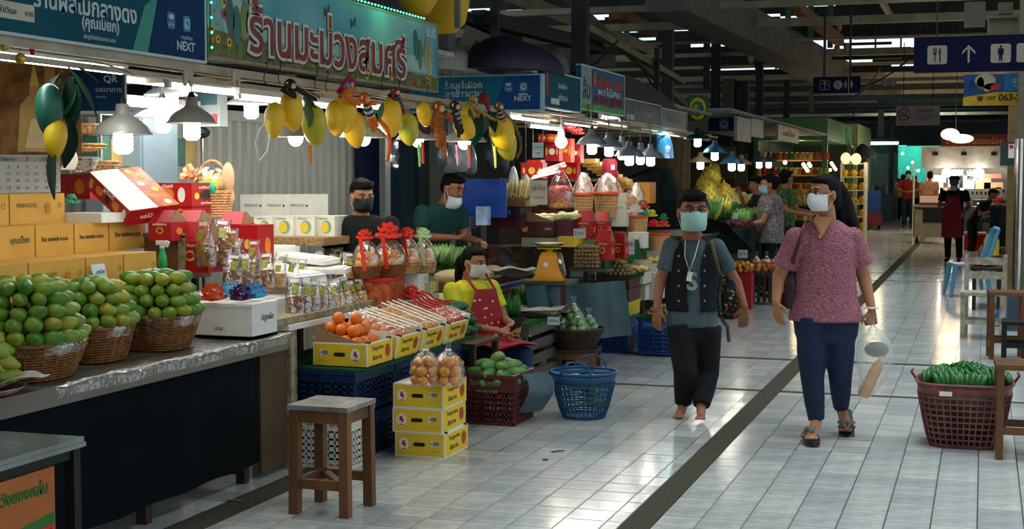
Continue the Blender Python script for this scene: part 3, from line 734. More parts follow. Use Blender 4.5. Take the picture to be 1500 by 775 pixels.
# spray bottle
p=at(238,392,X=-4.0);t=thing('spray_bottle','translucent green spray bottle with a white trigger','bottle',p)
b=MB();b.lathe([(.022,0),(.026,.01),(.024,.05),(.015,.085),(.012,.1)],n=14,cap=True);b.build('bottle_body',mat('green_plastic',srgb('#149a50'),.2,var=.05,spec=.7),t)
b=MB();b.lathe([(.013,.1),(.013,.115)],n=10,cap=True);b.box((-.005,0,.128),(.055,.018,.022));b.box((.03,0,.122),(.02,.008,.03),(0,.5,0));b.build('trigger_head',WHITEP,t)
# white mango cartons
for i in range(3):
    t,w_,d_,h_=cpx('white_mango_carton','white carton stamped MANGO in the upper row, ' + ('leftmost, half behind the peach basket','middle','rightmost')[i],352+34*i,385+34*i,285,318,-4.75+i*.145,.3,WHC,'white mango cartons',z0=None)
    text('MANGO',.03,cm('#3a8a5e'),t,(-.0,-d_/2-.001,h_*.52),FY,width=w_*.6);decal(oval(.007,.009),INK,t,(w_*.4,-d_/2-.0005,h_*.5),FY,'hand_hole')
for i in range(4):
    x0=(372,400,431,462)[i];x1=(399,430,461,490)[i]
    t,w_,d_,h_=cpx('white_mango_carton','white carton with a yellow mango picture in the lower row, ' + ('leftmost','second from the left','third from the left','rightmost')[i],x0,x1,317,347,(-4.45,-4.32,-4.18,-4.06)[i],.3,WHC,'white mango cartons')
    decal(oval(w_*.27,h_*.33),cm('#7fb08a'),t,(.01,-d_/2-.0005,h_*.47),FY,'leaf_print');decal(oval(w_*.2,h_*.27),YP,t,(0,-d_/2-.001,h_*.47),FY,'mango_print');text('MANGO',.02,cm('#3a8a5e'),t,(-w_*.08,-d_/2-.001,h_*.88),FY,width=w_*.45)
p=at(435,348,X=-4.2);b=MB();b.bb(-.55,.2,-.02,.42,-.05,0)
o=b.build('straw_board',mat('straw_board',srgb('#a07c50'),.9,scale=60,var=.4),None,p);tag(o,'rough straw-coloured board under the lower row of white mango cartons','board')
# tall wrapped gift basket with peach ribbon
p=at(312,318,X=-4.55);t=thing('gift_basket','tall peach-coloured gift basket wrapped in film with a big peach ribbon','basket',p)
wv,st,rm,bs=wicker('b',.125,.10,.16,None,rows=10,stakes=16,rim=.008)
PEA=mat('peach_paper',srgb('#dba06a'),.6,scale=14,var=.2)
wv.build('weave',PEA,t);st.build('stakes',PEA,t);rm.build('rim',PEA,t);bs.build('base',PEA,t)
b=MB();b.tube([(.125*math.cos(a),.0,.14+.21*math.sin(a)) for a in [math.pi*i/14 for i in range(15)]],.009,6);b.build('handle',WICKL,t)
RIBP=mat('peach_ribbon',srgb('#f0b384'),.5,scale=9,var=.18);b=MB()
for k in range(26):
    a=random.uniform(0,6.28);e=random.uniform(-.4,1.2);r_=.075;c=Vector((-.10,-.05,.25));d=Vector((math.cos(a)*math.cos(e),math.sin(a)*math.cos(e),math.sin(e)))
    u=d.orthogonal().normalized();b.rings([[c+d*q+u*wd*s_+d.cross(u)*.002*(1 if s2 else -1) for s_,s2 in ((-1,1),(1,1),(1,0),(-1,0))] for q,wd in ((.01,.006),(r_*.7,.018),(r_*1.15,.012))],True,True)
b.build('ribbon',RIBP,t)
b=MB();b.ell((.11,.0,.24),(.035,.05,.10),10,8);b.ell((.1,.02,.12),(.045,.03,.05),8,6);b.build('ribbon_roll',RIBP,t)
b=MB();b.ell((0,0,.21),(.115,.11,.11),16,10);b.build('film_wrap',FILM2,t)
for j in range(7):
    a=j/7*6.28;put(mango_mesh('mango',YELC) if j == 0 else M_w,'mango','mango under the film of the tall peach gift basket','mango',p+Vector((.05*math.cos(a),.05*math.sin(a),.205+.02*(j % 2))),(0,.8,a),'mangoes in the peach gift basket')
    if j == 0: M_w=bpy.data.objects['mango'].data if False else bpy.context.scene.collection.objects[-1].data
GF=mat('green_foil',srgb('#35a878'),.3,scale=20,var=.2)
b=MB();b.ell((-.015,-.11,.19),(.03,.03,.04),8,6,(0,.5,0));b.ell((.05,-.10,.18),(.034,.03,.042),8,6,(0,-.4,0));b.build('green_bow',GF,t)
# styrofoam lids lying in a pile
for i,(px,py,X,w_,d_,h_,rz,ry) in enumerate(((440,378,-4.0,.42,.3,.03,.1,.10),(415,398,-3.95,.4,.32,.035,-.1,.18),(470,395,-3.85,.34,.3,.03,.3,.03),(392,372,-4.25,.3,.3,.09,0,0))):
    b=MB();b.box((0,0,0),(w_,d_,h_));b.box((0,0,h_/2+.004),(w_*.86,d_*.84,.008));o=b.build('foam_slab',FOAM,None,at(px,py,X=X),(0,ry,rz))
    tag(o,('white foam lid lying flat in the middle of the pile','white foam lid at the front, sloping to the right','white foam lid nearest the gift fruit baskets','thick white foam block below the white mango cartons')[i],'lid','white foam lids')
# ------------------------------------------------------------------ bags of dried fruit
LABY=mat('yellow_label',srgb('#b5aa3a'),.4,scale=60,col2=srgb('#6f7a2a'))
SN=[mat('dried_fruit_%d' % i,srgb(c),.5,scale=60,col2=srgb(d),bump=.8,bscale=120) for i,(c,d) in enumerate((('#5f3716','#b8752c'),('#b37a22','#dfae46'),('#c8922c','#e8c468')))]
def snack_proto(k,wd=.092,h=.085):
    t=thing('snack_bag','x','bag')
    b=MB();b.rings([[Vector((wd/2*q*cx*(1-.25*abs(cy)),.024*q*cy*(1-.2*abs(cx)),z)) for cx,cy in ((-1,0),(-.8,-1),(0,-1.15),(.8,-1),(1,0),(.8,1),(0,1.15),(-.8,1))] for q,z in ((.85,.002),(1,.015),(1.02,h*.7),(.9,h))],True,True)
    b.build('snack_contents',SN[k],t)
    b=MB();b.rings([[Vector((wd/2*q*cx,.03*q2*cy,z)) for cx,cy in ((-1,0),(-.7,-1),(.7,-1),(1,0),(.7,1),(-.7,1))] for q,q2,z in ((1.02,.95,0),(1.08,1,h*.6),(1,.8,h*1.05),(.8,.25,h*1.5),(.82,.06,h*2.05))],False,True)
    b.build('film',FILM2,t)
    b=MB();b.box((.0,-.019,h*1.35),(wd*.36,.0015,h*.5),(-.3,.1,0));b.build('label_strip',LABY,t)
    b=MB();b.box((0,-.006,h*1.85),(wd*.45,.0015,h*.16),(-.25,0,0));b.build('header_card',WPR,t);return t
SP=[snack_proto(k,h=.082+.01*(k == 0)) for k in range(3)]
used=set()
def bag(px,py,X,kind,label,group,s=1,rz=None,z=None,ry=0):
    p=at(px,py,X=X)
    if z is not None: p=at(px,py,Z=z)
    rz=R(25)+random.uniform(-.7,.7) if rz is None else rz
    if kind not in used:
        used.add(kind);t=SP[kind];t.location=p;t.rotation_euler=(random.uniform(-.12,.05),ry,rz);t.scale=(s,)*3;t['label']=label;t['group']=group
    else: t=dup(SP[kind],p,None,label,group,(random.uniform(-.3,.12),random.uniform(-.2,.2)+ry,rz),s*random.uniform(.9,1.15))
    return t
for i,(px,py,s_) in enumerate(((302,390,1.35),(322,388,1.3),(341,386,1.15),(355,408,1.15),(372,404,1.0))):
    bag(px,py,-3.98,0,'clear bag of dark brown dried fruit, ' + ('leftmost, in front of the tall red box','second from the left','third from the left','in the middle beside the ribbon bows','fourth, leaning towards the foam box')[i],'bags of dark dried fruit',s_)
row2=[(340+i*17,428-i*1.6) for i in range(12)]
for i,(px,py) in enumerate(row2): bag(px,py,-3.86,1 if i > 3 else 0,'small clear bag of dried mango, back row on the white platform' if i > 3 else 'small clear bag of brown dried fruit at the left of the back row','bags in the back row' if i > 3 else 'brown bags in the back row',1.0)
for i in range(9): bag(392+i*15,410-i*1.0,-4.05,2,'small clear bag of golden snacks, in the far row behind the others','bags in the far row',.95)
for i in range(5): bag(433+i*12,463-i*1.5,-3.66,0,'clear bag of brown dried fruit in the front row above the oranges','brown bags in the front row',1.05)
for i in range(6): bag(486+i*11,456-i*2.5,-3.66,2,'clear bag of golden crisps in the front row, beside the red-bowed baskets','golden bags in the front row',1.05)
# the white ledge they stand on
b=MB();b.bb(-.12,.04,-.1,1.25,-.035,0);o=b.build('white_ledge',CREAMP,None,(-3.62,6.9,.80));tag(o,'pale chipped ledge under the front row of snack bags','ledge')
b=MB();b.bb(-.06,.02,0,.05,-.8,-.036);o=b.build('ledge_post',CREAMP,None,(-3.60,6.98,.80));tag(o,'chipped cream post holding the snack ledge, left of the white slotted crate','post')

# ------------------------------------------------------------------ signs above the stalls
XS=-3.5
def frame_sign(name,label,y0,y1,z0,z1,m,X=XS,th=.05,frm=SIGNW):
    t=thing(name,label,'sign',(X,(y0+y1)/2,z0));L_=y1-y0;h_=z1-z0
    b=MB();b.bb(-th,0,-L_/2,L_/2,0,h_);b.build('board',m,t)
    b=MB();b.bb(-th,.006,-L_/2,L_/2,-.012,0);b.bb(-th,.006,-L_/2,L_/2,h_,h_+.012);b.bb(-th,.006,L_/2,L_/2+.012,-.012,h_+.012);b.build('edge_strip',frm,t)
    return t,L_,h_
def ypx(px,X=XS,py=60): return at(px,py,X=X).y
def zpx(px,py,X=XS): return at(px,py,X=X).z
def on_sign(t,s_,px,py,wpx,size,m,X=XS,**k):
    p=at(px,py,X=X);w_=abs(at(px+wpx/2,py,X=X).y-at(px-wpx/2,py,X=X).y)
    return text(s_,size,m,t,p-t.location+Vector((.002,0,0)),FX,width=w_,**k)
def logo(t,loc,rot,s=.05):
    b=MB();b.prism(rrect(s*1.1,s*1.3,s*.25),.001);b.build('logo_plate',cm('#1b7fa6',.4),t,loc,rot)
    n=Euler(rot).to_matrix()@Vector((0,0,.0015));b=MB()
    b.prism(oval(s*.42,s*.42,16),.001);b.build('logo_disc',SIGNW,t,Vector(loc)+n,rot)
    b=MB();b.prism([(-.3*s,.1*s),(-.05*s,.3*s),(.12*s,.18*s),(.3*s,.28*s),(.2*s,.0),(.32*s,-.15*s),(.05*s,-.3*s),(.02*s,-.05*s),(-.2*s,-.2*s),(-.1*s,.02*s)],.001);b.build('bird_mark',cm('#1b6f9a',.4),t,Vector(loc)+n*1.8,rot)
def logo2(t,loc,rot,s=.05):
    b=MB();b.prism(rrect(s*1.15,s*1.4,s*.25),.001);b.build('logo_plate',cm('#16658c',.4),t,loc,rot)
    n=Euler(rot).to_matrix()@Vector((0,0,.0015));b=MB();b.prism(rrect(s*.7,s*.35,s*.08),.001);b.build('wallet_mark',SIGNW,t,Vector(loc)+n+Euler(rot).to_matrix()@Vector((0,s*.3,0)),rot)
    text('เป๋าตัง',s*.5,SIGNW,t,Vector(loc)+n+Euler(rot).to_matrix()@Vector((0,-s*.3,0)),rot,width=s*.9)
t,L_,h_=frame_sign('shop_sign','long teal shop sign over the nearest stall, with white Thai lettering and NEXT',3.9,ypx(299),2.11,2.56,TEAL)
yb=ypx(216,py=75)-t.location.y;yt=ypx(240,py=2)-t.location.y
decal([(yb,0),(L_/2,0),(L_/2,h_),(yt+.02,h_)],NAVY,t,(.001,0,0),FX,'navy_panel')
decal([(yb-.12,0),(yb,0),(yb+.1,h_*.6),(yb-.02,h_*.45)],cm('#15806f',.4),t,(.001,0,0),FX,'green_facet')
on_sign(t,'ร้านผลไม้กลางดง',128,7,150,.1,SIGNW,bold=.002);on_sign(t,'(คุณเปี๊ยก)',147,37,54,.062,SIGNW,bold=.0015);on_sign(t,'#กรุงไทยรักตลาด อตก.',146,57,48,.035,SIGNW)
on_sign(t,'NEXT',272,68,26,.05,SIGNW,bold=.001);on_sign(t,'กรุงไทย',273,56,16,.02,SIGNW)
logo2(t,at(250,30,X=XS)-t.location+Vector((.002,0,0)),FX,.055);logo(t,at(273,35,X=XS)-t.location+Vector((.002,0,0)),FX,.055)
yl=ypx(50,py=30)-t.location.y;decal([(yl-.3,.05),(yl,.05),(yl,.115),(yl-.3,.115)],cm('#b9b29c'),t,(.001,0,0),FX,'number_plate');text('ค่าเช่า/วันละ     บาท',.03,INK,t,(.003,yl-.13,.083),FX,width=.24)
# mango shop sign
SKY=mat('sign_sky',srgb('#2a7f95'),.65,spec=.15,scale=1.3,col2=srgb('#7fa9a8'));FLD=mat('sign_field',srgb('#34451c'),.5,scale=26,col2=srgb('#6f6a2a'))
t,L_,h_=frame_sign('mango_shop_sign','mango shop banner with big dark red Thai letters, sunflowers and green fairy lights',ypx(304),ypx(640,py=130),2.14,2.57,SKY,frm=cm('#8c7d62'))
decal([(-L_/2,0),(L_/2,0),(L_/2,h_*.2),(L_*.1,h_*.25),(-L_*.2,h_*.22),(-L_/2,h_*.3)],FLD,t,(.001,0,0),FX,'flower_field')
decal([(-L_*.45,h_*.28),(L_*.47,h_*.24),(L_*.47,h_*.5),(L_*.1,h_*.42),(-L_*.3,h_*.5),(-L_*.46,h_*.8)],mat('sign_pale',srgb('#7ba5a0'),.65,spec=.15,scale=3,col2=srgb('#aab5a4')),t,(.0008,0,0),FX,'cloud_print')
for s_,px,py,wpx,sz in (('ร้านมะม่วงสมศรี',492,62,222,.3),):
    on_sign(t,s_,px,py+2,wpx+8,sz,cm('#1f1a18',.5),bold=.022)
    o=on_sign(t,s_,px,py,wpx+6,sz,mat('letter_white',srgb('#c6bfb2'),.4,var=.02),bold=.017);o.location.x += .002
    o=on_sign(t,s_,px,py,wpx,sz,cm('#7c1520',.45),bold=.004);o.location.x += .005
PET=mat('sunflower_petal',srgb('#e0a81f'),.5);CEN=mat('sunflower_centre',srgb('#3d220e'),.7)
for i in range(34):
    yy_=random.uniform(-L_*.49,L_*.49);zz=random.uniform(.02,h_*.24)
    if i < 7: yy_=random.uniform(-L_*.49,-L_*.4);zz=random.uniform(.05,h_*.7)
    r_=random.uniform(.018,.034) if i % 3 else .012;b=MB();pts=[]
    for k in range(20): q=r_ if k % 2 else r_*.72;pts.append((q*math.cos(k*.314),q*math.sin(k*.314)))
    b.prism(pts,.0008);b.build('sunflower_print',PET if i % 4 else cm('#b0343a'),t,(.0022,yy_,zz),FX);decal(oval(r_*.4,r_*.4,10),CEN,t,(.003,yy_,zz),FX,'sunflower_print')
for px,py,a,m in ((336,22,.1,'#2d5a50'),(346,38,0,'#2f6457'),(357,30,-.1,'#6b7a3c'),(366,25,-.3,'#8c8a48'),(609,66,.15,'#2f5f58'),(615,80,0,'#3c6e62'),(624,75,-.15,'#8d8a55'),(629,88,-.2,'#9a9460')):
    p=at(px,py,X=XS)-t.location;b=MB();b.prism([(q[0]*math.cos(a)-q[1]*math.sin(a),q[0]*math.sin(a)+q[1]*math.cos(a)) for q in oval(.04,.1)],.001);b.build('mango_print',cm(m,.5),t,p+Vector((.0035,0,0)),FX)
on_sign(t,'ต.35',631,48,13,.07,SIGNW,bold=.002)
for px,py in ((478,16),(517,33)):
    p=at(px,py,X=XS)-t.location;b=MB();b.prism([(0,0),(.035,.04),(.03,-.02),(.0,-.012),(-.03,-.04),(-.035,.02)],.001);b.build('butterfly_print',INK,t,p+Vector((.003,0,0)),FX)
# green fairy lights along its top edge
LED=glow('green_led',(.05,1,.35),6)
t2=thing('fairy_lights','string of green LED fairy lights along the top of the mango banner','lights',(XS+.02,t.location.y,2.595))
b=MB();b.tube([(0,-L_/2+L_*k/40,.004*math.sin(k)) for k in range(41)],.003,4);b.tube([(0,-L_/2,0),(.0,-L_/2-.01,-.45)],.003,4);b.build('wire',INK,t2)
for k in range(62):
    b_=None
    if k == 0: lm_=MB();lm_.ell((0,0,0),.006,6,5);lm_=lm_.mesh('led',LED)
    obj('led',lm_,t2,(.006,-L_/2+L_*k/61,-.004) if k < 56 else (.006,-L_/2-.005,-.07*(k-55)))
plight('fairy_light_glow',(XS+.12,8.0,2.62),1.0,(.1,1,.4),.1)
# awning rails under the signs
t=thing('awning_rail','pale wooden rails running under the near shop signs','rail',(XS-.04,7.1,2.06))
RAILM=mat('pale_rail',srgb('#a3957c'),.5,scale=6,var=.15)
for z_,x_,th in ((0.02,0,.035),(-.035,-.03,.02),(.02,-.12,.03)):
    b=MB();b.bb(x_-.015,x_+.015,-3.2,3.2,z_-th/2,z_+th/2);b.build('rail',RAILM,t)
for k in range(5):
    b=MB();b.bb(-1.7,-.02,-.015,.015,.03,.06);b.build('cross_rail',RAILM,t,(0,-3+1.45*k,0))
for px,X in ((180,-3.6),(345,-3.62)):
    pass
# forked brackets on the rail
for px in (274,344):
    p=at(px,112,X=-3.47);b=MB();b.prism([(-.035,.03),(.035,.03),(.04,-.02),(.035,-.045),(.018,-.045),(.014,-.02),(0,-.01),(-.014,-.02),(-.018,-.045),(-.035,-.045),(-.04,-.02)],.01,rot=FX)
    o=b.build('rail_bracket',mat('beige_plastic',srgb('#a89880'),.5),None,p);tag(o,'beige forked bracket on the rail, %s' % ('nearer, above the second lamp' if px < 300 else 'farther, left of the first mango cluster'),'bracket')
# stall ceiling with fluorescent tubes
m_=MB();m_.bb(-5.55,-3.62,3.9,9.6,2.42,2.45);struct('ceiling',m_,mat('stall_ceiling',srgb('#9a9c98'),.7))
def tube_light(label,p,L_,rz=0,power=10,rot=None,r=.014,lit=True):
    t=thing('tube_lamp',label,'lamp',p,rz,None,rot)
    b=MB();b.bb(-.02,.02,-L_/2,L_/2,0,.035);b.build('batten',WHITEP,t)
    b=MB();b.tube([(0,-L_/2+.03,-.018),(0,L_/2-.03,-.018)],r,8);b.build('tube',TUBE,t)
    b=MB();b.bb(-.014,.014,-L_/2,-L_/2+.03,-.03,0);b.bb(-.014,.014,L_/2-.03,L_/2,-.03,0);b.build('socket',WHITEP,t)
    l=area('tube_glow',(0,0,-.04),(0,0,0),.08,L_,power,(.92,1,.98));l.parent=t
    return t
tube_light('fluorescent tube lamp under the teal sign at the top left corner',at(60,84,X=-3.68),1.2,power=3)
tube_light('fluorescent tube lamp behind the first pendant lamp',at(235,118,X=-4.5),1.2,power=3)
tube_light('fluorescent tube lamp between the rail brackets',at(330,130,X=-4.0),1.2,power=3)
tube_light('fluorescent tube lamp behind the first hanging mango cluster',at(420,145,X=-3.95),1.2,power=3)
tube_light('fluorescent tube lamp above the young man',at(520,150,X=-4.2),1.2,power=3)
tube_light('fluorescent tube lamp over the red gift cartons',at(215,150,X=-4.9),1.2,power=3)
# pendant lamps
def lamp_proto(name,m,r=.14,h=.1,bm=BULB,cfl=True):
    t=thing(name,'x','lamp')
    b=MB();b.lathe([(.0,h+.045),(.03,h+.04),(.034,h),(.045,h-.012),(r*.62,h*.62),(r*.82,h*.38),(r*.93,.012),(r,.004),(r,0),(r*.92,.006),(r*.6,h*.55),(.03,h-.02)],n=28);b.build('lamp_shade',m,t)
    b=MB();b.lathe([(.012,h+.07),(.02,h+.05),(.02,h+.035)],n=10,cap=True);b.build('lamp_holder',BLACK,t)
    b=MB()
    if cfl: b.lathe([(.018,.03)]+[(.043+.003*(k % 2),.015-.009*k) for k in range(11)]+[(.025,-.09)],n=14,cap=True)
    else: b.ell((0,0,-.005),(.04,.04,.045),14,10)
    b.build('bulb',bm,t)
    b=MB();b.tube([(0,0,h+.06),(.003,0,h+.2),(0,0,h+.32)],.003,5);b.build('cord',INK,t);return t
LP=lamp_proto('pendant_lamp',LAMPM);LPb=lamp_proto('pendant_lamp',LAMPM,r=.15,h=.09,cfl=False)
_us=[]
def lamp(proto,label,loc,power=6,col=(1,.93,.82),s=1,rz=0,group=None,tilt=0):
    if proto not in _us: _us.append(proto);t=proto;t.location=loc;t.scale=(s,)*3;t['label']=label;t.rotation_euler=(tilt,0,rz)
    else: t=dup(proto,loc,None,label,group,(tilt,0,rz),s)
    if group: t['group']=group
    plight('bulb_glow',Vector(loc)+Vector((0,0,-.03)),power,col,.05);return t
lamp(LP,'nearest brushed metal pendant lamp, glowing above the tilted red carton',at(180,197,X=-3.8),7)
lamp(LP,'second brushed metal pendant lamp, beside the forked bracket',at(281,181,X=-3.75),5,s=.92)
lamp(LPb,'metal pendant lamp behind the first hanging mango cluster',at(433,201,X=-3.55),6)
lamp(LPb,'metal pendant lamp behind the monkey-hung mango cluster',at(533,202,X=-3.55),6)
lamp(LPb,'metal pendant lamp behind the third hanging mango cluster',at(612,205,X=-3.6),6)
lamp(LPb,'metal pendant lamp above the man in the green shirt',at(680,208,X=-3.55),10,s=1.1)
WSH=mat('white_enamel',srgb('#e9ece8'),.3,var=.03)
LW=lamp_proto('white_lamp',WSH,r=.16,h=.07)
lamp(LW,'white enamel pendant lamp in the back, left of the second metal lamp',at(238,172,X=-4.5),3)
lamp(LW,'white enamel pendant lamp in the back, touching the top of the second metal lamp',at(250,140,X=-4.7),3)
lamp(LW,'white enamel pendant lamp in the back, between the brackets and the mango cluster',at(368,153,X=-4.4),3)
lamp(LPb,'metal lamp hanging low at the right, behind the orange-tailed monkey',at(560,192,X=-4.3),5,s=.9)
# ------------------------------------------------------------------ hanging toy mangoes and monkeys
BM=mango_mesh('big_mango',MANGOY,a=.105,b=.064,c=.06,tip=.3,n=16,k=12)
BMG=mango_mesh('big_mango_greenish',mat('half_ripe_skin',srgb('#d9b021'),.4,scale=7,col2=srgb('#a3a82a')),a=.105,b=.068,c=.064,tip=.35,n=16,k=12)
def leafmesh(L_=.16,w_=.035,m=LEAF):
    b=MB();n=8
    def f(u,v): return ((v-.5)*2*w_*math.sin(math.pi*min(.98,max(.02,u)))**.8,u*L_,-.25*L_*u*u+.006*abs(v-.5))
    b.sheet(f,n,4,.0015);return b.mesh('leaf',m)
LF=leafmesh();LF2=leafmesh(.2,.04,mat('leaf_dark',srgb('#0f3a28'),.35,scale=5,var=.3))
def leaves(parent,locs,name='leaf'):
    for p,r_,s_ in locs:
        o=obj(name,random.choice((LF,LF2)),parent,p,r_);o.scale=(s_,)*3
def toy(label,px,py,X,lpx,ang,me=BM,lean=0,group='toy mangoes on the rail',s=1.0):
    p=at(px,py,X=X);k=depth(p)/FPX;sc=lpx*k/.205
    o=put(me,'toy_mango',label,'toy mango',p,(0,0,0),group,sc*s)
    # tip hangs down; ang tilts it in the rail direction
    o.rotation_euler=(Matrix.Rotation(ang,3,'X')@Matrix.Rotation(R(90)+lean,3,'Y')@Matrix.Rotation(random.uniform(-.5,.5),3,'X')).to_euler()
    return o
XH=-3.38
for a in ((402,176,XH-.03,52,-.15,BM,'yellow toy mango at the far left of the row, half hidden by its neighbour'),(427,163,XH,58,.1,BM,'yellow toy mango, second from the left, hanging highest in the first cluster'),(460,184,XH,60,.12,BMG,'yellow-green toy mango at the right of the first cluster'),
          (492,172,XH-.04,52,-.12,BM,'yellow toy mango at the left of the monkey cluster, half hidden'),(506,166,XH,58,.06,BM,'yellow toy mango just under the orange plush arms'),(519,190,XH+.02,54,.1,BM,'yellow toy mango hanging lowest in the monkey cluster'),
          (572,172,XH,56,-.08,BM,'yellow toy mango under the maroon plush monkey'),(598,190,XH+.02,48,.15,BMG,'yellow toy mango with a green tip, in the third cluster'),(622,168,XH-.02,38,.3,BM,'round yellow toy mango behind the brown plush monkey'),
          (681,188,XH,50,.95,BM,'yellow toy mango lying slanted beside the brown monkey'),(685,170,XH-.03,34,.1,BM,'small yellow toy mango behind the slanted one'),(736,196,XH+.02,62,.55,BM,'long yellow toy mango slanting down at the right end of the row'),(742,213,XH,48,.25,BMG,'lowest yellow toy mango at the right end of the row')):
    toy(a[6],a[0],a[1],a[2],a[3],a[4],a[5])
def plush(label,hp,X,s,col,col2,dirn,tailpts,shirt='#b8b8b0',stripe='#2b2b38',arms=None,extra=()):
    """plush monkey: head at pixel hp, body running along dirn (y,z) ; tail as pixels"""
    p=at(hp[0],hp[1],X=X);t=thing('plush_monkey',label,'plush toy',p)
    m=mat('plush_'+col.strip('#'),srgb(col),.95,scale=60,var=.25,bump=.6,bscale=200);face=mat('plush_face',srgb('#e0b48c'),.9,var=.1)
    b=MB();b.ell((0,0,0),.036*s,12,9);b.build('head',m,t)
    b=MB();b.ell((.024*s,-.008*s,-.008*s),(.018*s,.022*s,.018*s),10,7);b.build('muzzle',face,t)
    b=MB();b.ell((.041*s,-.012*s,-.004*s),.004*s,6,5);b.ell((.032*s,-.016*s,.014*s),.004*s,6,5);b.ell((.033*s,.004*s,.014*s),.004*s,6,5);b.build('eye',INK,t)
    for e in (-1,1): b=MB();b.ell((0,e*.036*s,.004*s),(.006*s,.013*s,.013*s),8,6);b.build('ear',face,t)
    d=Vector((0,dirn[0],dirn[1])).normalized();n_=7;u=d.cross(Vector((1,0,0)))
    for k in range(n_):
        b=MB();c=d*(.04+.014*k)*s;r_=(.022+.006*math.sin(k/n_*3.1))*s;b.cap2(c,r_,c+d*.013*s,r_,10);b.build('shirt_band',cm(shirt if k % 2 else stripe,.9),t)
    e_=d*.15*s
    b=MB();b.cap2(d*.135*s,.028*s,e_,.03*s);b.cap2(e_,.018*s,e_+(d+u*.5)*.06*s,.013*s);b.cap2(e_,.018*s,e_+(d-u*.4)*.065*s,.013*s)
    b.build('lower_body',m,t)
    for a in (arms or []):
        b=MB();b.tube([at(x,y,X=X+dx)-p for x,y,dx in a],[.016*s]*(len(a)-1)+[.013*s],8);b.build('arm',m,t)
    if tailpts: b=MB();q=[at(x,y,X=X)-p for x,y in tailpts];b.tube(q,[.012*s]*(len(q)-1)+[.009*s],8);b.build('tail',m,t)
    for nm,col_,pts,r_ in extra:
        b=MB();b.tube([at(x,y,X=X+.01)-p for x,y in pts],r_*s,8);b.build(nm,cm(col_,.9),t)
    return t
plush('black plush monkey clinging to the hook over the first mango cluster',(425,124),XH+.02,.85,'#201815','',(.3,-.7),[],shirt='#3a1e1c',stripe='#241412',arms=[[(428,122,0),(414,132,.02),(432,142,.03)],[(432,128,.02),(448,138,.03),(462,146,.02)]],extra=[('striped_cuff','#c98f86',[(446,134),(460,143)],.014)])
plush('magenta plush monkey knotted over the second mango cluster',(512,122),XH+.02,.7,'#a81e4e','',(-.6,-.3),[],shirt='#8fc2d6',stripe='#1f3a52',arms=[[(520,120,0),(512,112,.02),(502,124,.03),(495,136,.03)]])
plush('orange plush monkey with a striped shirt and a long dangling tail',(534,144),XH+.06,1.0,'#dd661c','',(.65,-.75),[(556,176),(567,188),(571,205),(570,225),(567,236)],arms=[[(526,152,.02),(512,144,.04),(500,138,.04),(508,132,.03),(522,134,.02)],[(540,150,.03),(550,152,.04)]])
plush('maroon plush monkey with striped sleeve over the third mango cluster',(579,134),XH+.02,.75,'#7d1724','',(.6,-.7),[],shirt='#56607c',stripe='#171c2a',arms=[[(579,134,0),(570,140,.02),(580,146,.03)]],extra=[('leg','#4a1620',[(605,172),(620,192),(628,194)],.02)])
plush('tawny brown plush monkey sitting between the third and fourth clusters',(642,157),XH+.06,1.15,'#a85a22','',(.12,-1),[(650,192),(651,210),(652,232)],shirt='#a05420',stripe='#8a451c',arms=[[(640,165,.02),(634,178,.04),(634,188,.03)],[(652,165,.02),(660,172,.03),(660,180,.03)]])
plush('dark brown plush monkey looking out above the slanted mango',(666,155),XH+.03,1.0,'#3a221a','',(.45,-.8),[],shirt='#8c8c92',stripe='#22222c',arms=[[(662,165,.02),(668,180,.04),(678,192,.04)]])
plush('olive plush monkey with long arms stretched to the hook',(694,145),XH+.03,.7,'#a8822c','',(.6,-.6),[],shirt='#c5b08a',stripe='#6e3c28',arms=[[(694,140,0),(685,148,.03),(700,160,.03),(718,172,.04),(726,176,.03)]])
plush('grey-brown plush monkey with striped shirt at the right end of the rail',(730,155),XH+.05,1.0,'#7a6238','',(.7,-.75),[(762,200),(763,218),(757,232)],shirt='#b49c84',stripe='#2e2430',arms=[[(736,164,.02),(752,180,.03),(760,198,.03)]])
t=thing('red_plush','dark red plush bundle tied on the hook at the right end','plush toy',at(709,143,X=XH+.03));b=MB();b.ell((0,0,0),(.04,.045,.035),10,8);b.cap2((0,0,0),.02,(.01,.06,-.07),.016);b.build('plush_body',cm('#8a1620',.9),t)
for i,(px,y0,y1,c) in enumerate(((613,212,244,'#7fbf62'),(618,208,240,'#d9534a'),(468,0,0,None),(669,212,242,'#d98aa8'),(686,212,246,'#e0694a'),(724,214,246,'#d8c84a'),(453,212,240,'#d8842c'))):
    if c is None: continue
    p=at(px,y0,X=XH-.03);q=at(px+2,y1,X=XH-.03)-p;b=MB();b.tube([(0,0,0),q*.5+Vector((0,.006,0)),q],[.011,.01,.008],8)
    o=b.build('plush_tail',cm(c,.9),None,p);tag(o,{613: 'light green',618: 'coral red',669: 'pink',686: 'orange-red',724: 'pale yellow',453: 'orange'}[px]+' plush tail dangling below the hanging lamps','plush toy')
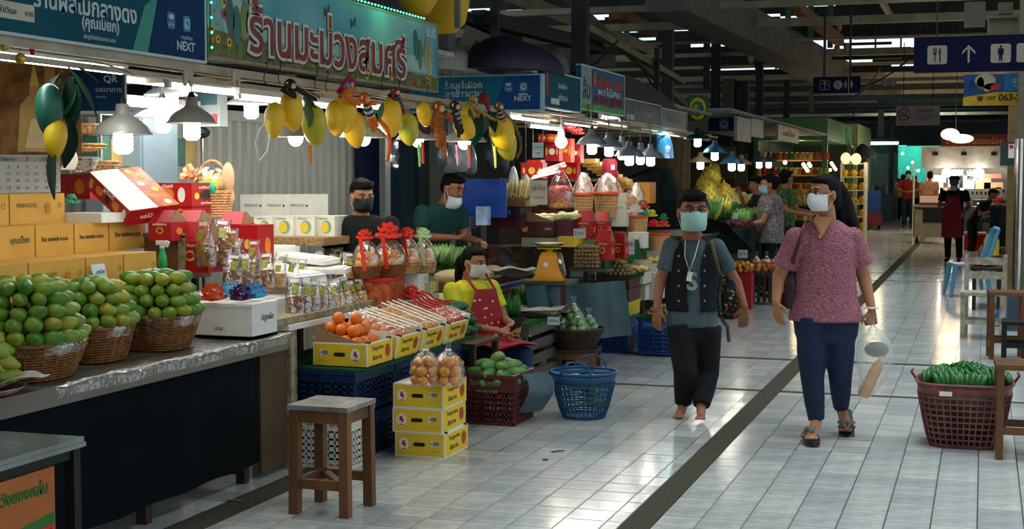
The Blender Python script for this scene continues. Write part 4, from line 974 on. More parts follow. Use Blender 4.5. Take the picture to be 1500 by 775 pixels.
# leaves over the clusters
t=thing('leaf_spray','green cloth leaves spread over the first toy mango cluster','leaves',at(440,140,X=XH))
leaves(t,[((0.02,.02,.02),(0,0.2,-.2),.8),((0.03,0,-.02),(-.9,0.3,-.3),1.0),((.02,-.08,-.03),(-1.4,0,1.6),.7),((.0,.04,0),(-.5,0,-.1),.9)])
t=thing('leaf_spray','green cloth leaves beside the third toy mango cluster','leaves',at(562,150,X=XH))
leaves(t,[((0.0,.0,.0),(-1.2,0.2,1.2),.7),((0.03,0.1,-.02),(-1.5,0.3,-.3),1.0),((0.03,0.14,-.02),(-1.6,0.3,.3),1.0)])
t=thing('leaf_spray','dark cloth leaves over the slanted mangoes at the right end','leaves',at(705,165,X=XH))
leaves(t,[((0.0,.0,.0),(-1.5,0.2,.2),1.2),((0.02,0.06,.0),(-1.3,0.3,-.3),1.0),((0.0,-.05,-.02),(-1.7,0.3,.3),1.0),((.02,.1,.02),(-.6,0,0),1),((.0,-.25,.02),(-1.4,0,-.2),1)])
# S hooks on the rail
hm=MB();hm.tube([(0,0,.06),(0,.012,.07),(0,.02,.055),(0,.0,.02),(0,-.02,-.02),(0,-.01,-.045),(0,.01,-.04)],.003,5);hm=hm.mesh('wire_hook',INK)
for px,py in ((389,110),(410,108),(463,118),(479,122),(521,118),(560,122),(585,128),(627,132),(655,134),(706,138)):
    put(hm,'wire_hook','black wire hook on the rail holding the toy mangoes','hook',at(px,py,X=-3.46),group='wire hooks on the rail')
# white cable loop
b=MB();P0=at(392,170,X=-3.42);b.tube([at(x,y,X=-3.42)-P0 for x,y in ((394,150),(392,175),(380,190),(374,210),(380,236),(392,220),(395,200),(393,160))],.004,6)
o=b.build('white_cable',WHITEP,None,P0);tag(o,'loop of white cable hanging left of the first toy mango cluster','cable')
# leafy spray with toy green and yellow mango at the far left
XL=-3.62
t=thing('leaf_spray','big spray of glossy cloth leaves hanging at the left, over a dark green toy mango','leaves',at(95,105,X=XL))
leaves(t,[((0,-.02,0),(-.7,0,1.9),1),((0,-.03,-.03),(-1.2,0,1.6),.9),((.02,0,-.02),(-1.3,0,.2),1.1),((.02,.02,-.02),(-1.5,.2,-.3),1.1),((0,.02,.02),(-.8,0,-.7),1.1),((0,0,.04),(-.3,0,-1.3),1.0),((.02,.05,-.05),(-1.6,0,-.1),1.0),((.02,-.1,-.28),(-1.3,0,2.6),1.2),((.02,.01,-.2),(-1.6,0,0),1.0),((0,.08,.05),(0,0,-1.2),1.2)])
toy('dark green toy mango hanging among leaves at the far left',72,162,XL,78,-.05,mango_mesh('toy_green',mat('toy_green_skin',srgb('#1e5442'),.4,scale=4,var=.3),a=.105,b=.058,c=.052,tip=.3,n=16,k=12),group='toy mangoes at the left')
toy('yellow toy mango hanging below the dark green one at the far left',81,203,XL+.03,56,-.2,BM,group='toy mangoes at the left')
# framed picture and calendar, QR sign
GB=mat('gilded_picture',srgb('#5a2f14'),.5,scale=9,col2=srgb('#a8712c'))
p=at(30,160,X=-4.75);t=thing('framed_portrait','framed gold-toned portrait of a seated person in ceremonial robes','picture',p,R(35))
b=MB();b.bb(-.28,.28,-.01,.01,-.24,.26);b.build('print',GB,t)
def pr_(poly,c,z=.001): bb_=MB();bb_.prism(poly,.001);bb_.build('robe_print',cm(c,.5),t,(0,-.0105-z,0),FY)
pr_([(-.24,-.22),(-.2,.24),(-.16,.24),(-.17,-.22)],'#b8803a');pr_([(.14,-.22),(.12,.24),(.17,.24),(.2,-.22)],'#b8803a');pr_([(-.02,-.22),(.0,.02),(.04,.07),(.1,.07),(.14,.0),(.17,-.22)],'#c9a35a',.002)
pr_([(.045,.06),(.045,.12),(.07,.15),(.095,.12),(.095,.06)],'#c58c62',.003);pr_([(.045,.12),(.07,.24),(.095,.12)],'#d8b04a',.004);pr_([(.02,-.2),(.05,-.05),(.1,-.05),(.13,-.2)],'#e0c890',.004)
b=MB();b.bb(-.3,.3,-.02,.012,.26,.285);b.bb(-.3,.3,-.02,.012,-.265,-.24);b.bb(.28,.3,-.02,.012,-.24,.26);b.bb(-.3,-.28,-.02,.012,-.24,.26);b.build('frame',cm('#6f4a22'),t)
p=at(40,253,X=-4.62);t=thing('wall_calendar','white wall calendar with black and red dates behind the top mango box','calendar',p,R(38))
b=MB();b.bb(-.16,.16,-.003,.003,-.1,.09);b.build('page',mat('calendar_page',srgb('#c9c5bd'),.6,var=.03),t)
b=MB();b.bb(-.155,.155,-.006,-.003,.055,.085);b.build('header_band',cm('#a8a49c'),t);text('9',.04,cm('#c23a30'),t,(0,-.007,.07),FY);text('กันยายน',.02,INK,t,(-.09,-.007,.07),FY);text('2564',.02,INK,t,(.09,-.007,.07),FY)
nn=3
for r_ in range(4):
    for c_ in range(7):
        d=r_*7+c_+2
        if d < 31: text(str(d),.021,cm('#b83a3a') if c_ == 0 else INK,t,(-.135+.045*c_,-.0045,.03-.035*r_),FY,name='date_number')
p=at(148,122,X=-4.4);t=thing('blue_notice','blue notice board with QR in white letters behind the leaf spray','sign',p,R(28))
b=MB();b.bb(-.15,.13,-.01,.01,-.16,.14);b.build('board',NAVY,t)
b=MB();b.bb(-.15,.13,-.012,-.01,-.16,-.145);b.bb(.12,.13,-.012,-.01,-.145,.14);b.build('edge_strip',cm('#9fb4bc'),t)
text('QR',.05,SIGNW,t,(.05,-.0115,.02),FY,bold=.001);text('มธนาคาร',.035,SIGNW,t,(.04,-.0115,-.035),FY,width=.13);text('NEXT',.03,SIGNW,t,(.085,-.0115,.06),FY);text('สแกนง่าย',.014,SIGNW,t,(.0,-.0115,-.07),FY);logo(t,(.09,-.0108,.1),FY,.022)
# yellow lantern-like bags above the banner
t=thing('yellow_sack','big yellow cloth lantern shaped like a mango hanging behind the banner','lantern',at(645,18,X=-3.85))
b=MB();b.loft([((0,0,-.16),.02,.02),((0,0,-.15),.12,.10),((0,0,-.08),.19,.15),((0,0,.05),.22,.17),((0,0,.3),.24,.18)],20);b.build('lantern_body',mat('yellow_cloth',srgb('#c79a12'),.6,scale=3,var=.12,bump=.2),t)
b=MB();b.bb(.15,.19,-.02,.02,-.25,.4);b.build('support_post',mat('green_grey',srgb('#6e7468'),.6),t,(.06,-.25,.1))
t=thing('yellow_sack','second yellow cloth lantern beside the first, mostly above the photo','lantern',at(612,2,X=-3.8))
b=MB();b.loft([((0,0,-.1),.02,.02),((0,0,-.09),.08,.08),((0,0,.0),.14,.12),((0,0,.3),.16,.14)],18);b.build('lantern_body',MATS['yellow_cloth'],t)
# things behind the red cartons: baskets, bowls, fridge, digital scale
for i,(px,py,X,rt,rb,h,lb) in enumerate(((132,250,-4.75,.16,.08,.05,'shallow wicker tray at the bottom of the hanging pile'),(115,222,-4.9,.15,.08,.04,'shallow wicker tray in the middle of the hanging pile'),(128,196,-4.95,.13,.07,.05,'small wicker basket on top of the hanging pile'))):
    basket(lb,'basket',at(px,py,X=X),rt,rb,h,WICKL,None,rows=6,stakes=20,rim=.007)
t=thing('clear_bowl','upturned clear plastic bowls behind the tilted carton','bowl',at(120,252,X=-4.55));b=MB();b.lathe([(.04,0),(.06,.004),(.1,.07),(.103,.07),(.11,.074)],n=20);b.build('bowl_body',FILM2,t);b=MB();b.lathe([(.1,.07),(.113,.074),(.113,.08)],n=20);b.build('rim',mat('steel_rim',srgb('#b9b9b5'),.3,.6),t)
t=thing('white_cooler','tall white upright cooler cabinet standing behind the red cartons','cooler',at(205,300,X=-5.15)*1.0);t.location.z=0
b=MB();b.bb(-.16,.16,-.2,.2,0,1.98);b.build('cabinet_body',mat('cooler_white',srgb('#7c909a'),.4,var=.05),t);b=MB();b.bb(-.15,.15,-.215,-.2,.6,1.95);b.build('door',mat('cooler_door',srgb('#8b9da4'),.3,var=.04),t,(0,0,0))
b=MB();b.bb(.162,.17,-.1,.0,1.2,1.5);b.build('grille',cm('#8fa2ac'),t)
t=thing('display_scale','white counter scale with a red lit display, mounted behind the second lamp','scale',at(300,150,X=-4.9))
b=MB();b.bb(-.12,.14,-.05,.05,-.16,.13);b.build('housing',mat('scale_white',srgb('#c9d4d2'),.4,var=.05),t)
b=MB();b.bb(-.03,.12,-.056,-.05,-.02,.1);b.build('screen',cm('#5f8a94',.2),t);b=MB();b.bb(-.04,.12,-.056,-.05,-.14,-.08);b.build('red_display',mat('red_led',(.8,.02,.02),.4,emit=.8),t)
text('100 00',.045,mat('led_dark',(.1,0,0),.5),t,(.04,-.0575,-.11),FY);b=MB();b.ell((-.03,-.02,-.2),(.08,.05,.04),10,6);b.build('cable_bundle',BLACK,t)
t,w_,d_,h_=cpx('green_mango_poster','yellow and green printed panel beside the display scale',246,268,133,160,-5.3,.01,YP,None,'poster',lid=False);b=MB();b.tube([(.03*math.cos(a/14*6.28),0,.03*math.sin(a/14*6.28)) for a in range(14)],.004,5,closed=True);b.build('ring_print',LEAF,t,(0,-.008,.06))
for k,(c,px,py,r_) in enumerate((('#3fae86',105,300,.05),('#e8e8e4',135,317,.1))):
    if k == 0:
        o=bow('small green foil bow beside the tilted red carton',at(px,py,X=-4.45),c,.9)
    else:
        b=MB();b.bb(-.12,.14,-.12,.12,-.03,0.02);o=b.build('foam_block',FOAM,None,at(px,py,X=-4.5));tag(o,'flat white foam block right of the top kraft box','block')
# clothes hanger/white slip
b=MB();b.sheet(lambda u,v: (.02*math.sin(v*3),(u-.5)*.12,(v-.5)*.1),6,4);o=b.build('white_paper',WPR,None,at(99,234,X=-4.4));tag(o,'crumpled white paper hanging over the clear bowls','paper')
# decorations on the tube lamp
for i,(px,py,c,nm,lb) in enumerate(((5,66,'#c9a227','bauble','gold bauble hanging at the extreme left'),(30,86,'#d0a030','bauble','gold bauble hanging under the corner tube lamp'),(47,76,'#a81428','bauble','small red heart bauble under the corner tube lamp'))):
    p=at(px,py,X=-3.55);t=thing(nm,lb,'ornament',p);b=MB();b.ell((0,0,0),.022 if i != 2 else .013,10,8);b.build('ball',cm(c,.25,metal=.5),t);b=MB();b.tube([(0,0,.02),(0,0,.08)],.001,4);b.build('thread',INK,t)
# shop window with hanging clothes right of the partition
WINX=-5.25
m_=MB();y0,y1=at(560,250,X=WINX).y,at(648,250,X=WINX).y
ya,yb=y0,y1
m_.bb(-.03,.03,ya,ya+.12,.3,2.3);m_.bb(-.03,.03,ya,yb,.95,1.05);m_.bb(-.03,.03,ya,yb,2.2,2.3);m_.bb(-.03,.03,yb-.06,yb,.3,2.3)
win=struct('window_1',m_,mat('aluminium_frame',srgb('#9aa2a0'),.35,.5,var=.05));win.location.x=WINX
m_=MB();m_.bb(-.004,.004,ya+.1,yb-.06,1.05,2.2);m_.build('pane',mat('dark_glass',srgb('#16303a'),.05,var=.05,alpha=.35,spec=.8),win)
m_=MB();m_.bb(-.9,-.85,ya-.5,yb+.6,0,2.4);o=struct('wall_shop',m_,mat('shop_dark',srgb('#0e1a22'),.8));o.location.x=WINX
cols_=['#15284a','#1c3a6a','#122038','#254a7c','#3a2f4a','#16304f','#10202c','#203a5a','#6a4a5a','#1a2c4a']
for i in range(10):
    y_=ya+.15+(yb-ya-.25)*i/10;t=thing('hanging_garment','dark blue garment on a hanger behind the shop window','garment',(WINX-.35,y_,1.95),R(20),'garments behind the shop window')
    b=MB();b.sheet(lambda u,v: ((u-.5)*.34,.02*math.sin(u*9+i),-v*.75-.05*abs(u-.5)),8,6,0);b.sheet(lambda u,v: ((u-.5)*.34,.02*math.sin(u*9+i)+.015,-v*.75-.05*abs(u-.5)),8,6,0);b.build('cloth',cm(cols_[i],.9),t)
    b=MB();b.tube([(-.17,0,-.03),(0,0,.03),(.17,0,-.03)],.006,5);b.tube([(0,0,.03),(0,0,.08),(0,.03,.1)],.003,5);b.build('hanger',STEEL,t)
b=MB();b.tube([(WINX-.35,ya,2.06),(WINX-.35,yb+.1,2.06)],.012,8);o=b.build('clothes_rail',STEEL);tag(o,'metal rail of garments behind the shop window','rail')
# cluttered wire shelf by the cooler
p=at(165,215,X=-5.2);t=thing('wire_shelf','wire shelf crowded with small boxes behind the first pendant lamp','shelf',(p.x,p.y,0));b=MB()
for z in (1.3,1.62,1.94): b.bb(-.12,.12,-.3,.9,z,z+.012)
for y in (-.29,.3,.89):
    for x in (-.11,.11): b.bb(x-.008,x+.008,y-.008,y+.008,0,2.2)
b.build('frame',STEEL,t)
random.seed(3)
for i in range(16):
    b=MB();w_,h_=random.uniform(.08,.16),random.uniform(.07,.2);b.bb(-.05,.05,-w_/2,w_/2,0,h_);o=b.build('stored_pack',cm(('#8fa0a8','#c9c4b8','#3c6a5c','#b89a5c','#54606a','#a8483a')[i % 6],.6),None,(p.x+.02,p.y-.2+.145*(i % 8),1.312+.32*(i//8)));tag(o,'small pack stored on the wire shelf behind the lamps','pack','packs on the wire shelf')
# ================================================================== YELLOW CARTON STALL
PCH=mat('peach_fruit',srgb('#dd7a4c'),.4,scale=8,col2=srgb('#efb27a'));APL=mat('red_apple',srgb('#c23a26'),.3,scale=8,col2=srgb('#e07a45'))
def carton_prints(t,x,cy,z,w_,h_,fx=True):
    """mango picture and lettering on the long yellow side"""
    rot=FX if fx else FY
    P_=(lambda u,v: (x,cy+u,z+v)) if fx else (lambda u,v: (cy+u,x,z+v))
    decal(oval(w_*.1,h_*.28),cm('#b5471f',.4),t,P_(w_*.3,0),rot,'mango_print')
    text('Tangerine',.03,cm('#6b4a18'),t,P_(-w_*.1,h_*.2),rot,width=w_*.5,bold=.0004)
    text('ส้มหวาน',.03,cm('#6b4a18'),t,P_(-w_*.12,-h_*.15),rot,width=w_*.36,bold=.0006)
def front_prints(t,x0,y,z,w_,h_):
    """red emblem, hand hole and barcode on the short side facing the camera"""
    decal(oval(.03,.036),WPR,t,(x0,y,z),FY,'emblem_disc');b=MB()
    b.prism([(-.012,-.005),(-.006,.018),(.008,.022),(.004,.008),(.014,.004),(.012,-.014),(0,-.02),(.004,-.008)],.001);b.prism([(-.012,-.031),(.012,-.031),(.012,-.025),(-.012,-.025)],.001);b.build('red_emblem',cm('#a8202c',.4),t,(x0,y-.0015,z),FY)
def yellow_carton(label,w_,d_,h_,loc,rot=None,open_=False,em=None,group='yellow fruit cartons',hole=True):
    t=thing('yellow_carton',label,'carton',loc,0,group,rot)
    th=.006;b=MB();b.mi=0
    if open_:
        b.bb(-w_/2,w_/2,-d_/2,-d_/2+th,0,h_);b.bb(-w_/2,w_/2,d_/2-th,d_/2,0,h_*1.25);b.bb(w_/2-th,w_/2,-d_/2+th,d_/2-th,0,h_);b.bb(-w_/2,-w_/2+th,-d_/2+th,d_/2-th,0,h_*1.25);b.bb(-w_/2,w_/2,-d_/2,d_/2,0,th)
    else: b.bb(-w_/2,w_/2,-d_/2,d_/2,0,h_)
    b.build('carton_body',WHC,t)
    e=.001;m=.008
    decal([(-d_/2+m,m),(d_/2-m,m),(d_/2-m,h_-m),(-d_/2+m,h_-m)],YELC,t,(w_/2,0,0),FX,'yellow_panel')
    decal([(-w_/2+m,m),(w_/2-m,m),(w_/2-m,h_-m),(-w_/2+m,h_-m)],YELC,t,(0,-d_/2,0),FY,'yellow_panel')
    carton_prints(t,w_/2+.0015,0,h_*.52,d_,h_)
    ex,lx=(w_*.28,-w_*.3) if em == 'R' else (-w_*.32,w_*.3)
    front_prints(t,ex,-d_/2-.0015,h_*.52,w_,h_)
    decal(rrect(.07,.022,.01),BLACK,t,(-w_*.01,-d_/2-.0015,h_*.52),FY,'hand_hole')
    decal([(-.025,-.015),(.025,-.015),(.025,.015),(-.025,.015)],WPR,t,(lx,-d_/2-.0015,h_*.58),FY,'barcode_label')
    b=MB()
    for k in range(7): b.bb(-.012+.005*k,-.0095+.005*k+.001*(k % 2),-.0004,.0004,-.012,.012)
    b.build('barcode',INK,t,(lx+.004,-d_/2-.003,h_*.58));text('XL',.014,INK,t,(lx-.016,-d_/2-.003,h_*.58),FY)
    text('◦ ◦ ◦ ◦',.012,INK,t,(lx,-d_/2-.002,h_*.25),FY,width=.06)
    for sx_ in (-1,1): b=MB();b.bb(w_/2-.02,w_/2+.002,sx_*d_*.42-.012,sx_*d_*.42+.012,h_-.004,h_+.008);b.build('corner_tab',INK,t)
    return t
# turf-covered table made of stacked blue crates
BLUEC=mat('blue_plastic',srgb('#123f86'),.4,scale=3,var=.15)
BLUED=mat('dark_blue_plastic',srgb('#0f2b52'),.45,scale=3,var=.15)
for j in range(2):
    for i in range(3):
        crate('plastic_crate','dark blue crate under the turf-covered fruit table, %s, %s' % (('bottom layer','top layer')[j],('nearest the stool','middle','farthest')[i]),(-3.56,7.33+.56*i,.03+.235*j if j else .0),.62,.54,.23,BLUED,0,'dark blue crates under the fruit table',band=.3)
b=MB();b.bb(-.37,.36,-.86,.86,0,.012);
def turf_fringe(b,x0,x1,y0,y1,z):
    for k in range(900):
        s_=random.random()
        if s_ < .5: x_,y_=x1+random.uniform(-.02,.01),random.uniform(y0,y1)
        else: x_,y_=random.uniform(x0,x1),random.choice((y0,y1))+random.uniform(-.01,.02)
        a=random.uniform(0,6.28);b.add([(x_,y_,z),(x_+.004*math.cos(a),y_+.004*math.sin(a),z),(x_+random.uniform(-.01,.012),y_+random.uniform(-.01,.01),z+random.choice((.02,.015,-.03)))],[(0,1,2)])
turf_fringe(b,-.37,.36,-.86,.86,.008)
o=b.build('turf_mat',TURF,None,(-3.54,7.92,.500));tag(o,'green artificial turf mat under the row of yellow fruit cartons','mat')
tz=.513
def wh(t,loc,rot):  # world position of a local point
    return Vector(t.location)+Euler(t.rotation_euler).to_matrix()@Vector(loc)
FR=[('first open yellow carton, filled with loose oranges, nearest the stool',7.30,.36,0,'O'),('second open yellow carton, peach-coloured fruit under crinkled film',7.68,.36,R(12),'P'),('third open yellow carton, pale orange pears on green paper',8.06,.37,R(15),'G'),('fourth open yellow carton, red apples with a red ribbon',8.46,.40,R(17),'A')]
GPAP=mat('green_tissue',srgb('#8fae5c'),.7,scale=12,col2=srgb('#cfd6a0'),bump=.6)
for i,(lb,cy,d_,ry,kd) in enumerate(FR):
    w_=.33;loc=(-3.365,cy,tz);rot=(0,ry,0)
    if ry: loc=(-3.2-w_/2*math.cos(ry),cy,tz+w_/2*math.sin(ry)+.002)
    t=yellow_carton(lb,w_,d_-.015,.135,loc,rot,True,'R')
    if ry:
        b=MB();b.bb(-.09,.09,-d_/2+.03,d_/2-.03,0,.04 if i == 1 else .05);o=b.build('wedge_board',WOODD,None,(-3.43,cy,tz));tag(o,'wooden wedge tilting the %s open yellow carton' % ('second','third','fourth')[i-1],'wedge')
    if kd == 'O':
        b=MB();b.add([(-w_/2,-d_/2+.008,.13),(w_/2-.02,-d_/2+.008,.13),(-w_/2,-d_/2+.03,.215),(-w_/2,-d_/2+.014,.13),(w_/2-.02,-d_/2+.014,.13),(-w_/2,-d_/2+.036,.215)],[(0,1,2),(5,4,3),(0,2,5,3),(1,4,5,2)]);b.build('cut_flap',CARDIN,t)
        b=MB();b.bb(-w_/2-.003,-w_/2,-d_/2+.03,d_/2-.02,.13,.2);b.build('side_flap',CARDIN,t)
    mm={'O': OR,'P': round_mesh('peach',PCH,.03),'G': round_mesh('pear',mat('pear_skin',srgb('#e0913e'),.4,scale=8,col2=srgb('#d8b456')),.033),'A': round_mesh('apple',APL,.031)}[kd]
    fl={'O': 'orange heaped in the first open yellow carton','P': 'peach-coloured fruit under film in the second open yellow carton','G': 'pale orange pear on green paper in the third open yellow carton','A': 'red apple in the fourth open yellow carton'}[kd]
    nm={'O': 'orange','P': 'peach','G': 'pear','A': 'apple'}[kd]
    b=MB();b.sheet(lambda u,v: (-w_/2+.008+(w_-.016)*u,-d_/2+.02+(d_-.06)*v,.09+.006*math.sin(u*15)*math.sin(v*13)+.03*(1-u)),10,10);b.build('packing_paper',GPAP if kd in 'G' else CARDIN if kd == 'O' else WHC,t)
    pit=.071 if kd == 'O' else .06
    nx_,ny_=int((w_-.02)/pit),int((d_-.04)/pit)
    for l in range(3 if kd == 'O' else 1):
        for a in range(nx_-l):
            for c in range(ny_-l):
                if l == 2 and (a+c) % 2: continue
                lp=(-w_/2+.035+pit*(a+.5*l)+random.uniform(-.004,.004),-d_/2+.05+pit*(c+.5*l)+random.uniform(-.004,.004)-.0,.125+.055*l+.025*(1-a/nx_))
                put(mm,nm,fl,'fruit',wh(t,lp,0),(random.uniform(-1,1),random.uniform(-1,1),random.uniform(0,6)),'%ss in the %s yellow carton' % (nm,('first','second','third','fourth')[i]))
    if kd in 'PGA':
        b=MB();b.sheet(lambda u,v: (-w_/2+w_*u,-d_/2+d_*v*.97,.165+.012*math.sin(u*17+i)*math.sin(v*15)+.03*(1-u)),24,24);b.build('film',FILM2 if kd == 'P' else FILM,t)
    if kd in 'PG':
        for k in range(4):
            b=MB();b.tube([(-w_/2+w_*u_/6,-d_/2+.03+(k+.3)*d_/4.4+.02*u_/6,.178+.03*(1-u_/6)) for u_ in range(7)],.005,5);b.build('rolled_edge',WPR,t)
    if kd == 'A':
        for k in range(5):
            b=MB();b.tube([(-w_/2-.02+w_*u_/6,-d_/2+.02+.08*k+.02*math.sin(u_+k),.18+.035*(1-u_/6)+.008*math.sin(u_*2)) for u_ in range(5)],.007,5);b.build('red_ribbon',cm('#c8201c',.3),t)
bow('bright red ribbon bow at the top of the apple carton',wh(t,(-.15,-.1,.2),0),'#d3221c',1.3,13)
# stack of three closed yellow cartons with bags of oranges
for k in range(3):
    yellow_carton('closed yellow fruit carton, %s of the stack of three on the floor' % ('bottom','middle','top')[k],.30,.37,.137,(-2.97+(.004,-.006,0)[k],7.485+(.01,0,-.004)[k],.138*k))
for (px,lb) in ((619,'clear bag of small oranges on the yellow carton stack, left one'),(652,'clear bag of small oranges on the yellow carton stack, right one')):
    p=at(px,569,Z=.414);p.y += .05
    fruit_bag(lb,p,.088,.2,OR2,n=22,fl='small orange in the %s clear bag on the yellow cartons' % ('left' if px < 630 else 'right'),fname='tangerine',gl='small oranges in the %s bag' % ('left' if px < 630 else 'right'),fr=.031)
# wooden stool
t=thing('wooden_stool','tall brown wooden stool with a worn grey top standing alone on the tiles','stool',(-2.885,6.02,0),R(-1))
for sx_ in (-.125,.125):
    for sy_ in (-.125,.125):
        b=MB();b.rings([[Vector((sx_*q+a*.023,sy_*q+c*.023,z)) for a,c in ((-1,-1),(1,-1),(1,1),(-1,1))] for z,q in ((0,1.04),(.49,1.0))],True,False);b.build('leg',WOOD,t)
for sy_ in (-.125,.125):
    b=MB();b.bb(-.125,.125,sy_-.012,sy_+.012,.43,.49);b.build('apron',WOOD,t)
for sx_ in (-.125,.125): b=MB();b.bb(sx_-.012,sx_+.012,-.125,.125,.43,.49);b.build('apron',WOOD,t)
b=MB();b.bb(-.125,.125,-.137,-.113,.12,.165);b.build('stretcher',WOOD,t);b=MB();b.bb(-.125,.125,.113,.137,.12,.165);b.build('stretcher',WOOD,t)
b=MB();b.bb(-.12,-.1,-.11,.11,.14,.17);b.build('stretcher',WOOD,t);b=MB();b.box((.0,0,.15),(.035,.27,.02),(0,0,.7));b.build('stretcher',WOODH,t)
STT=mat('worn_stool_top',srgb('#8f9190'),.45,scale=9,col2=srgb('#6d5a45'),bump=.2)
for k in range(3): b=MB();b.bb(-.155+.1037*k,-.155+.1027*(k+1),-.155,.155,.49,.512);b.build('seat_plank',STT,t)
# white slotted crate with green lettering
t=crate('plastic_crate','white slotted plastic crate with dark green Thai lettering behind the wooden stool',(-3.345,7.03-.02,0),.31,.30,.30,mat('white_crate_plastic',srgb('#cfcdbd'),.45,scale=4,var=.1),0,None,rows=5,colsn=9,lett=[('ตามใ   ถา',-.0,.25,.05),],lm=cm('#1f3a24'))
text('บ้านแพร',.05,cm('#1f3a24'),t,(.158,0,.25),FX,width=.24)
# dark red crate of long green mangoes
DRED=mat('dark_red_plastic',srgb('#5a2420'),.45,scale=3,var=.15)
crate('plastic_crate','dark red slotted crate with gold Thai lettering and a phone number, full of green mangoes',(-2.945,8.60,0),.34,.40,.31,DRED,0,None,rows=5,colsn=12,lett=[('โชคอินฤทธิ์',-.02,.265,.045),('089-4350488',-.01,.215,.028)],lm=mat('gold_lettering',srgb('#a58f5c'),.5),taper=.96)
LM=mango_mesh('long_green_mango',mat('blue_green_skin',srgb('#4a7a3c'),.4,scale=7,col2=srgb('#7d9d52')),a=.085,b=.042,c=.038,tip=.5)
cnt=0
for l,(nn_,r_) in enumerate(((10,.14),(8,.12),(6,.08),(2,.02))):
    for k in range(nn_):
        a=6.283*k/nn_+l*.6;put(LM,'mango','long blue-green mango piled in the dark red crate','mango',(-2.945+r_*math.cos(a),8.60+r_*1.1*math.sin(a),.27+.045*l),(random.uniform(-.4,.4),random.uniform(-.2,.3),a+random.uniform(-.5,.5)),'mangoes in the dark red crate')
# round blue basket on the floor
BLT=mat('blue_basket_plastic',srgb('#1a4f7d'),.35,scale=3,var=.12)
def plastic_basket(name,label,loc,rt,rb,h,m,rows,stakes,rz=0,sx=1,sy=1,band=.22,square=False,handles=True,bw=.35):
    t=thing(name,label,'basket',loc,rz);e=3.5
    def rad(th,r_):
        return r_*((abs(math.cos(th))**e+abs(math.sin(th))**e)**(-1/e)*.95 if square else 1)
    R_=lambda tt: rb+(rt-rb)*tt**.75
    n=48
    def band_(z0,z1,th=.004):
        b=MB();rs=[]
        for q,z in ((0,z0),(0,z1),(-th,z1),(-th,z0)):
            r_=R_(min(1,z/h))+q;rs.append([Vector((rad(2*math.pi*a/n,r_)*math.cos(2*math.pi*a/n)*sx,rad(2*math.pi*a/n,r_)*math.sin(2*math.pi*a/n)*sy,z)) for a in range(n)])
        b.rings(rs,False,True,True);return b
    band_(h*(1-band),h).build('upper_band',m,t)
    b=MB()
    for i in range(rows):
        z=h*(1-band)*(i+.5)/rows;q=band_(z-h*(1-band)/rows*.5*bw,z+h*(1-band)/rows*.5*bw);b.add(q.v,q.f,True)
    b.build('lattice_hoops',m,t);b=MB()
    for a in range(stakes):
        th=2*math.pi*a/stakes;pts=[]
        for i in range(6):
            z=h*(1-band)*i/5;r_=rad(th,R_(z/h))+.002;pts.append((r_*math.cos(th)*sx,r_*math.sin(th)*sy,z))
        b.tube(pts,.0055,4)
    b.build('lattice_slats',m,t)
    b=MB();b.tube([(rad(2*math.pi*a/n,R_(1))*math.cos(2*math.pi*a/n)*sx,rad(2*math.pi*a/n,R_(1))*math.sin(2*math.pi*a/n)*sy,h) for a in range(n)],.009,6,closed=True);b.build('rim',m,t)
    b=MB();b.prism([(rad(2*math.pi*a/24,rb)*math.cos(2*math.pi*a/24)*sx,rad(2*math.pi*a/24,rb)*math.sin(2*math.pi*a/24)*sy) for a in range(24)],.01);b.build('base',m,t)
    if handles:
        for s_ in (-1,1):
            b=MB();b.tube([(.1*math.cos(a),s_*(rt*sy*.93+.0),h+.085*math.sin(a)) for a in [math.pi*i/10 for i in range(11)]],.007,6);b.build('handle',m,t)
    return t
plastic_basket('blue_basket','round blue slotted plastic basket with two handles on the floor by the crates',(-2.45,8.88,0),.215,.13,.30,BLT,7,34)
for k in range(9):
    a=k*.8;put(LM,'mango','green mango lying inside the round blue basket','mango',(-2.45+.09*math.cos(a),8.88+.09*math.sin(a),.10+.035*k if k < 5 else .24),(.2,.3,a),'mangoes inside the blue basket')
b=MB();b.sheet(lambda u,v: (.01+.05*math.sin(v*4)+(u-.5)*.12,(u-.5)*.16+.02*math.sin(v*9),.28-.25*v),10,10,.004)
o=b.build('folded_tarp',mat('grey_tarp',srgb('#4a5f68'),.5,scale=8,var=.2,bump=.4),None,(-2.70,8.57,.04));tag(o,'grey-blue folded plastic hanging between the dark red crate and the blue basket','tarp')
# green zucchini pile beyond the cartons
t=thing('produce_stand','dark crate stand carrying the pile of dark green gourds','stand',(-3.45,9.05,0));b=MB()
b.bb(-.3,.28,-.26,.26,.44,.46);b.build('stand_top',WOODD,t)
for sx_ in (-.27,.25):
    for sy_ in (-.23,.23): b=MB();b.bb(sx_-.02,sx_+.02,sy_-.02,sy_+.02,0,.44);b.build('leg',WOODD,t)
GD=mango_mesh('gourd',mat('dark_gourd_skin',srgb('#1f4a24'),.4,scale=9,col2=srgb('#3a6a35')),a=.11,b=.042,c=.042,tip=.1)
for l,(nn_,z) in enumerate(((7,.5),(6,.565),(4,.625),(2,.68))):
    for k in range(nn_): put(GD,'gourd','long dark green gourd in the pile beside the seated woman','vegetable',(-3.47+random.uniform(-.05,.05),8.92+.075*k+.04*l,z),(random.uniform(-.1,.1),random.uniform(-.1,.1),random.uniform(-.3,.5)),'dark green gourds')
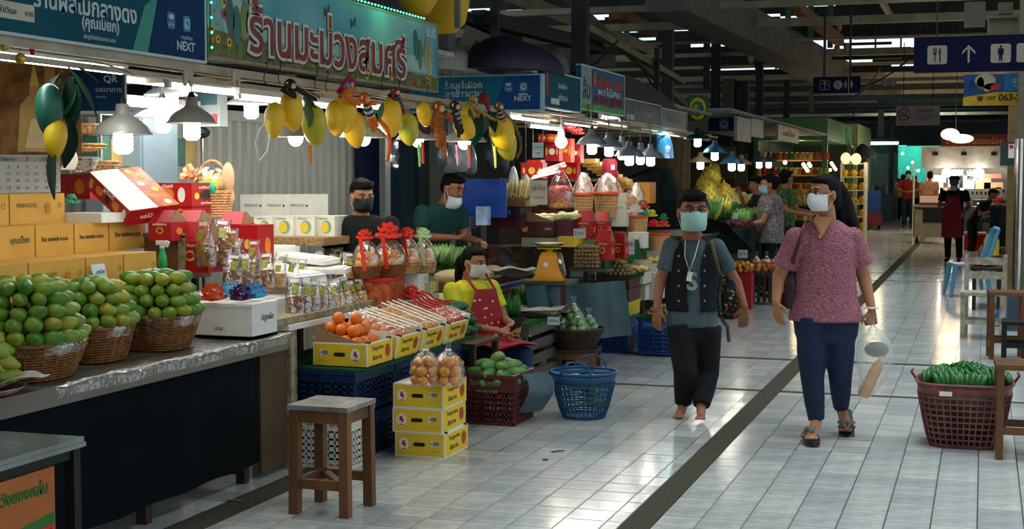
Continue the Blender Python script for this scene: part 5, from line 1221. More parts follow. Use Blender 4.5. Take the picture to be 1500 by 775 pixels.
# fruit gift baskets with red ribbons
t=thing('red_tin','dark red printed box under the front pair of fruit gift baskets','box',at(550,450,X=-3.62));b=MB();b.bb(-.17,.14,-.1,.14,0,.17);b.build('box_body',mat('red_print',srgb('#8e1a1c'),.35,scale=22,col2=srgb('#b8662c')),t);b=MB();b.bb(-.175,.145,-.105,.145,.17,.185);b.build('lid',REDC,t)
zr=t.location.z+.187
GBK=[(537,421,-3.66,.09,'dark rope-woven gift basket of oranges with a red bow, leftmost',WICKER),(571,415,-3.60,.11,'brown woven gift basket of oranges with a zigzag band, second from the left',WICKER),(598,399,-3.75,.085,'pale woven gift basket of oranges, third from the left',WICKL),(622,399,-3.70,.08,'pale woven gift basket with a pale green bow, rightmost',WICKL)]
for i,(px,py,X,r_,lb,m) in enumerate(GBK):
    p=at(px,py,X=X)
    if i < 2: p.z=zr
    t=basket(lb,'basket',p,r_,r_*.8,.075,m,'orange gift baskets',rows=6,stakes=16,rim=.006)
    b=MB();b.tube([(r_*math.cos(a)*.95,.0,.075+.16*math.sin(a)) for a in [math.pi*q/14 for q in range(15)]],.007,6);b.build('handle',m,t)
    b=MB();b.lathe([(r_*.95,.07),(r_*1.02,.12),(r_*.75,.19),(.02,.24)],n=16);b.build('film_wrap',FILM2,t)
    for k in range(9):
        a=6.28*k/5+.3*i;rr_=r_*.5 if k < 5 else r_*.33;put(OR2,'tangerine','orange wrapped in the %s gift basket' % ('leftmost','second','third','rightmost')[i],'fruit',p+Vector((rr_*math.cos(a),rr_*math.sin(a),.085+.048*(k//5))),(random.random(),random.random(),a),'oranges in the gift baskets %s' % 'abcd'[i] if False else 'oranges in the %s gift basket' % ('leftmost','second','third','rightmost')[i],1.12 if i < 2 else 1)
    for k in range(1 if i else 1):
        bow({0: 'tall red ribbon bow on the leftmost gift basket',1: 'large red ribbon bow on the second gift basket',2: 'red ribbon bow on the third gift basket',3: 'pale green ribbon bow on the rightmost gift basket'}[i],p+Vector((0,-.02,.235)),'#d8341f' if i < 3 else '#b5d6a0',(1.2,1.9,1.3,1.3)[i],15)
    b=MB();b.sheet(lambda u,v: (-.0+(u-.5)*.028+.03*v,-r_*1.02,.25-.2*v),4,6);b.build('ribbon_tail',cm('#d8341f' if i < 3 else '#b5d6a0',.3),t)
# white boxes and clear punnet beneath the pale baskets
t,w_,d_,h_=cpx('white_box','white box under the pale gift baskets',582,612,402,430,-3.68,.2,WHC)
t,w_,d_,h_=cpx('clear_punnet','clear plastic punnet of pale yellow fruit pieces',606,633,406,428,-3.62,.12,FILM2,cat='punnet');b=MB();b.bb(-w_*.4,w_*.4,-d_*.4,d_*.4,.004,h_*.6);b.build('fruit_pieces',mat('pale_pieces',srgb('#dfd98a'),.6,scale=60,var=.3,bump=1),t)
# seller's side table with white cloth, cushions
table('seller_table','low table with a crumpled white cloth behind the seated woman in yellow',-4.3,-3.72,9.02,9.55,.72,WHITEP)
b=MB();b.sheet(lambda u,v: (-4.29+.57*u,9.03+.51*v,.735+.02*abs(math.sin(u*9+v*7)*math.cos(v*12-u*4))),24,40,.01);o=b.build('white_cloth',mat('white_cloth',srgb('#cfcbc0'),.8,scale=3,var=.1));tag(o,'crumpled white cloth on the low table behind the seated woman','cloth')
for k,(px,py,w_,c,lb) in enumerate(((665,405,.17,'#cdb48a','beige sack lying left of the seated woman'),(700,402,.14,'#d6bf94','second beige sack right behind the seated woman'),(722,398,.10,'#c9b089','small beige sack right of the seated woman head'),(650,440,.2,'#c3c77a','pale green cloth bundle left of the seated woman'))):
    b=MB();b.ell((0,0,0),(w_*.9,w_*.6,.055),14,8,(0,0,.4));o=b.build('sack',mat('sack'+c.strip('#'),srgb(c),.85,scale=6,var=.1,bump=.3),None,at(px,py,X=-3.75));tag(o,lb,'sack')
b=MB()
for k in range(5): b.sheet(lambda u,v: ((u-.5)*.34,(v-.5)*.26,.012*k+.012*math.sin(u*9+k)),8,6,.006)
o=b.build('newspaper_stack',mat('newsprint',(.5,)*3),None,at(752,402,X=-3.5),(0,0,.4));tag(o,'stack of old newspapers behind the phone-reading woman','papers')
# bananas on turf board behind the gift baskets
def banana_mesh(name,m,L_=.15,r=.02,curve=.9):
    b=MB();pts=[];rad=[];q=L_/curve
    for i in range(9):
        t=i/8;pts.append((0,q*(1-math.cos(curve*t)),q*math.sin(curve*t)));rad.append(r*(.4,.5,.85,1,1.05,1,.85,.5,.22)[i])
    b.tube(pts,rad,7);return b.mesh(name,m)
BNG=banana_mesh('banana',mat('green_banana_skin',srgb('#3f8a35'),.45,scale=5,col2=srgb('#8fbf5c')));BNP=banana_mesh('banana',mat('pale_banana_skin',srgb('#7fb04a'),.45,scale=5,col2=srgb('#bcd88c')))
BNY=banana_mesh('banana',mat('yellow_banana_skin',srgb('#d8bf3a'),.45,scale=5,col2=srgb('#c6c85a')));BND=banana_mesh('banana',mat('deep_banana_skin',srgb('#174a1c'),.4,scale=5,col2=srgb('#35802f')),L_=.13,r=.02)
def hand(label,loc,rz,me,n=6,s=1,group='banana hands',lay=.5,rows=2):
    t=thing('banana_bunch',label,'bananas',loc,0,group,(lay,0,rz));t.scale=(s,)*3
    for j in range(rows):
        nn=n-j
        for k in range(nn):
            a=(k-(nn-1)/2)*.3
            o=obj('banana',me,t,(.075*math.sin(a),.03*j,0));o.rotation_euler=(Matrix.Rotation(a*.55,3,'Y')@Matrix.Rotation(.35-.55*j+random.uniform(-.08,.08),3,'X')).to_euler()
    b=MB();b.ell((0,.015,0),(.06,.03,.02),8,6);b.build('stem_crown',LEAF,t)
    return t
t=thing('turf_board','wooden box topped with green turf under the pale green bananas','board',at(650,392,X=-4.1));b=MB();b.bb(-.25,.22,-.15,.2,-.05,0);b.bb(-.23,.2,-.13,.18,-t.location.z,-.05);b.build('board_box',WOODH,t);b=MB();b.bb(-.25,.22,-.15,.2,0,.012);turf_fringe(b,-.25,.22,-.15,.2,.01);b.build('turf',TURF,t)
zb=t.location.z+.08
for k,(px,py) in enumerate(((628,384),(641,380),(655,385),(668,381),(650,376),(678,379))): hand('pale green banana hand on the turf board, in front of the man in green',at(px,py+3,X=-4.08+.05*(k % 2)),.5*k-1,BNP,6,s=.85,group='pale green bananas on the turf board',lay=.2)
# ================================================================== STALL BEHIND: LONGAN, GIFT BASKETS, SCALE
def crate_px(label,px0,px1,py0,py1,X,dy,m,Z=None,group=None,lett=None,lm=None,rows=5,colsn=12,band=.35,solid=False,ls=.05):
    c=at(px1,py1,X=X) if Z is None else at(px1,py1,Z=Z);top=at(px1,py0,X=c.x).z;xl=at(px0,py1,Y=c.y).x;w_,h_=c.x-xl,top-c.z
    return crate('plastic_crate',label,(c.x-w_/2,c.y+dy/2,c.z),w_,dy,h_,m,0,group,rows,colsn,lett,lm,band,solid=solid),w_,h_,c
# banana display: two stepped crate stands with newspaper
GWOOD=mat('grey_old_wood',srgb('#55534a'),.7,scale=6,var=.3,stretch=(1,.2,1),bump=.3)
t=thing('banana_stand','old grey wooden crate stand with green turf under the bananas','stand',(-3.42,10.5,0));b=MB()
for z_ in (.04,.15,.26,.37): b.bb(.2,.22,-.45,.45,z_,z_+.07);b.bb(-.22,.2,-.45,-.43,z_,z_+.07)
b.build('side_slats',GWOOD,t)
for sx_ in (-.2,.18):
    for sy_ in (-.42,.42): b=MB();b.bb(sx_-.02,sx_+.02,sy_-.02,sy_+.02,0,.44);b.build('corner_post',GWOOD,t)
b=MB();b.bb(-.24,.23,-.46,.48,.44,.455);b.build('top_board',GWOOD,t);b=MB();b.bb(-.24,.23,-.46,.1,.455,.465);turf_fringe(b,-.24,.23,-.46,.1,.46);b.build('turf',TURF,t)
b=MB()
for k in range(4): b.sheet(lambda u,v: (-.26+.55*u,.0+.46*v,.47+.012*k+.02*math.sin(u*7+k)*math.sin(v*6)+.03*u),12,10,.003)
b.build('newspaper',mat('newsprint',(.5,)*3),t)
for k,(px,py,m_) in enumerate(((738,448,BND),(752,444,BND),(768,440,BND),(730,440,BND),(745,452,BND),(760,430,BNG),(772,432,BNY),(785,426,BNG),(765,420,BND),(778,418,BND),(752,424,BNY),(792,434,BNG))):
    hand('%s banana hand on the old crate stand beside the phone-reading woman' % {0: 'deep green',1: 'green',2: 'ripening yellow'}[(m_ is BNG)+2*(m_ is BNY)],at(px+4,py+12,Z=.49+.02*(k % 2)),.5*k-2,m_,6,s=.9,lay=.45+.3*(k % 3),group='%s bananas on the old crate stand' % {0: 'deep green',1: 'green',2: 'yellow'}[(m_ is BNG)+2*(m_ is BNY)])
# pedestal and yellow scale
sc=at(800,411,X=-3.36);sz=sc.z
t=thing('scale_table','small dark wooden table carrying the yellow kitchen scale','table',(sc.x,sc.y+.08,0));b=MB();b.bb(-.18,.2,-.16,.17,sz-.03,sz);b.build('tabletop',GWOOD,t)
for sx_ in (-.14,.16):
    for sy_ in (-.12,.13): b=MB();b.bb(sx_-.02,sx_+.02,sy_-.02,sy_+.02,0,sz-.03);b.build('leg',WOODD,t)
t=thing('kitchen_scale','yellow dial kitchen scale with a steel pan','scale',(sc.x,sc.y+.08,sz),R(12))
YSC=mat('yellow_enamel',srgb('#e59a14'),.35,scale=4,var=.06)
b=MB();b.rings([[Vector((x*q,y*q2,z)) for x,y in ((-1,-1),(1,-1),(1,1),(-1,1))] for q,q2,z in ((.125,.10,0),(.125,.10,.02),(.115,.09,.025),(.07,.07,.2),(.055,.055,.225))],True,False);b.build('housing',YSC,t)
b=MB();b.lathe([(.0,0),(.095,0),(.1,.006),(.1,.03)],(.085,0,.125),24,(0,R(78),0),cap=False);b.build('dial_case',STEEL,t)
b=MB();b.prism(oval(.092,.092,24),.002);b.build('dial_face',mat('dial_grey',srgb('#aeb4b0'),.3,var=.03),t,(.117,0,.132),(0,R(78),0))
b=MB();b.box((0,.03,0),(.008,.07,.002));b.build('needle',cm('#b02020'),t,(.121,0,.133),(0,R(78),0))
decal(oval(.018,.018),WPR,t,(-.02,-.0835,.13),(R(80),0,0),'round_badge')
b=MB();b.lathe([(.03,.225),(.03,.25),(.10,.255),(.10,.262)],n=20,cap=True);b.build('platform',mat('yellow_green_plate',srgb('#d8c21a'),.4),t)
b=MB();b.lathe([(.02,.262),(.07,.265),(.14,.30),(.143,.303),(.07,.27),(.02,.266)],n=24);b.build('pan',mat('bright_steel',srgb('#b9bcbb'),.2,.9),t)
# brown plastic-wrapped counter with brick pattern
BWN=[mat('brown_lino_%d' % i,srgb(c),.3,var=.1) for i,c in enumerate(('#4a1d16','#5e2a1e','#7a4a34','#3a1612'))]
y0,y1=11.15,12.02;t=thing('wrapped_counter','dark red-brown counter covered in brick-patterned vinyl behind the seated woman','counter',(-3.9,(y0+y1)/2,-.06));L_=y1-y0
b=MB();b.bb(-.45,0,-L_/2,L_/2,.76,1.02);b.bb(-.45,0,-L_/2+.02,L_/2-.02,.72,.76);b.build('counter_body',BWN[0],t)
for sx_ in (-.41,-.04):
    for sy_ in (-L_/2+.05,0,L_/2-.05): b=MB();b.bb(sx_-.02,sx_+.02,sy_-.02,sy_+.02,0,.72);b.build('leg',WOODD,t,(0,0,.06))
bk={}
for r_ in range(4):
    for c_ in range(4):
        wv=.21;y_=-L_/2+.105+c_*wv+(0 if r_ % 2 else -.03);i=random.choice((0,1,1,2,3))
        if i not in bk: q=MB();q.box((0,0,0),(.003,.204,.058));bk[i]=q.mesh('vinyl_brick',BWN[i])
        obj('vinyl_brick',bk[i],t,(.002,y_,.795+r_*.064))
b=MB();b.sheet(lambda u,v: (.012+.012*math.sin(u*9+v*5),-L_/2+L_*u,.78+.26*v),40,10);b.build('vinyl_film',FILM2,t)
t2=thing('counter_ledge','pale ledge with a blue printed strip along the foot of the brown counter','ledge',(-3.82,11.4,.66));b=MB();b.bb(-.05,.1,-.5,.75,-.03,.0);b.build('board',mat('pale_ledge',srgb('#8d9490'),.5),t2);b=MB();b.bb(.101,.104,-.5,.75,-.012,.018);b.build('printed_strip',cm('#1f3f8a'),t2)
for sy_ in (-.45,.7): b=MB();b.bb(.05,.09,sy_-.02,sy_+.02,-.66,-.03);b.build('leg',WOODD,t2)
# carton stacks of bananas
MAR=mat('maroon_carton',srgb('#4f1522'),.4,scale=4,var=.15)
for (a,b0,c0,d0,X,lb) in ((706,764,318,334,-3.75,'flat maroon carton at the bottom of the banana-topped pile'),(708,762,304,318,-3.75,'dark carton with a white label in the banana-topped pile'),):
    t,w_,d_,h_=cpx('maroon_carton',lb,a,b0,c0,d0,X,.34,MAR if c0 > 310 else mat('dark_carton',srgb('#2e1a26'),.4),'maroon cartons')
    if c0 < 310: decal([(-.06,-.02),(.03,-.02),(.03,.03),(-.06,.03)],WPR,t,(-w_*.2,-d_/2-.001,h_*.45),FY,'white_label');decal([(-.025,-.03),(.025,-.03),(.025,.03),(-.025,.03)],cm('#1d2f6a'),t,(w_*.2,-d_/2-.001,h_*.5),FY,'blue_label');text('d',.04,SIGNW,t,(w_*.2,-d_/2-.003,h_*.5),FY)
PBAN=banana_mesh('banana',mat('cream_banana_skin',srgb('#c9b96a'),.5,scale=5,col2=srgb('#e3dc9c')),L_=.15,r=.016,curve=.3)
def open_tray(label,px0,px1,py0,py1,X,dy,m,group,fruit,fname,flabel,n,cat='carton',flap=True,h2=.08,fs=1):
    t,w_,d_,h_=cpx('open_carton',label,px0,px1,py0,py1,X,dy,m,group,cat,lid=False)
    for o in list(t.children): bpy.data.objects.remove(o)
    b=MB();th=.006;b.bb(-w_/2,w_/2,-d_/2,-d_/2+th,0,h_);b.bb(-w_/2,w_/2,d_/2-th,d_/2,0,h_+h2);b.bb(w_/2-th,w_/2,-d_/2+th,d_/2-th,0,h_);b.bb(-w_/2,-w_/2+th,-d_/2+th,d_/2-th,0,h_);b.bb(-w_/2,w_/2,-d_/2,d_/2,0,th);b.build('carton_body',m,t)
    if flap: b=MB();b.add([(-w_/2,-d_/2,h_),(w_/2,-d_/2,h_),(-w_/2,-d_/2,h_+h2*1.3),(-w_/2,-d_/2+th,h_),(w_/2,-d_/2+th,h_),(-w_/2,-d_/2+th,h_+h2*1.3)],[(0,1,2),(5,4,3),(0,2,5,3),(1,4,5,2)]);b.build('cut_flap',CARDIN,t)
    p=Vector(t.location)
    b=MB();b.bb(-w_/2+.01,w_/2-.01,-d_/2+.01,d_/2-.01,h_*.6,h_*.65);b.build('inner_tray',CARDIN,t)
    for k in range(n):
        u,v=((k*.618) % 1)-.5,(k+.5)/n-.5
        put(fruit,fname,flabel,'fruit',p+Vector((u*w_*.8,v*d_*.86,h_*.9+random.uniform(0,.035)+.02)),(random.uniform(-.2,.2),random.uniform(-.3,.3),random.uniform(-.5,.5)),group+' fruit',fs)
    return t,w_,d_,h_
open_tray('dark carton heaped with pale cream bananas, at the top left of the maroon pile',712,770,294,304,-3.72,.34,CARDIN,'banana trays a',PBAN,'banana','pale cream banana in the upper left carton',26,h2=.03)
t,w_,d_,h_=open_tray('big maroon carton with a torn flap heaped with pale yellow mangoes',761,812,325,348,-3.5,.42,MAR,'big tray',MG[2] if False else mango_mesh('pale_mango',mat('pale_mango_skin',srgb('#c9c46a'),.45,scale=7,col2=srgb('#dfdc9a')),a=.06,b=.034,c=.03),'mango','pale yellow mango in the big maroon carton',34,h2=.09)
decal(oval(.03,.03),GOLD,t,(-w_*.35,-d_/2-.001,h_*.55),FY,'gold_seal');text('GEG',.03,WPR,t,(w_*.32,-d_/2-.001,h_*.55),FY)
PM=bpy.data.meshes['pale_mango']
t,w_,d_,h_=open_tray('second maroon carton of pale yellow mangoes, right of the first',815,838,322,348,-3.36,.42,MAR,'second tray',PM,'mango','pale yellow mango in the second maroon carton',22,h2=.06,flap=False)
for (a,b0,c0,d0,X,lb,m) in ((764,816,348,362,-3.48,'flat pale green printed carton under the big maroon carton',mat('pale_green_carton',srgb('#9fa87a'),.5)),(817,842,347,362,-3.3,'flat yellow printed carton under the second maroon carton',YELC)):
    cpx('flat_carton',lb,a,b0,c0,d0,X,.4,m,None)
# supporting table for that group
zt2=at(812,362,X=-3.5).z
table('display_table','dark table under the maroon cartons and green turf',-3.88,-3.28,12.05,14.3,zt2-.01,GWOOD)
b=MB();b.bb(-.35,.3,-.5,1.35,0,.012);turf_fringe(b,-.35,.3,-.5,1.35,.01);b.sheet(lambda u,v: (.3+.03*u,-.5+1.85*v,.012-.2*u),8,20,.0)
o=b.build('turf_mat',TURF,None,(-3.45,12.5,at(850,362,X=-3.3).z-.015));tag(o,'green turf mat beside the yellow scale, under the bagged longans','mat')
# hanging small white card, cards
def card(label,px,py,X,wpx,hpx,s_,col='#d8ddd8',ink='#2a3560',rz=0,tilt=0,hang=0,lines=1):
    p=at(px,py,X=X);k=depth(p)/FPX;w_,h_=wpx*k,hpx*k
    t=thing('price_card',label,'card',p,0,None,(tilt,0,rz));b=MB();b.bb(-w_/2,w_/2,-.002,.002,-h_/2,h_/2);b.build('card',cm(col),t)
    for i in range(lines): text(s_ if i == 0 else 'กก.ละ',h_*.4,cm(ink),t,(0,-.0035,(0 if lines == 1 else h_*.2-i*h_*.4)),FY,width=w_*(.7 if i == 0 else .5))
    if hang: 
        for e in (-1,1): b=MB();b.tube([(e*w_*.45,0,h_/2),(e*w_*.45,0,h_/2+hang)],.0025,4);b.build('string',SIGNW,t)
    return t
card('white handwritten card hanging on strings above the red gift boxes',788,220,-3.6,17,22,'มะม่วงสุก','#cfe0dc',hang=.5,lines=2)
card('tall pale handwritten card propped behind the mango cartons',789,282,-3.6,26,36,'ลำไย','#dcc9b4','#5a6a80',rz=.15,lines=2)
card('grey card with 100 written on it above the bagged longans',849,342,-3.24,18,14,'100','#b9bdb8','#303030',rz=.25)
card('small card on the tin of red crates',925,362,-3.0,9,22,'80','#b9c9d0','#a03030',rz=.25,lines=2)
# blue board, fan, bags behind the man in green
t=thing('blue_board','bright blue board behind the man in the green shirt','board',(0,0,0));a,c=at(672,318,Y=11.2),at(742,262,Y=11.2);t.location=((a.x+c.x)/2,11.2,a.z)
b=MB();b.bb(-(c.x-a.x)/2,(c.x-a.x)/2,-.01,.01,0,c.z-a.z);b.build('panel',mat('blue_panel',srgb('#1550b8'),.4,var=.05),t);b=MB();b.bb(-.02,.02,.01,.04,-a.z,c.z-a.z);b.build('stand_post',STEEL,t)
p=at(687,312,D=12.3);t=thing('desk_fan','grey electric fan with a round wire guard behind the man in green','fan',p,R(18))
b=MB();r_=.135
for q in (1,.82,.64,.46,.28):
    b.tube([(r_*q*math.cos(a/28*6.283),-.03*(1-q*q)-.01,r_*q*math.sin(a/28*6.283)) for a in range(28)],.0022,4,closed=True)
for k in range(30): a=k/30*6.283;b.tube([(r_*math.cos(a),0,r_*math.sin(a)),(.6*r_*math.cos(a),-.03,.6*r_*math.sin(a)),(.15*r_*math.cos(a),-.04,.15*r_*math.sin(a))],.0014,4)
b.build('wire_guard',mat('guard_wire',srgb('#a9b8c0'),.4,.3),t);b=MB();b.lathe([(.0,-.05),(.03,-.048),(.034,-.035)],rot=(R(90),0,0),n=16);b.build('hub_badge',mat('hub_cream',srgb('#cfc8a8'),.4),t)
for k in range(3): b=MB();b.ell((.06,0,0),(.055,.008,.04),8,5,(.4,0,0));o=b.build('fan_blade',mat('blade_blue',srgb('#5a7a92'),.3),t);o.rotation_euler=(0,k*2.094,0)
b=MB();b.cap2((0,.05,0),.045,(0,.1,0),.04);b.tube([(0,.07,-.03),(0,.07,-.35)],.015,8);b.lathe([(.1,-.36),(.1,-.34),(.03,-.33)],(0,.07,0),16,cap=True);b.build('motor_and_stand',mat('fan_grey',srgb('#8795a0'),.4),t)
BAGD=film('dark_bag_film',.25,10,.2,1,(.45,.5,.5))
for i,(px,py,w_,h_,c) in enumerate(((660,235,.1,.2,'#5a6466'),(676,230,.11,.24,'#8d979a'),(690,235,.1,.22,'#6c767a'),(735,235,.14,.24,'#2a3234'),(716,225,.1,.24,'#22282c'),(648,225,.08,.2,'#384246'),(752,262,.09,.18,'#c2c6cc'),(770,275,.13,.2,'#8a9496'))):
    t=thing('hanging_bag',{0: 'grey',1: 'pale grey',2: 'mid grey',3: 'large dark',4: 'dark',5: 'dark grey',6: 'white',7: 'silvery bubble'}[i]+' plastic bag hanging above the blue board, ' + ('third','fourth','fifth','eighth','seventh','first','right of the board','at the far right')[i],'bag',at(px,py,X=-4.0+.1*(i > 5)))
    b=MB();b.loft([((0,0,h_*.6),.01,.01),((0,0,h_*.4),w_*.3,.03),((0,0,0),w_*.5,.05),((0,0,-h_*.4),w_*.48,.05),((0,0,-h_*.5),w_*.3,.03)],12);b.build('bag_body',mat('bagc'+c.strip('#'),srgb(c),.3,scale=9,var=.3,bump=1,bscale=25),t);b=MB();b.tube([(0,0,h_*.6),(0,0,2.4-t.location.z if t.location.z < 2 else .4)],.003,4);b.build('string',INK,t)
t,w_,d_,h_=cpx('plastic_bag','translucent blue-white plastic bag on the maroon cartons edge',697,714,302,330,-3.7,.08,mat('bluish_bag',srgb('#8fa6c8'),.3,scale=9,var=.3,bump=1),cat='bag',lid=False)
# red gift boxes and wrapped goods high on the back shelf
zs=at(800,262,X=-4.1).z
t=thing('back_shelf','dark back shelf carrying the red gift boxes','shelf',(-4.25,14.1,zs));b=MB();b.bb(-.35,.3,-.8,1.0,-.03,0);b.build('shelf_board',WOODD,t)
for sy_ in (-.75,.95): b=MB();b.bb(-.3,.28,sy_-.02,sy_+.02,-zs,-.03);b.build('side_panel',WOODD,t)
for (a,b0,c0,d0,X,lb) in ((798,819,208,236,-3.95,'red gift box with a round white seal and gold dots, behind the bare bulb'),(788,806,196,208,-4.0,'red rounded gift box top left of the hanging card'),(803,814,197,207,-3.9,'small orange box on top of the red gift box'),(821,836,203,238,-3.9,'bright orange-red gift box printed with a yellow flower'),(836,850,210,238,-3.9,'red and white striped gift box at the right end'),(772,792,234,246,-3.95,'red flat gift box at the left under the card'),(763,795,238,262,-3.9,'dark red gift box with a round print, lowest on the left'),(797,822,238,262,-4.05,'red gift box half covered by the white foam sheets'),(822,845,238,262,-4.0,'red gift box behind the pointed wrapped bag')):
    t,w_,d_,h_=cpx('gift_box',lb,a,b0,c0,d0,X,.14,REDC if 'orange' not in lb else mat('orange_red_card',srgb('#d8461c'),.4,var=.1),'red gift boxes on the back shelf')
    decal(oval(min(w_,h_)*.22,min(w_,h_)*.22),WPR if 'white' in lb else GOLD,t,(0,-d_/2-.001,h_*.5),FY,'round_print')
    for e in (-1,1): decal(oval(w_*.06,h_*.2),GOLD,t,(e*w_*.36,-d_/2-.001,h_*.5),FY,'gold_dots')
for i,(px,py) in enumerate(((836,194),(846,198),(828,190))): bow('red and white spotted foil bow above the gift boxes, ' + ('middle','right','left')[i],at(px,py,X=-3.9),'#d0342a',1.4,15)
for i,(px,py,rz) in enumerate(((800,256,.3),(808,248,.5))): b=MB();b.box((0,0,0),(.28,.04,.02),(0,-.25,0));b.box((0,0,.022),(.26,.04,.015),(0,-.3,0));o=b.build('foam_sheets',FOAM,None,at(px,py,X=-3.8),(0,0,rz));tag(o,'white foam sheets leaning on the red gift boxes, ' + ('lower','upper')[i],'foam sheet')
# lattice gift baskets with wrapped cones
LAT=mat('pale_lattice',srgb('#d9b27c'),.5,scale=4,var=.1);ORR=mat('orange_red_rim',srgb('#d8501c'),.4)
TISS=mat('white_tissue',srgb('#e8dccb'),.6,scale=18,col2=srgb('#d8a07a'),bump=.6)
def lattice(label,px0,px1,py0,py1,X,cone=0,conem=None,group='lattice gift baskets'):
    c=at((px0+px1)/2,py1,X=X);k=depth(c)/FPX;r_=(px1-px0)*k/2;h_=(py1-py0)*k
    t=thing('lattice_basket',label,'basket',c,0,group);n=28
    b=MB()
    for i in range(7): b.tube([(r_*(.86+.14*i/7)*math.cos(6.283*a/n),r_*(.86+.14*i/7)*math.sin(6.283*a/n),h_*(.05+.8*i/6.5)) for a in range(n)],.0045,4,closed=True)
    for a in range(n): b.tube([(r_*.86*math.cos(6.283*a/n),r_*.86*math.sin(6.283*a/n),0),(r_*math.cos(6.283*(a+1)/n),r_*math.sin(6.283*(a+1)/n),h_*.95)],.004,4)
    b.build('lattice',LAT,t);b=MB();b.prism(oval(r_*.86,r_*.86,20),.008);b.build('base',LAT,t)
    b=MB();b.lathe([(r_*.97,h_*.84),(r_*1.04,h_*.86),(r_*1.05,h_),(r_*.98,h_)],n=28);b.build('rim_band',ORR,t)
    b=MB();b.lathe([(r_*.83,.012),(r_*.9,h_*.8)],n=20);b.build('paper_lining',mat('lining_paper',srgb('#e0a060'),.7),t)
    if cone:
        hh=cone*k;b=MB();b.lathe([(r_*.93,h_*.85),(r_*.8,h_+hh*.2),(r_*.6,h_+hh*.7),(.02,h_+hh)],n=14);b.build('tissue_filling',conem or TISS,t)
        b=MB();b.lathe([(r_*1.0,h_*.95),(r_*.9,h_+hh*.25),(r_*.65,h_+hh*.75),(.025,h_+hh*1.05)],n=16);b.build('film_wrap',FILM2,t)
        b=MB();b.tube([(r_*.98*math.cos(a),0,h_+hh*.75*math.sin(a)) for a in [math.pi*q/12 for q in range(13)]],.012,5);b.build('handle',mat('red_white_braid',srgb('#d84a2a'),.5,scale=80,col2=srgb('#ecd9c8')),t)
    return t
lattice('pale lattice gift basket with a wrapped cone, left of the two under the bulbs',840,869,282,320,-3.55,28);lattice('pale lattice gift basket with a wrapped cone, right of the first',870,910,281,318,-3.5,26)
lattice('pale lattice basket with an orange-red rim, behind the folded white carton',912,933,298,316,-3.6,35);lattice('lattice basket with an orange-red rim beside the green bow',917,949,315,342,-3.25,45);lattice('lattice basket with red-striped candy bows, nearest the person in the vest',945,981,341,367,-3.1,0)
for i,(px,py,c,s_,lb) in enumerate(((930,312,'#e8dccb',1.3,'cream ribbon bow over the middle lattice basket'),(942,306,'#b8482a',1.2,'brown-red ribbon bow over the middle lattice basket'),(943,316,'#1f8a5a',1.0,'green ribbon bow beside the lattice baskets'),(954,318,'#d8cf3a',1.1,'yellow ribbon bow beside the lattice baskets'),(958,333,'#d8381f',1.2,'red ribbon bow left on the nearest lattice basket'),(972,333,'#d04a30',1.2,'red ribbon bow right on the nearest lattice basket'),(972,322,'#2a7a4a',.9,'small dark green bow on the nearest lattice basket'),(925,300,'#d0a078',1.2,'tan ribbon bow at the back of the lattice baskets'))):
    bow(lb,at(px,py,X=-3.15),c,s_*1.2,13)
t=thing('wrapped_hamper','red hamper wrapped in clear film gathered to a point','hamper',at(821,306,X=-3.6));b=MB();b.lathe([(.09,0),(.11,.02),(.115,.15),(.10,.2),(.02,.21)],n=18,cap=True);b.build('red_contents',mat('red_contents',srgb('#b3161f'),.35,scale=40,col2=srgb('#d8705a')),t)
b=MB();b.lathe([(.095,0),(.125,.02),(.125,.16),(.07,.27),(.015,.36),(.03,.4)],n=18);b.build('film_wrap',FILM2,t);b=MB();b.ell((0,0,.36),.022,8,6);b.build('red_tie',cm('#c8201c',.3),t)
# slatted sheets of gold wrapped goods above the baskets
for i in range(9):
    t,w_,d_,h_=cpx('gold_pack','flat gold foil pack in the slanting rows above the lattice baskets',846+i*7,872+i*7,232+i*4.5,240+i*4.5,-3.85+.04*i,.16,mat('gold_foil',srgb('#c9a24a'),.35,.3,scale=12,var=.2),'gold foil packs',lid=False)
t=thing('sloping_rack','sloping rack under the gold foil packs','rack',at(880,285,X=-3.85));b=MB();b.sheet(lambda u,v: (-.1-.35*v,-.3+.9*u,.02+.32*v*(1-.4*u)),4,4,.01);b.build('rack_board',WOODH,t)
cpx('orange_carton','long yellow-orange carton behind the lattice baskets',898,952,267,298,-3.6,.3,mat('amber_carton',srgb('#d8891c'),.5,var=.08),None)
t,w_,d_,h_=cpx('white_carton','tall folded white carton with dark printed marks behind the red gift boxes',889,917,282,332,-3.3,.12,mat('aged_white_card',srgb('#cfc9b8'),.6,var=.04),None,lid=False);text('▲ ▲  THAI FRUIT',.03,INK,t,(0,-d_/2-.001,h_*.55),FY,width=w_*.7)
t,w_,d_,h_=cpx('white_carton','small white carton with a green line print below the lattice basket',920,943,341,364,-3.1,.2,WHC,None);b=MB();b.tube([(-w_*.3,0,h_*.75),(0,0,h_*.45),(w_*.3,0,h_*.75)],.002,4);b.build('line_print',GINK,t,(0,-d_/2-.001,0))
t=thing('magenta_bag','crimson cloth bag with a white tag, right of the gold foil packs','bag',at(893,262,X=-3.7));b=MB();b.loft([((0,0,0),.07,.05),((0,0,.02),.085,.06),((0,0,.18),.08,.055),((0,0,.21),.06,.04)],14);b.build('bag_body',mat('crimson_cloth',srgb('#9c1433'),.6,scale=6,var=.15,bump=.3),t);b=MB();b.box((.05,-.065,.12),(.04,.002,.05));b.build('tag',WPR,t)
def gable2(*a,**k): return gable(*a,**k)
gable('red gable gift box beside the folded white carton, front left',858,350,-3.3,26,42,.16,0,'red gable boxes by the lattice baskets');gable('red gable gift box second from the left in the upper pair',882,346,-3.2,22,36,.16,0,'red gable boxes by the lattice baskets')
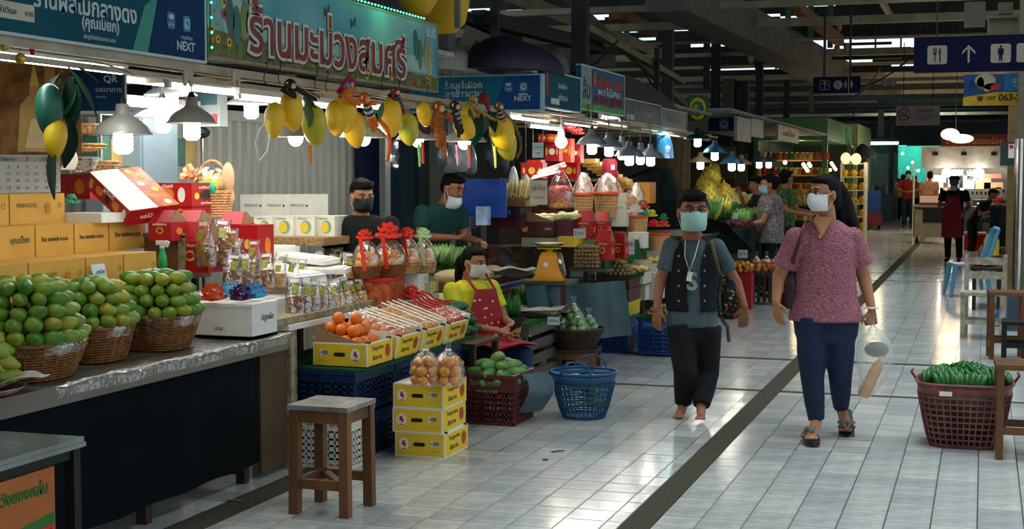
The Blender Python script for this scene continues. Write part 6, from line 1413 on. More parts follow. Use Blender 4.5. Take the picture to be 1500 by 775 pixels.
gable('red gable gift box in the lower row beside the longan tray',886,381,-3.1,24,44,.16,0,'red gable boxes by the lattice baskets');gable('red gable gift box behind, right of the lower one',908,378,-3.05,20,38,.16,0,'red gable boxes by the lattice baskets')
# bagged longans
LG=round_mesh('longan',mat('longan_skin',srgb('#8a6a3c'),.6,scale=9,col2=srgb('#a88850'),bump=.3,bscale=300),.016,8,6,False)
t=thing('longan_bag','net bag of brown longans standing on the green turf','bag',at(860,393,X=-3.22));b=MB();b.bb(-.11,.11,-.05,.07,.0,.21);b.build('film',FILM,t)
g0=Vector(t.location)
for i in range(7):
    for j in range(6):
        for q in range(2): put(LG,'longan','brown longan in the net bag on the turf','fruit',g0+Vector((-.095+.031*i+random.uniform(-.004,.004),-.032+.04*q,.02+.033*j)),None,'longans in the net bag',1.05)
b=MB();b.bb(-.13,.2,-.1,.15,-.02,0);o=b.build('grey_plank',GWOOD,None,g0+Vector((0,0,-.004)));tag(o,'grey plank edge under the bagged longans','plank')
# pyramid tray of yellow fruit
YF=round_mesh('yellow_fruit',mat('yellow_fruit_skin',srgb('#d8b04a'),.4,scale=8,col2=srgb('#e8cf7a')),.024,10,7)
WC2=mat('grey_white_card',srgb('#c6c0b2'),.6,var=.04)
for (a,b0,c0,d0,X,lb,gl,n) in ((894,942,400,418,-2.95,'open white carton of small yellow fruit, front, right of the longan pile','front white carton',30),(914,962,386,400,-2.95,'open white carton of small yellow fruit, behind the front one','rear white carton',20)):
    open_tray(lb,a,b0,c0,d0,X,.36,WC2,gl,YF,'yellow_fruit','small yellow fruit in the %s' % gl,n,h2=.1)
for i,(a,b0,c0,d0,X,lb) in enumerate(((905,945,418,440,-2.97,'white carton with a red print under the open yellow fruit cartons'),(945,962,400,440,-2.9,'pale carton end beside the open fruit cartons'))): cpx('white_carton',lb,a,b0,c0,d0,X,.35,WC2)
# longan crate stack
CC1,cw1,ch1,c1=crate_px('blue slotted crate at the bottom of the longan stack',870,918,466,518,-2.98,.42,BLUEC,lett=[('วังผลไม้',0,.26,.05)],lm=mat('faded_lettering',srgb('#8aa0c0'),.5))
z0=c1.z+ch1
def on_top(label,z,h_,m,lt=None,lm=None,solid=True,g=None):
    return crate('plastic_crate',label,(c1.x-cw1/2,c1.y+.21,z),cw1+.02,.44,h_,m,0,g,4,12,lt,lm,.5,solid=solid)
YCR=mat('yellow_plastic',srgb('#c9b416'),.4,scale=3,var=.1)
on_top('yellow crate with green Thai lettering in the longan stack',z0+.015,.115,YCR,[('หนังผลไม้',0,.06,.06)],cm('#1c4a24'))
on_top('maroon crate with faded lettering in the longan stack',z0+.145,.10,mat('maroon_plastic',srgb('#54252a'),.45,var=.15),[('ลำไย 50',0,.05,.04)],mat('faded_lettering',(.3,)*3))
on_top('upper maroon crate directly under the longan pile',z0+.26,.09,MATS['maroon_plastic'])
zl=z0+.36;b=MB();b.bb(-.19,.2,-.23,.22,0,.012);turf_fringe(b,-.19,.2,-.23,.22,.01);o=b.build('turf_mat',TURF,None,(c1.x-cw1/2,c1.y+.2,zl));tag(o,'green turf mat under the heap of longans','mat')
def fnl(p,a,l): put(LG,'longan','brown longan in the heap on the crate stack','fruit',p,None,'longans in the heap',1.25)
heap((c1.x-cw1/2+.02,c1.y+.16,zl+.03),.15,.15,4,.042,.03,fnl,shrink=.7)
t=thing('teal_box','open pale box with a teal inside, left of the longan heap','box',(c1.x-cw1-.1,c1.y+.1,zl-.03),R(10));b=MB();b.bb(-.16,.1,-.15,.15,0,.01);b.build('box_base',cm('#0f7a78',.4),t);b=MB();b.bb(-.16,.1,.14,.15,0,.09);b.bb(.09,.1,-.15,.14,0,.08);b.build('box_wall',mat('pale_blue_card',srgb('#9fb3bd'),.5),t)
CC2,cw2,ch2,c2=crate_px('blue slotted crate behind the person in the vest',935,992,470,521,-2.50,.42,BLUEC,lett=[('วังน้ำเย็น',-.03,.27,.06)],lm=MATS['faded_lettering'])
z2=c2.z+ch2;b=MB();b.bb(-.2,.2,-.22,.2,0,.012);turf_fringe(b,-.2,.2,-.22,.2,.01);o=b.build('turf_mat',TURF,None,(c2.x-cw2/2,c2.y+.2,z2+.012));tag(o,'green turf mat on the second blue crate','mat')
heap((c2.x-cw2/2-.0,c2.y+.14,z2+.045),.12,.13,3,.042,.03,lambda p,a,l: put(LG,'longan','brown longan on the second blue crate','fruit',p,None,'longans on the second crate',1.2),shrink=.7)
# wood stool with dark basket of bagged green fruit
sb=at(842,545,Z=0);t=thing('low_stool','low dark wooden stool under the basket of bagged green mangoes','stool',(sb.x+.0,sb.y-.02,0),R(6))
hs=at(842,512,Y=sb.y-.15).z
for sx_ in (-.17,.17):
    for sy_ in (-.14,.14): b=MB();b.bb(sx_-.022,sx_+.022,sy_-.022,sy_+.022,0,hs-.03);b.build('leg',WOOD,t)
b=MB();b.bb(-.2,.2,-.17,.17,hs-.03,hs);b.build('seat',WOODD,t);b=MB();b.bb(-.17,.17,-.16,-.14,hs-.08,hs-.03);b.bb(.15,.17,-.14,.14,hs-.08,hs-.03);b.build('apron',WOOD,t)
basket('dark flared wicker basket of bagged green mangoes on the low stool','basket',(sb.x,sb.y-.02,hs),.235,.15,.155,mat('dark_wicker',srgb('#3d2918'),.6,scale=30,var=.3,bump=.5,bscale=90),rows=10,stakes=24)
GM=round_mesh('green_fruit',mat('green_fruit_skin',srgb('#4f8a3a'),.4,scale=8,col2=srgb('#86b062')),.036,10,8)
for i,(dx,dy,r_,n) in enumerate(((-.11,-.05,.085,12),(.05,-.08,.09,14),(.12,.02,.075,10),(-.02,.06,.09,14))):
    fruit_bag('clear bag of green fruit in the dark wicker basket, ' + ('leftmost','in front','rightmost','tallest at the back')[i],(sb.x+dx,sb.y-.02+dy,hs+.11+.03*(i == 3)),r_,.14+.06*(i == 3),GM,n=n,fl='green fruit in the %s clear bag of the dark basket' % ('left','front','right','rear')[i],fname='green_fruit',gl='green fruit in the %s bag' % ('left','front','right','rear')[i],fr=.036)
card('small printed card at the left of the bagged green mangoes',811,470,-3.0,18,12,'หวาน','#a8b8b4','#3a4a58',rz=.1)
# teal and dark sheets hanging under the counters
for i,(px,py,X,w_,c,lb) in enumerate(((845,440,-3.15,.34,'#0a3a3e','teal plastic sheet hanging under the longan counter'),)):
    p=at(px,py,X=X);b=MB();b.sheet(lambda u,v: (.03*math.sin(u*12)+.1*v,(u-.5)*1.0,.14-.45*v),24,8,0);b.sheet(lambda u,v: (.03*math.sin(u*12)+.1*v-.01,(u-.5)*1.0,.14-.45*v),24,8,0);o=b.build('hanging_sheet',mat('sheet'+c.strip('#'),srgb(c),.4,scale=4,var=.3),None,p,(0,0,R(-40)));tag(o,lb,'sheet')
# sign faces of the second stall
YB=11.3;a=at(600,200,Y=YB);xr=XS;zb_,ztp=at(790,160,Y=YB).z,at(790,110,Y=YB).z
xl=at(600,120,Y=YB).x
t=thing('shop_sign','blue shop sign box of the second stall, facing down the aisle, NEXT at its right','sign',((xl+xr)/2,YB,zb_));L_=xr-xl;h_=ztp-zb_
b=MB();b.bb(-L_/2,L_/2,0,.06,0,h_);b.build('board',mat('teal_bright',srgb('#0c6680'),.6,spec=.2,scale=1.2,var=.08),t)
xa=at(722,150,Y=YB).x-t.location.x;xb=at(742,110,Y=YB).x-t.location.x
decal([(xa,0),(L_/2,0),(L_/2,h_),(xb,h_)],mat('blue_bright',srgb('#0e4480'),.6,spec=.2),t,(0,-.001,0),FY,'blue_panel')
def of(s_,px,py,wpx,size,bold=.001):
    p=at(px,py,Y=YB)-t.location;w_=abs(at(px+wpx/2,py,Y=YB).x-at(px-wpx/2,py,Y=YB).x);text(s_,size,SIGNW,t,(p.x,-.0035,p.z),FY,width=w_,bold=bold)
of('ร้านเจ๊เผือก',679,124,54,.11);of('ลูกช้างสวน',679,138,54,.1);of('NEXT',766,144,25,.05);of('กรุงไทย',766,138,14,.02)
p=at(767,127,Y=YB)-t.location;logo(t,(p.x,-.0035,p.z),FY,.06);p=at(745,127,Y=YB)-t.location;logo2(t,(p.x,-.0035,p.z),FY,.06)
b=MB();b.bb(-L_/2,L_/2+.02,-.006,.066,-.015,0);b.bb(-L_/2,L_/2+.02,-.006,.066,h_,h_+.012);b.bb(L_/2,L_/2+.02,-.006,.066,0,h_);b.build('edge_strip',mat('pale_blue_edge',srgb('#8fb0bf'),.4),t)
t,L_,h_=frame_sign('shop_sign','narrow teal side sign right after the blue NEXT sign box',YB+.08,ypx(850,py=140),zpx(850,164),zpx(850,116),TEAL)
on_sign(t,'ร้านเจ๊เผือก',824,126,13,.1,SIGNW);on_sign(t,'ลูกช้างสวน',824,144,14,.1,SIGNW);decal([(-.35,.03),(-.1,.03),(-.1,.08),(-.35,.08)],cm('#b9c2b0'),t,(.001,0,0),FX,'number_plate')
decal([(-.5,.1),(-.42,.1),(-.42,.3),(-.5,.3)],cm('#8a3a2c'),t,(.001,0,0),FX,'red_mark')
t,L_,h_=frame_sign('shop_banner','blue and white banner with dark red Thai lettering and a green foot',ypx(851,py=140),ypx(914,py=140),2.19,2.58,mat('banner_blue',srgb('#124e70'),.4,scale=3,var=.15))
decal([(-L_/2,0),(L_/2,0),(L_/2,.05),(-L_/2,.05)],cm('#3f9a3a'),t,(.001,0,0),FX,'green_foot');decal([(-L_/2,.05),(-L_*.28,.05),(-L_*.28,h_),(-L_/2,h_)],mat('banner_pale',srgb('#7c8c8c'),.5,scale=9,var=.2),t,(.001,0,0),FX,'pale_panel')
text('โปรโมชั่น 1000',.09,cm('#c23a2c'),t,(.003,.2,h_*.72),FX,width=L_*.62,bold=.002);text('ผลไม้สด',.08,cm('#d8cfc0'),t,(.003,.2,h_*.5),FX,width=L_*.5);text('มะม่วง ทุเรียน',.1,cm('#7a1c22'),t,(.003,.2,h_*.28),FX,width=L_*.64,bold=.004);text('ส้ม',.2,cm('#1f3a5a'),t,(.003,-L_*.39,h_*.5),FX,width=L_*.16,bold=.003);decal(oval(.07,.07),cm('#b8552c'),t,(.003,-L_*.2,h_*.75),FX,'orange_disc')
t,L_,h_=frame_sign('shop_sign','dark teal shop sign below the black tarpaulin',ypx(915,py=150),ypx(968,py=150),2.14,2.36,mat('teal_dark',srgb('#0b4652'),.4,scale=2,var=.1));text('ร้านผลไม้คุณแดง',.08,mat('dim_lettering',srgb('#8aa3a3'),.5),t,(.003,0,h_*.45),FX,width=L_*.5);decal([(-L_*.44,.02),(-L_*.26,.02),(-L_*.26,.07),(-L_*.44,.07)],cm('#b9b29c'),t,(.001,0,0),FX,'number_plate')
t,L_,h_=frame_sign('shop_sign','dim teal shop sign, last before the yellow oval sign',ypx(969,py=150),ypx(1006,py=150),2.14,2.34,mat('teal_grey',srgb('#1d5560'),.4,scale=2,var=.1));text('ผลไม้รุ่งเรือง',.09,mat('dim_lettering',(.3,)*3),t,(.003,0,h_*.5),FX,width=L_*.5)
# black tarp, sacks on top
def lump(name,label,px,py,X,wx,wy,wz,col,rough=.6,seed=0,cat='sack',bump=.5):
    p=at(px,py,X=X);b=MB();n=20;rs=[];random.seed(seed+5)
    ph=[random.uniform(0,6) for _ in range(6)]
    for i in range(9):
        t_=i/8;q=math.cos(t_*math.pi/2)**.7 if i < 8 else .02
        rs.append([Vector((wx*q*math.cos(6.283*a/n)*(1+.1*math.sin(3*6.283*a/n+ph[0])),wy*q*math.sin(6.283*a/n)*(1+.12*math.sin(2*6.283*a/n+ph[1]+t_*2)),wz*math.sin(t_*math.pi/2)*(1+.15*math.sin(6.283*a/n+ph[2])))) for a in range(n)])
    b.rings(rs,True,True);o=b.build(name,mat('lump'+col.strip('#'),srgb(col),rough,scale=3,var=.2,bump=bump,bscale=8),None,p);return tag(o,label,cat)
lump('white_sack','crumpled grey-white sack on top of the blue NEXT sign box',678,108,-4.1,.15,.55,.17,'#8f8a85',.5,1)
lump('purple_tarp','dark purple tarpaulin bundle on top of the blue NEXT sign box',757,108,-3.8,.35,.85,.27,'#231c30',.6,2,'tarp');lump('purple_tarp','darker crumpled cloth between the white sack and the purple bundle',722,108,-3.95,.1,.3,.15,'#1c1a2c',.6,3,'tarp')
lump('grey_sack','tilted grey sheet bundle right of the purple tarpaulin',803,108,-3.8,.2,.5,.2,'#5b5a5c',.6,4);lump('clutter_bag','dark clutter bag at the right end of the sign box',832,122,-3.8,.2,.5,.12,'#33383a',.6,6)
b=MB();yA,yB_=ypx(915,py=130)-15,ypx(1000,py=150)-15
b.add([(0,yA,2.36),(0,yB_,2.34),(0,yA,2.62),(-.5,yA,2.65),(-.5,yB_,2.38),(0,(yA*.4+yB_*.6),2.52)],[(0,1,5,2),(2,5,4,3),(5,1,4),(0,2,3)]);o=b.build('black_tarp',mat('black_tarp',srgb('#101416'),.6,scale=3,bump=.4),None,(XS,15,0));tag(o,'black tarpaulin stretched over the dark teal sign','tarp')
random.seed(11)
# awning rails and lamps of the second row
t=thing('awning_rail','pale metal rails under the signs of the second and third stalls','rail',(XS-.03,15.5,2.12));b=MB()
for dx,dz in ((0,0),(-.12,-.04),(-.2,.0)): b.bb(dx-.012,dx+.012,-4.2,4.2,dz-.02,dz)
b.build('rail',RAILM,t)
for k in range(7): b=MB();b.bb(-1.6,0,-.012,.012,0,.03);b.build('cross_rail',RAILM,t,(0,-4+1.3*k,0))
m_=MB();m_.bb(-5.6,-3.62,11.4,19.8,2.42,2.45);struct('ceiling',m_,MATS['stall_ceiling'])
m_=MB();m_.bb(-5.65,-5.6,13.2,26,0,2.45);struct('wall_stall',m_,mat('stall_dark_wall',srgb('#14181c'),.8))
for i,(px,py,X) in enumerate(((775,172,-3.9),(850,180,-3.8),(900,172,-3.7),(985,186,-3.6),(800,185,-4.4))): tube_light('fluorescent tube lamp over the second stall, ' + ('nearest, under the blue sign box','second, above the bare bulb','third, above the lamp row','farthest, above the blue bag','deep inside the stall')[i],at(px,py,X=X),1.2,power=4)
GL=lamp_proto('pendant_lamp',mat('grey_enamel_lamp',srgb('#6f7478'),.35,.4),r=.15,h=.105)
lpos=[(867,212,-3.45,'big grey pendant lamp at the near end of the lamp row'),(892,216,-3.5,'second grey pendant lamp of the row'),(911,221,-3.52,'third grey pendant lamp of the row'),(922,229,-3.3,'fourth grey pendant lamp of the row, hanging lowest'),(938,229,-3.55,'fifth grey pendant lamp of the row'),(953,231,-3.4,'grey pendant lamp at the far end of the lamp row')]
for px,py,X,lb in lpos:
    lamp(GL,lb,at(px,py,X=X),17,group='grey pendant lamps in the row');p=at(px,py,X=X);b=MB();b.tube([p+Vector((0,0,.17)),p+Vector((0,-.05,.3)),p+Vector((0,-.12,.36)),(p.x,p.y-.2,2.1)],.006,6);o=b.build('lamp_arm',STEEL);tag(o,'curved metal arm holding the '+lb.replace('grey pendant lamp','lamp').replace('big ',''),'lamp arm')
t=thing('bare_bulb','bare round bulb in a clear socket above the red gift boxes','lamp',at(822,208,X=-3.6));b=MB();b.ell((0,0,0),.055,14,10);b.build('bulb',BULB,t);b=MB();b.lathe([(.03,.04),(.035,.08),(.02,.13),(.01,.16)],n=12,cap=True);b.tube([(0,0,.15),(0,0,.28)],.004,5);b.build('lamp_holder',mat('clear_socket',srgb('#8f9a98'),.3),t);plight('bulb_glow',Vector(t.location)+Vector((.02,-.08,0)),10,(1,.92,.8),.05)
# ================================================================== PEOPLE
def grow(mb,voxel,name,m,parent=None,it=3,loc=(0,0,0),fac=.5):
    """one continuous surface out of overlapping limb volumes"""
    me=mb.mesh(name,m);o=bpy.data.objects.new(name,me);C.objects.link(o)
    r=o.modifiers.new('r','REMESH');r.mode='VOXEL';r.voxel_size=voxel;r.use_smooth_shade=True
    s_=o.modifiers.new('s','SMOOTH');s_.iterations=it;s_.factor=fac
    dg=bpy.context.evaluated_depsgraph_get();m2=bpy.data.meshes.new_from_object(o.evaluated_get(dg));m2.name=name
    bpy.data.objects.remove(o);m2.materials.clear();m2.materials.append(m)
    m2.polygons.foreach_set('use_smooth',[True]*len(m2.polygons))
    m2.polygons.foreach_set('material_index',[0]*len(m2.polygons))
    return obj(name,m2,parent,loc)
def V3(p): return Vector(p)
SK=mat('skin_tan',srgb('#a8714e'),.5,scale=5,var=.08,sub=.1);SKD=mat('skin_brown',srgb('#965f43'),.5,scale=5,var=.1,sub=.1)
HAIR=mat('black_hair',srgb('#060505'),.7,spec=.2,scale=20,var=.4,bump=.5,bscale=120,stretch=(1,1,.2))
def ering(c,rx,ry,ang,n=16,tilt=0):
    ca,sa=math.cos(ang),math.sin(ang);out=[]
    for a in range(n):
        x,y=rx*math.cos(6.2832*a/n),ry*math.sin(6.2832*a/n);out.append(Vector((c[0]+x*ca-y*sa,c[1]+x*sa+y*ca,c[2]+tilt*y)))
    return out
def hand_into(b,wrist,d,side,s=1,curl=.5,palm_n=None):
    """palm, four unequal bent fingers and a thumb; d points along the hand, side towards the thumb"""
    d=V3(d).normalized();u=V3(side);u=(u-d*u.dot(d)).normalized();n=d.cross(u).normalized() if palm_n is None else V3(palm_n)
    w_=V3(wrist);pc=w_+d*.05*s
    for k in (-1,-.33,.33,1): b.cap2(w_+d*.012*s+u*k*.014*s,.013*s,w_+d*.085*s+u*k*.027*s,.0115*s,8)
    for k,L_ in ((-1,.058),(-.33,.07),(.33,.074),(1,.068)):
        p=w_+d*.088*s+u*k*.027*s;c1_=curl*.9;dirn=(d*math.cos(c1_)+n*math.sin(c1_));q=p+dirn*L_*.5*s;dirn2=(d*math.cos(c1_*2.1)+n*math.sin(c1_*2.1));b.cap2(p,.0095*s,q,.0088*s,8);b.cap2(q,.0088*s,q+dirn2*L_*.48*s,.0075*s,8)
    p=w_+d*.03*s+u*.026*s;q=p+(d*.6+u*.7+n*.2)*.04*s;b.cap2(p,.0125*s,q,.0105*s,8);b.cap2(q,.0105*s,q+(d*.95+u*.1+n*.35)*.035*s,.0085*s,8)
def head_mat(yaw,pitch=0,roll=0): return Matrix.Rotation(yaw,3,'Z')@Matrix.Rotation(pitch,3,'X')@Matrix.Rotation(roll,3,'Y')
def head_into(b,c,s,M_):
    W=lambda x,y,z: V3(c)+M_@Vector((x,y,z))*s
    def E(x,y,z,r): 
        q=MB();q.ell((0,0,0),tuple(k*s for k in r),14,10);b.add([V3(c)+M_@(Vector(v)+Vector((x,y,z))*s) for v in q.v],q.f,True)
    E(0,.012,.028,(.074,.092,.088));E(0,-.012,-.02,(.066,.075,.085));E(0,-.035,-.07,(.042,.045,.042))
    E(0,-.07,-.005,(.045,.02,.05));b.cap2(W(0,-.088,.022),.009*s,W(0,-.104,-.018),.0135*s,8)
    E(.028,-.072,-.03,(.022,.016,.02));E(-.028,-.072,-.03,(.022,.016,.02));E(0,-.082,-.056,(.024,.012,.011));E(0,-.078,.04,(.05,.012,.012))
    for e in (-1,1): E(e*.076,.008,-.002,(.011,.02,.031))
    b.cap2(W(0,.02,-.05),.05*s,W(0,.03,-.14),.052*s,12)
def face_parts(parent,c,s,M_,skin,mask=None,maskc=None,glasses=False,lid=False,lod=0,chin=False):
    W=lambda x,y,z: V3(c)+M_@Vector((x,y,z))*s
    for e in (-1,1):
        if lod < 2:
            q=MB();q.ell(W(e*.03,-.0815,.018),.0108*s,10,7);o=q.build('eye',mat('eye_white',srgb('#d8d0c8'),.3),parent)
            q=MB();q.ell(W(e*.03,-.0895,.0165 if not lid else .012),.0072*s,8,6);q.build('iris',BLACK,o)
            q=MB();q.tube([W(e*.014,-.0875,.026),W(e*.03,-.0945,.0285),W(e*.047,-.084,.022)],.0028*s,5);q.build('eyelid',skin if False else HAIR,parent)
        q=MB();q.tube([W(e*.012,-.092,.040),W(e*.032,-.095,.047),W(e*.052,-.082,.040)],.0038*s,5);q.build('eyebrow',HAIR,parent)
    if mask:
        mz=-.07 if chin else 0
        q=MB()
        def f(u,v):
            a=(u-.5)*2.15;z=.008-.098*v;rr=.092+.034*math.exp(-(a*1.9)**2)*math.sin(math.pi*min(1,v*.8+.2))-.02*max(0,v-.75)*2;
            return tuple(W(math.sin(a)*rr*.86,-math.cos(a)*rr*1.02+.008,z+mz*.8+(.010*math.exp(-(a*3)**2) if v < .2 else 0)))
        q.sheet(f,16,10);f0=f
        q.sheet(lambda u,v: tuple(V3(f0(1-u,v))+(V3(c)-V3(f0(1-u,v))).normalized()*.003*s),16,10);q.build('face_mask',mask,parent)
        if lod < 2:
            for e in (0,1):
                ear=W((e*2-1)*.079,.01,.02);q=MB();q.tube([V3(f(e,.08)),ear],.0018*s,4);q.tube([V3(f(e,.92)),W((e*2-1)*.079,.015,-.02)],.0018*s,4);q.build('ear_loop',WPR,parent)
    else:
        q=MB();q.ell(W(0,-.093,-.052),(.02*s,.005*s,.006*s),8,6);q.build('lips',mat('lips',srgb('#7a3c34'),.5),parent)
def short_hair(parent,c,s,M_,vox=.008,tall=.0,side=0,m=None):
    b=MB()
    def E(x,y,z,r):
        q=MB();q.ell((0,0,0),tuple(k*s for k in r),14,10);b.add([V3(c)+M_@(Vector(v)+Vector((x,y,z))*s) for v in q.v],q.f,True)
    E(0,.03,.046,(.084,.09,.084));E(0,-.02,.088+tall*.3,(.068,.066,.036));E(0,.05,.0,(.079,.066,.07));E(.02+side,-.045,.094,(.045,.045,.026));E(-.03,-.04,.09,(.04,.045,.024))
    for k in range(14):
        a=random.uniform(-2.6,-.5);W=V3(c)+M_@Vector((.065*math.cos(a),.07*math.sin(a)+.01,.085+tall*.3))*s;b.cap2(W,.013*s,W+M_@Vector((.012*math.cos(a),.012*math.sin(a),.02+tall))*s,.007*s,6)
    return grow(b,vox,'hair',m or HAIR,parent,2)
def base_of(px,py): return at(px,py,Z=0)
# ---- the person in the dark vest
bp_=base_of(1013,611);D_=depth(bp_)
person=thing('person','person with short dark hair, pale green mask, black sleeveless vest over a grey shirt, walking barefoot towards the camera','person',bp_)
person['label']='person with short hair, green mask and black vest over grey shirt, carrying a floral bag'
J=lambda px,py,dd=0: at(px,py,D=D_+dd)-bp_
hc=J(1015,312,-.04);hs_=1.22;HM=head_mat(R(20),R(4))
b=MB();head_into(b,hc,hs_,HM)
b.cap2(J(1014,345,.02),.05,J(1013,362,.03),.062)
b.rings([ering(J(1013,y_,.02),rx,ry,.2) for y_,rx,ry in ((355,.12,.06),(368,.15,.085),(400,.135,.09),(440,.13,.09),(475,.145,.095),(492,.14,.09))])
for sh,el,wr,ed in ((J(984,362),J(967,412,.02),J(962,452,-.03),(0,0,0)),(J(1049,364),J(1079,415,.06),J(1090,448,.0),(0,0,0))):
    b.cap2(sh,.046,el,.037);b.cap2(el,.037,wr,.025)
hand_into(b,J(962,452,-.03),(.01,-.03,-1),(1,-.4,0),1.0,.45,(.3,.95,0));hand_into(b,J(1090,448,0),(-.02,-.02,-1),(-1,-.3,0),1.0,.45,(-.2,.95,0))
legs=[(J(997,482),J(1004,545,-.06),J(1001,592,.05)),(J(1036,482),J(1036,548,.02),J(1027,596,-.1))]
for hp,kn,an in legs: b.cap2(hp,.075,kn,.052);b.cap2(kn,.05,an,.032)
for an,toe,ht in ((J(1001,592,.05),J(995,607,-.06),0),(J(1027,596,-.1),J(1027,609,-.17),0)):
    b.cap2(an,.032,an+(toe-an)*.5+Vector((0,.0,-.012)),.03);b.cap2(an+(toe-an)*.45,.03,toe,.028);
    for k in range(5): b.cap2(toe+Vector((-.024+.012*k,-.015,-.006)),.0095,toe+Vector((-.028+.014*k,-.045+.004*abs(k-1),-.014)),.009,6)
grow(b,.0065,'body',SKD,person)
face_parts(person,hc,hs_,HM,SKD,cm('#a5d3c6',.6));short_hair(person,hc,hs_,HM)
TEEG=mat('grey_tee',srgb('#4c5a60'),.9,scale=14,var=.15,bump=.3);VEST=mat('black_vest',srgb('#0a0c12'),.9,scale=10,var=.3,bump=.3);TROU=mat('black_trousers',srgb('#07080d'),.9,scale=8,var=.3,bump=.3)
b=MB();b.rings([ering(J(1013,y_,.02),rx,ry,.2) for y_,rx,ry in ((350,.06,.055),(355,.12,.08),(362,.155,.095),(385,.155,.105),(420,.15,.108),(450,.155,.112),(476,.172,.118),(479,.168,.112))])
for sh,el in ((J(983,360),J(974,396,.01)),(J(1050,362),J(1068,396,.04))): b.ell(sh,.058,12,8);b.tube([sh,sh*.4+el*.6,el],[.057,.056,.06],14)
grow(b,.008,'grey_shirt',TEEG,person,2)
b=MB();b.rings([ering(J(1013,y_,.02),rx,ry,.2) for y_,rx,ry in ((352,.085,.07),(357,.145,.09),(366,.165,.108),(390,.165,.12),(420,.162,.124),(445,.168,.126),(455,.168,.124))])
vest=grow(b,.009,'vest',VEST,person,2)
# open the front of the vest
bm=bmesh.new();bm.from_mesh(vest.data);fr=Vector((math.sin(.25),-math.cos(.25),0));cx_=J(1016,400,0)
kill=[f for f in bm.faces if (lambda c_: (c_-cx_).dot(fr) > .02 and abs((c_-cx_).dot(Vector((math.cos(.25),math.sin(.25),0)))) < .042+.05*max(0,(c_.z-J(1015,385).z))/.2)(f.calc_center_median())]
bmesh.ops.delete(bm,geom=kill,context='FACES');bm.to_mesh(vest.data);bm.free()
for k in range(4):
    for e in (-1,1): q=MB();q.ell((0,0,0),.007,8,6);q.build('snap_button',STEEL,person,J(1013+e*19,375+k*22,-.13))
b=MB()
b.rings([ering(J(1015,y_,.02),rx,ry,.2) for y_,rx,ry in ((470,.158,.1),(485,.165,.108),(500,.15,.1))])
for i,(hp,kn,an) in enumerate(legs): b.tube([hp+Vector((0,0,.02)),hp*.5+kn*.5,kn,kn*.5+an*.5,an+Vector((0,0,.01))],[.096,.088,.078,.07,.058],14)
grow(b,.009,'trousers',TROU,person,2)
text('S',.16,mat('pale_print',srgb('#8fa0a0'),.8),person,J(1014,412,-.112),(math.pi/2,0,.22),name='shirt_print',bold=.004)
q=MB();q.tube([J(1004,352,-.04),J(1003,375,-.125),J(1010,398,-.135),J(1018,375,-.125),J(1024,352,-.05)],.003,5);q.build('lanyard',WPR,person);q=MB();q.box((0,0,0),(.03,.012,.06),(0,.2,0));q.build('whistle_tag',WPR,person,J(1010,405,-.14))
fb=thing('floral_bag','dark shoulder bag with small red, white and green flowers, hanging behind the arm of the person in the vest','bag',J(1067,425,.07)+bp_)
fb['label']='floral print shoulder bag with olive strap, carried by the person in the vest'
q=MB();q.loft([((0,0,-.19),.05,.03),((0,0,-.17),.075,.05),((0,0,0),.07,.05),((0,0,.12),.05,.035),((0,0,.14),.03,.02)],16);q.build('bag_body',mat('bag_cloth',srgb('#16231f'),.8,scale=10,var=.3),fb)
FLC=['#b8302c','#c9c4a4','#3f7a4a','#b88a3a','#b8302c','#7a9a8a']
for k in range(70):
    a=random.uniform(-2.9,-.2);z_=random.uniform(-.17,.1);r1=.073-(.2*max(0,z_));q=MB();q.ell((0,0,0),(random.uniform(.006,.011),.004,random.uniform(.006,.010)),6,4)
    q.build('flower_print',cm(FLC[k % 6],.8),fb,(r1*math.cos(a),.052*math.sin(a),z_))
b0=fb.location;q=MB();q.tube([J(1042,352,-.06)+bp_-b0,J(1047,375,-.12)+bp_-b0,J(1053,398,-.06)+bp_-b0,(-.04,-.03,.1),(-.055,-.04,-.05),(-.03,-.03,-.2),(.0,-.02,-.24),(.01,-.02,-.34)],.013,5);q.build('strap',mat('olive_strap',srgb('#5c5a42'),.9),fb)
# ---- the woman in the pink top
bp2=base_of(1205,645);D2=depth(bp2)
W_=thing('person','woman in a pink patterned top and blue jeans, white mask, walking with a carrier bag','person',bp2)
J=lambda px,py,dd=0: at(px,py,D=D2+dd)-bp2
hc=J(1206,286,-.02);HM=head_mat(R(-38),R(3));hs_=1.0
b=MB();head_into(b,hc,hs_,HM);b.cap2(J(1210,310,.02),.05,J(1209,330,.03),.062)
b.rings([ering(J(1209,y_,.02),rx,ry,.05) for y_,rx,ry in ((326,.10,.06),(345,.165,.09),(380,.155,.1),(420,.15,.1),(450,.15,.1),(470,.13,.09))])
arms=[(J(1165,353),J(1141,405,.04),J(1137,441,-.02)),(J(1249,353),J(1265,405,.03),J(1277,452,-.05))]
for sh,el,wr in arms: b.cap2(sh,.046,el,.041);b.cap2(el,.042,wr,.027)
hand_into(b,arms[0][2],(.15,-.15,-1),(.8,-.6,0),1.0,.4,(.5,.8,.1));hand_into(b,arms[1][2],(.05,-.05,-1),(-.8,-.5,0),.98,1.25,(-.5,.8,.1))
legs=[(J(1190,480),J(1190,555,-.02),J(1196,617,-.02)),(J(1228,478),J(1231,552,.0),J(1232,597,.22))]
for hp,kn,an in legs: b.cap2(hp,.075,kn,.055);b.cap2(kn,.05,an,.034)
feet=[(J(1196,617,-.02),J(1189,638,-.16)),(J(1232,597,.22),J(1240,626,.14))]
for an,toe in feet:
    b.cap2(an,.034,an+(toe-an)*.5,.032);b.cap2(an+(toe-an)*.5,.034,toe,.03)
    for k in range(5): b.cap2(toe+Vector((-.028+.014*k,-.01,-.004)),.0105,toe+Vector((-.032+.016*k,-.045+.004*abs(k-1),-.012)),.0095,6)
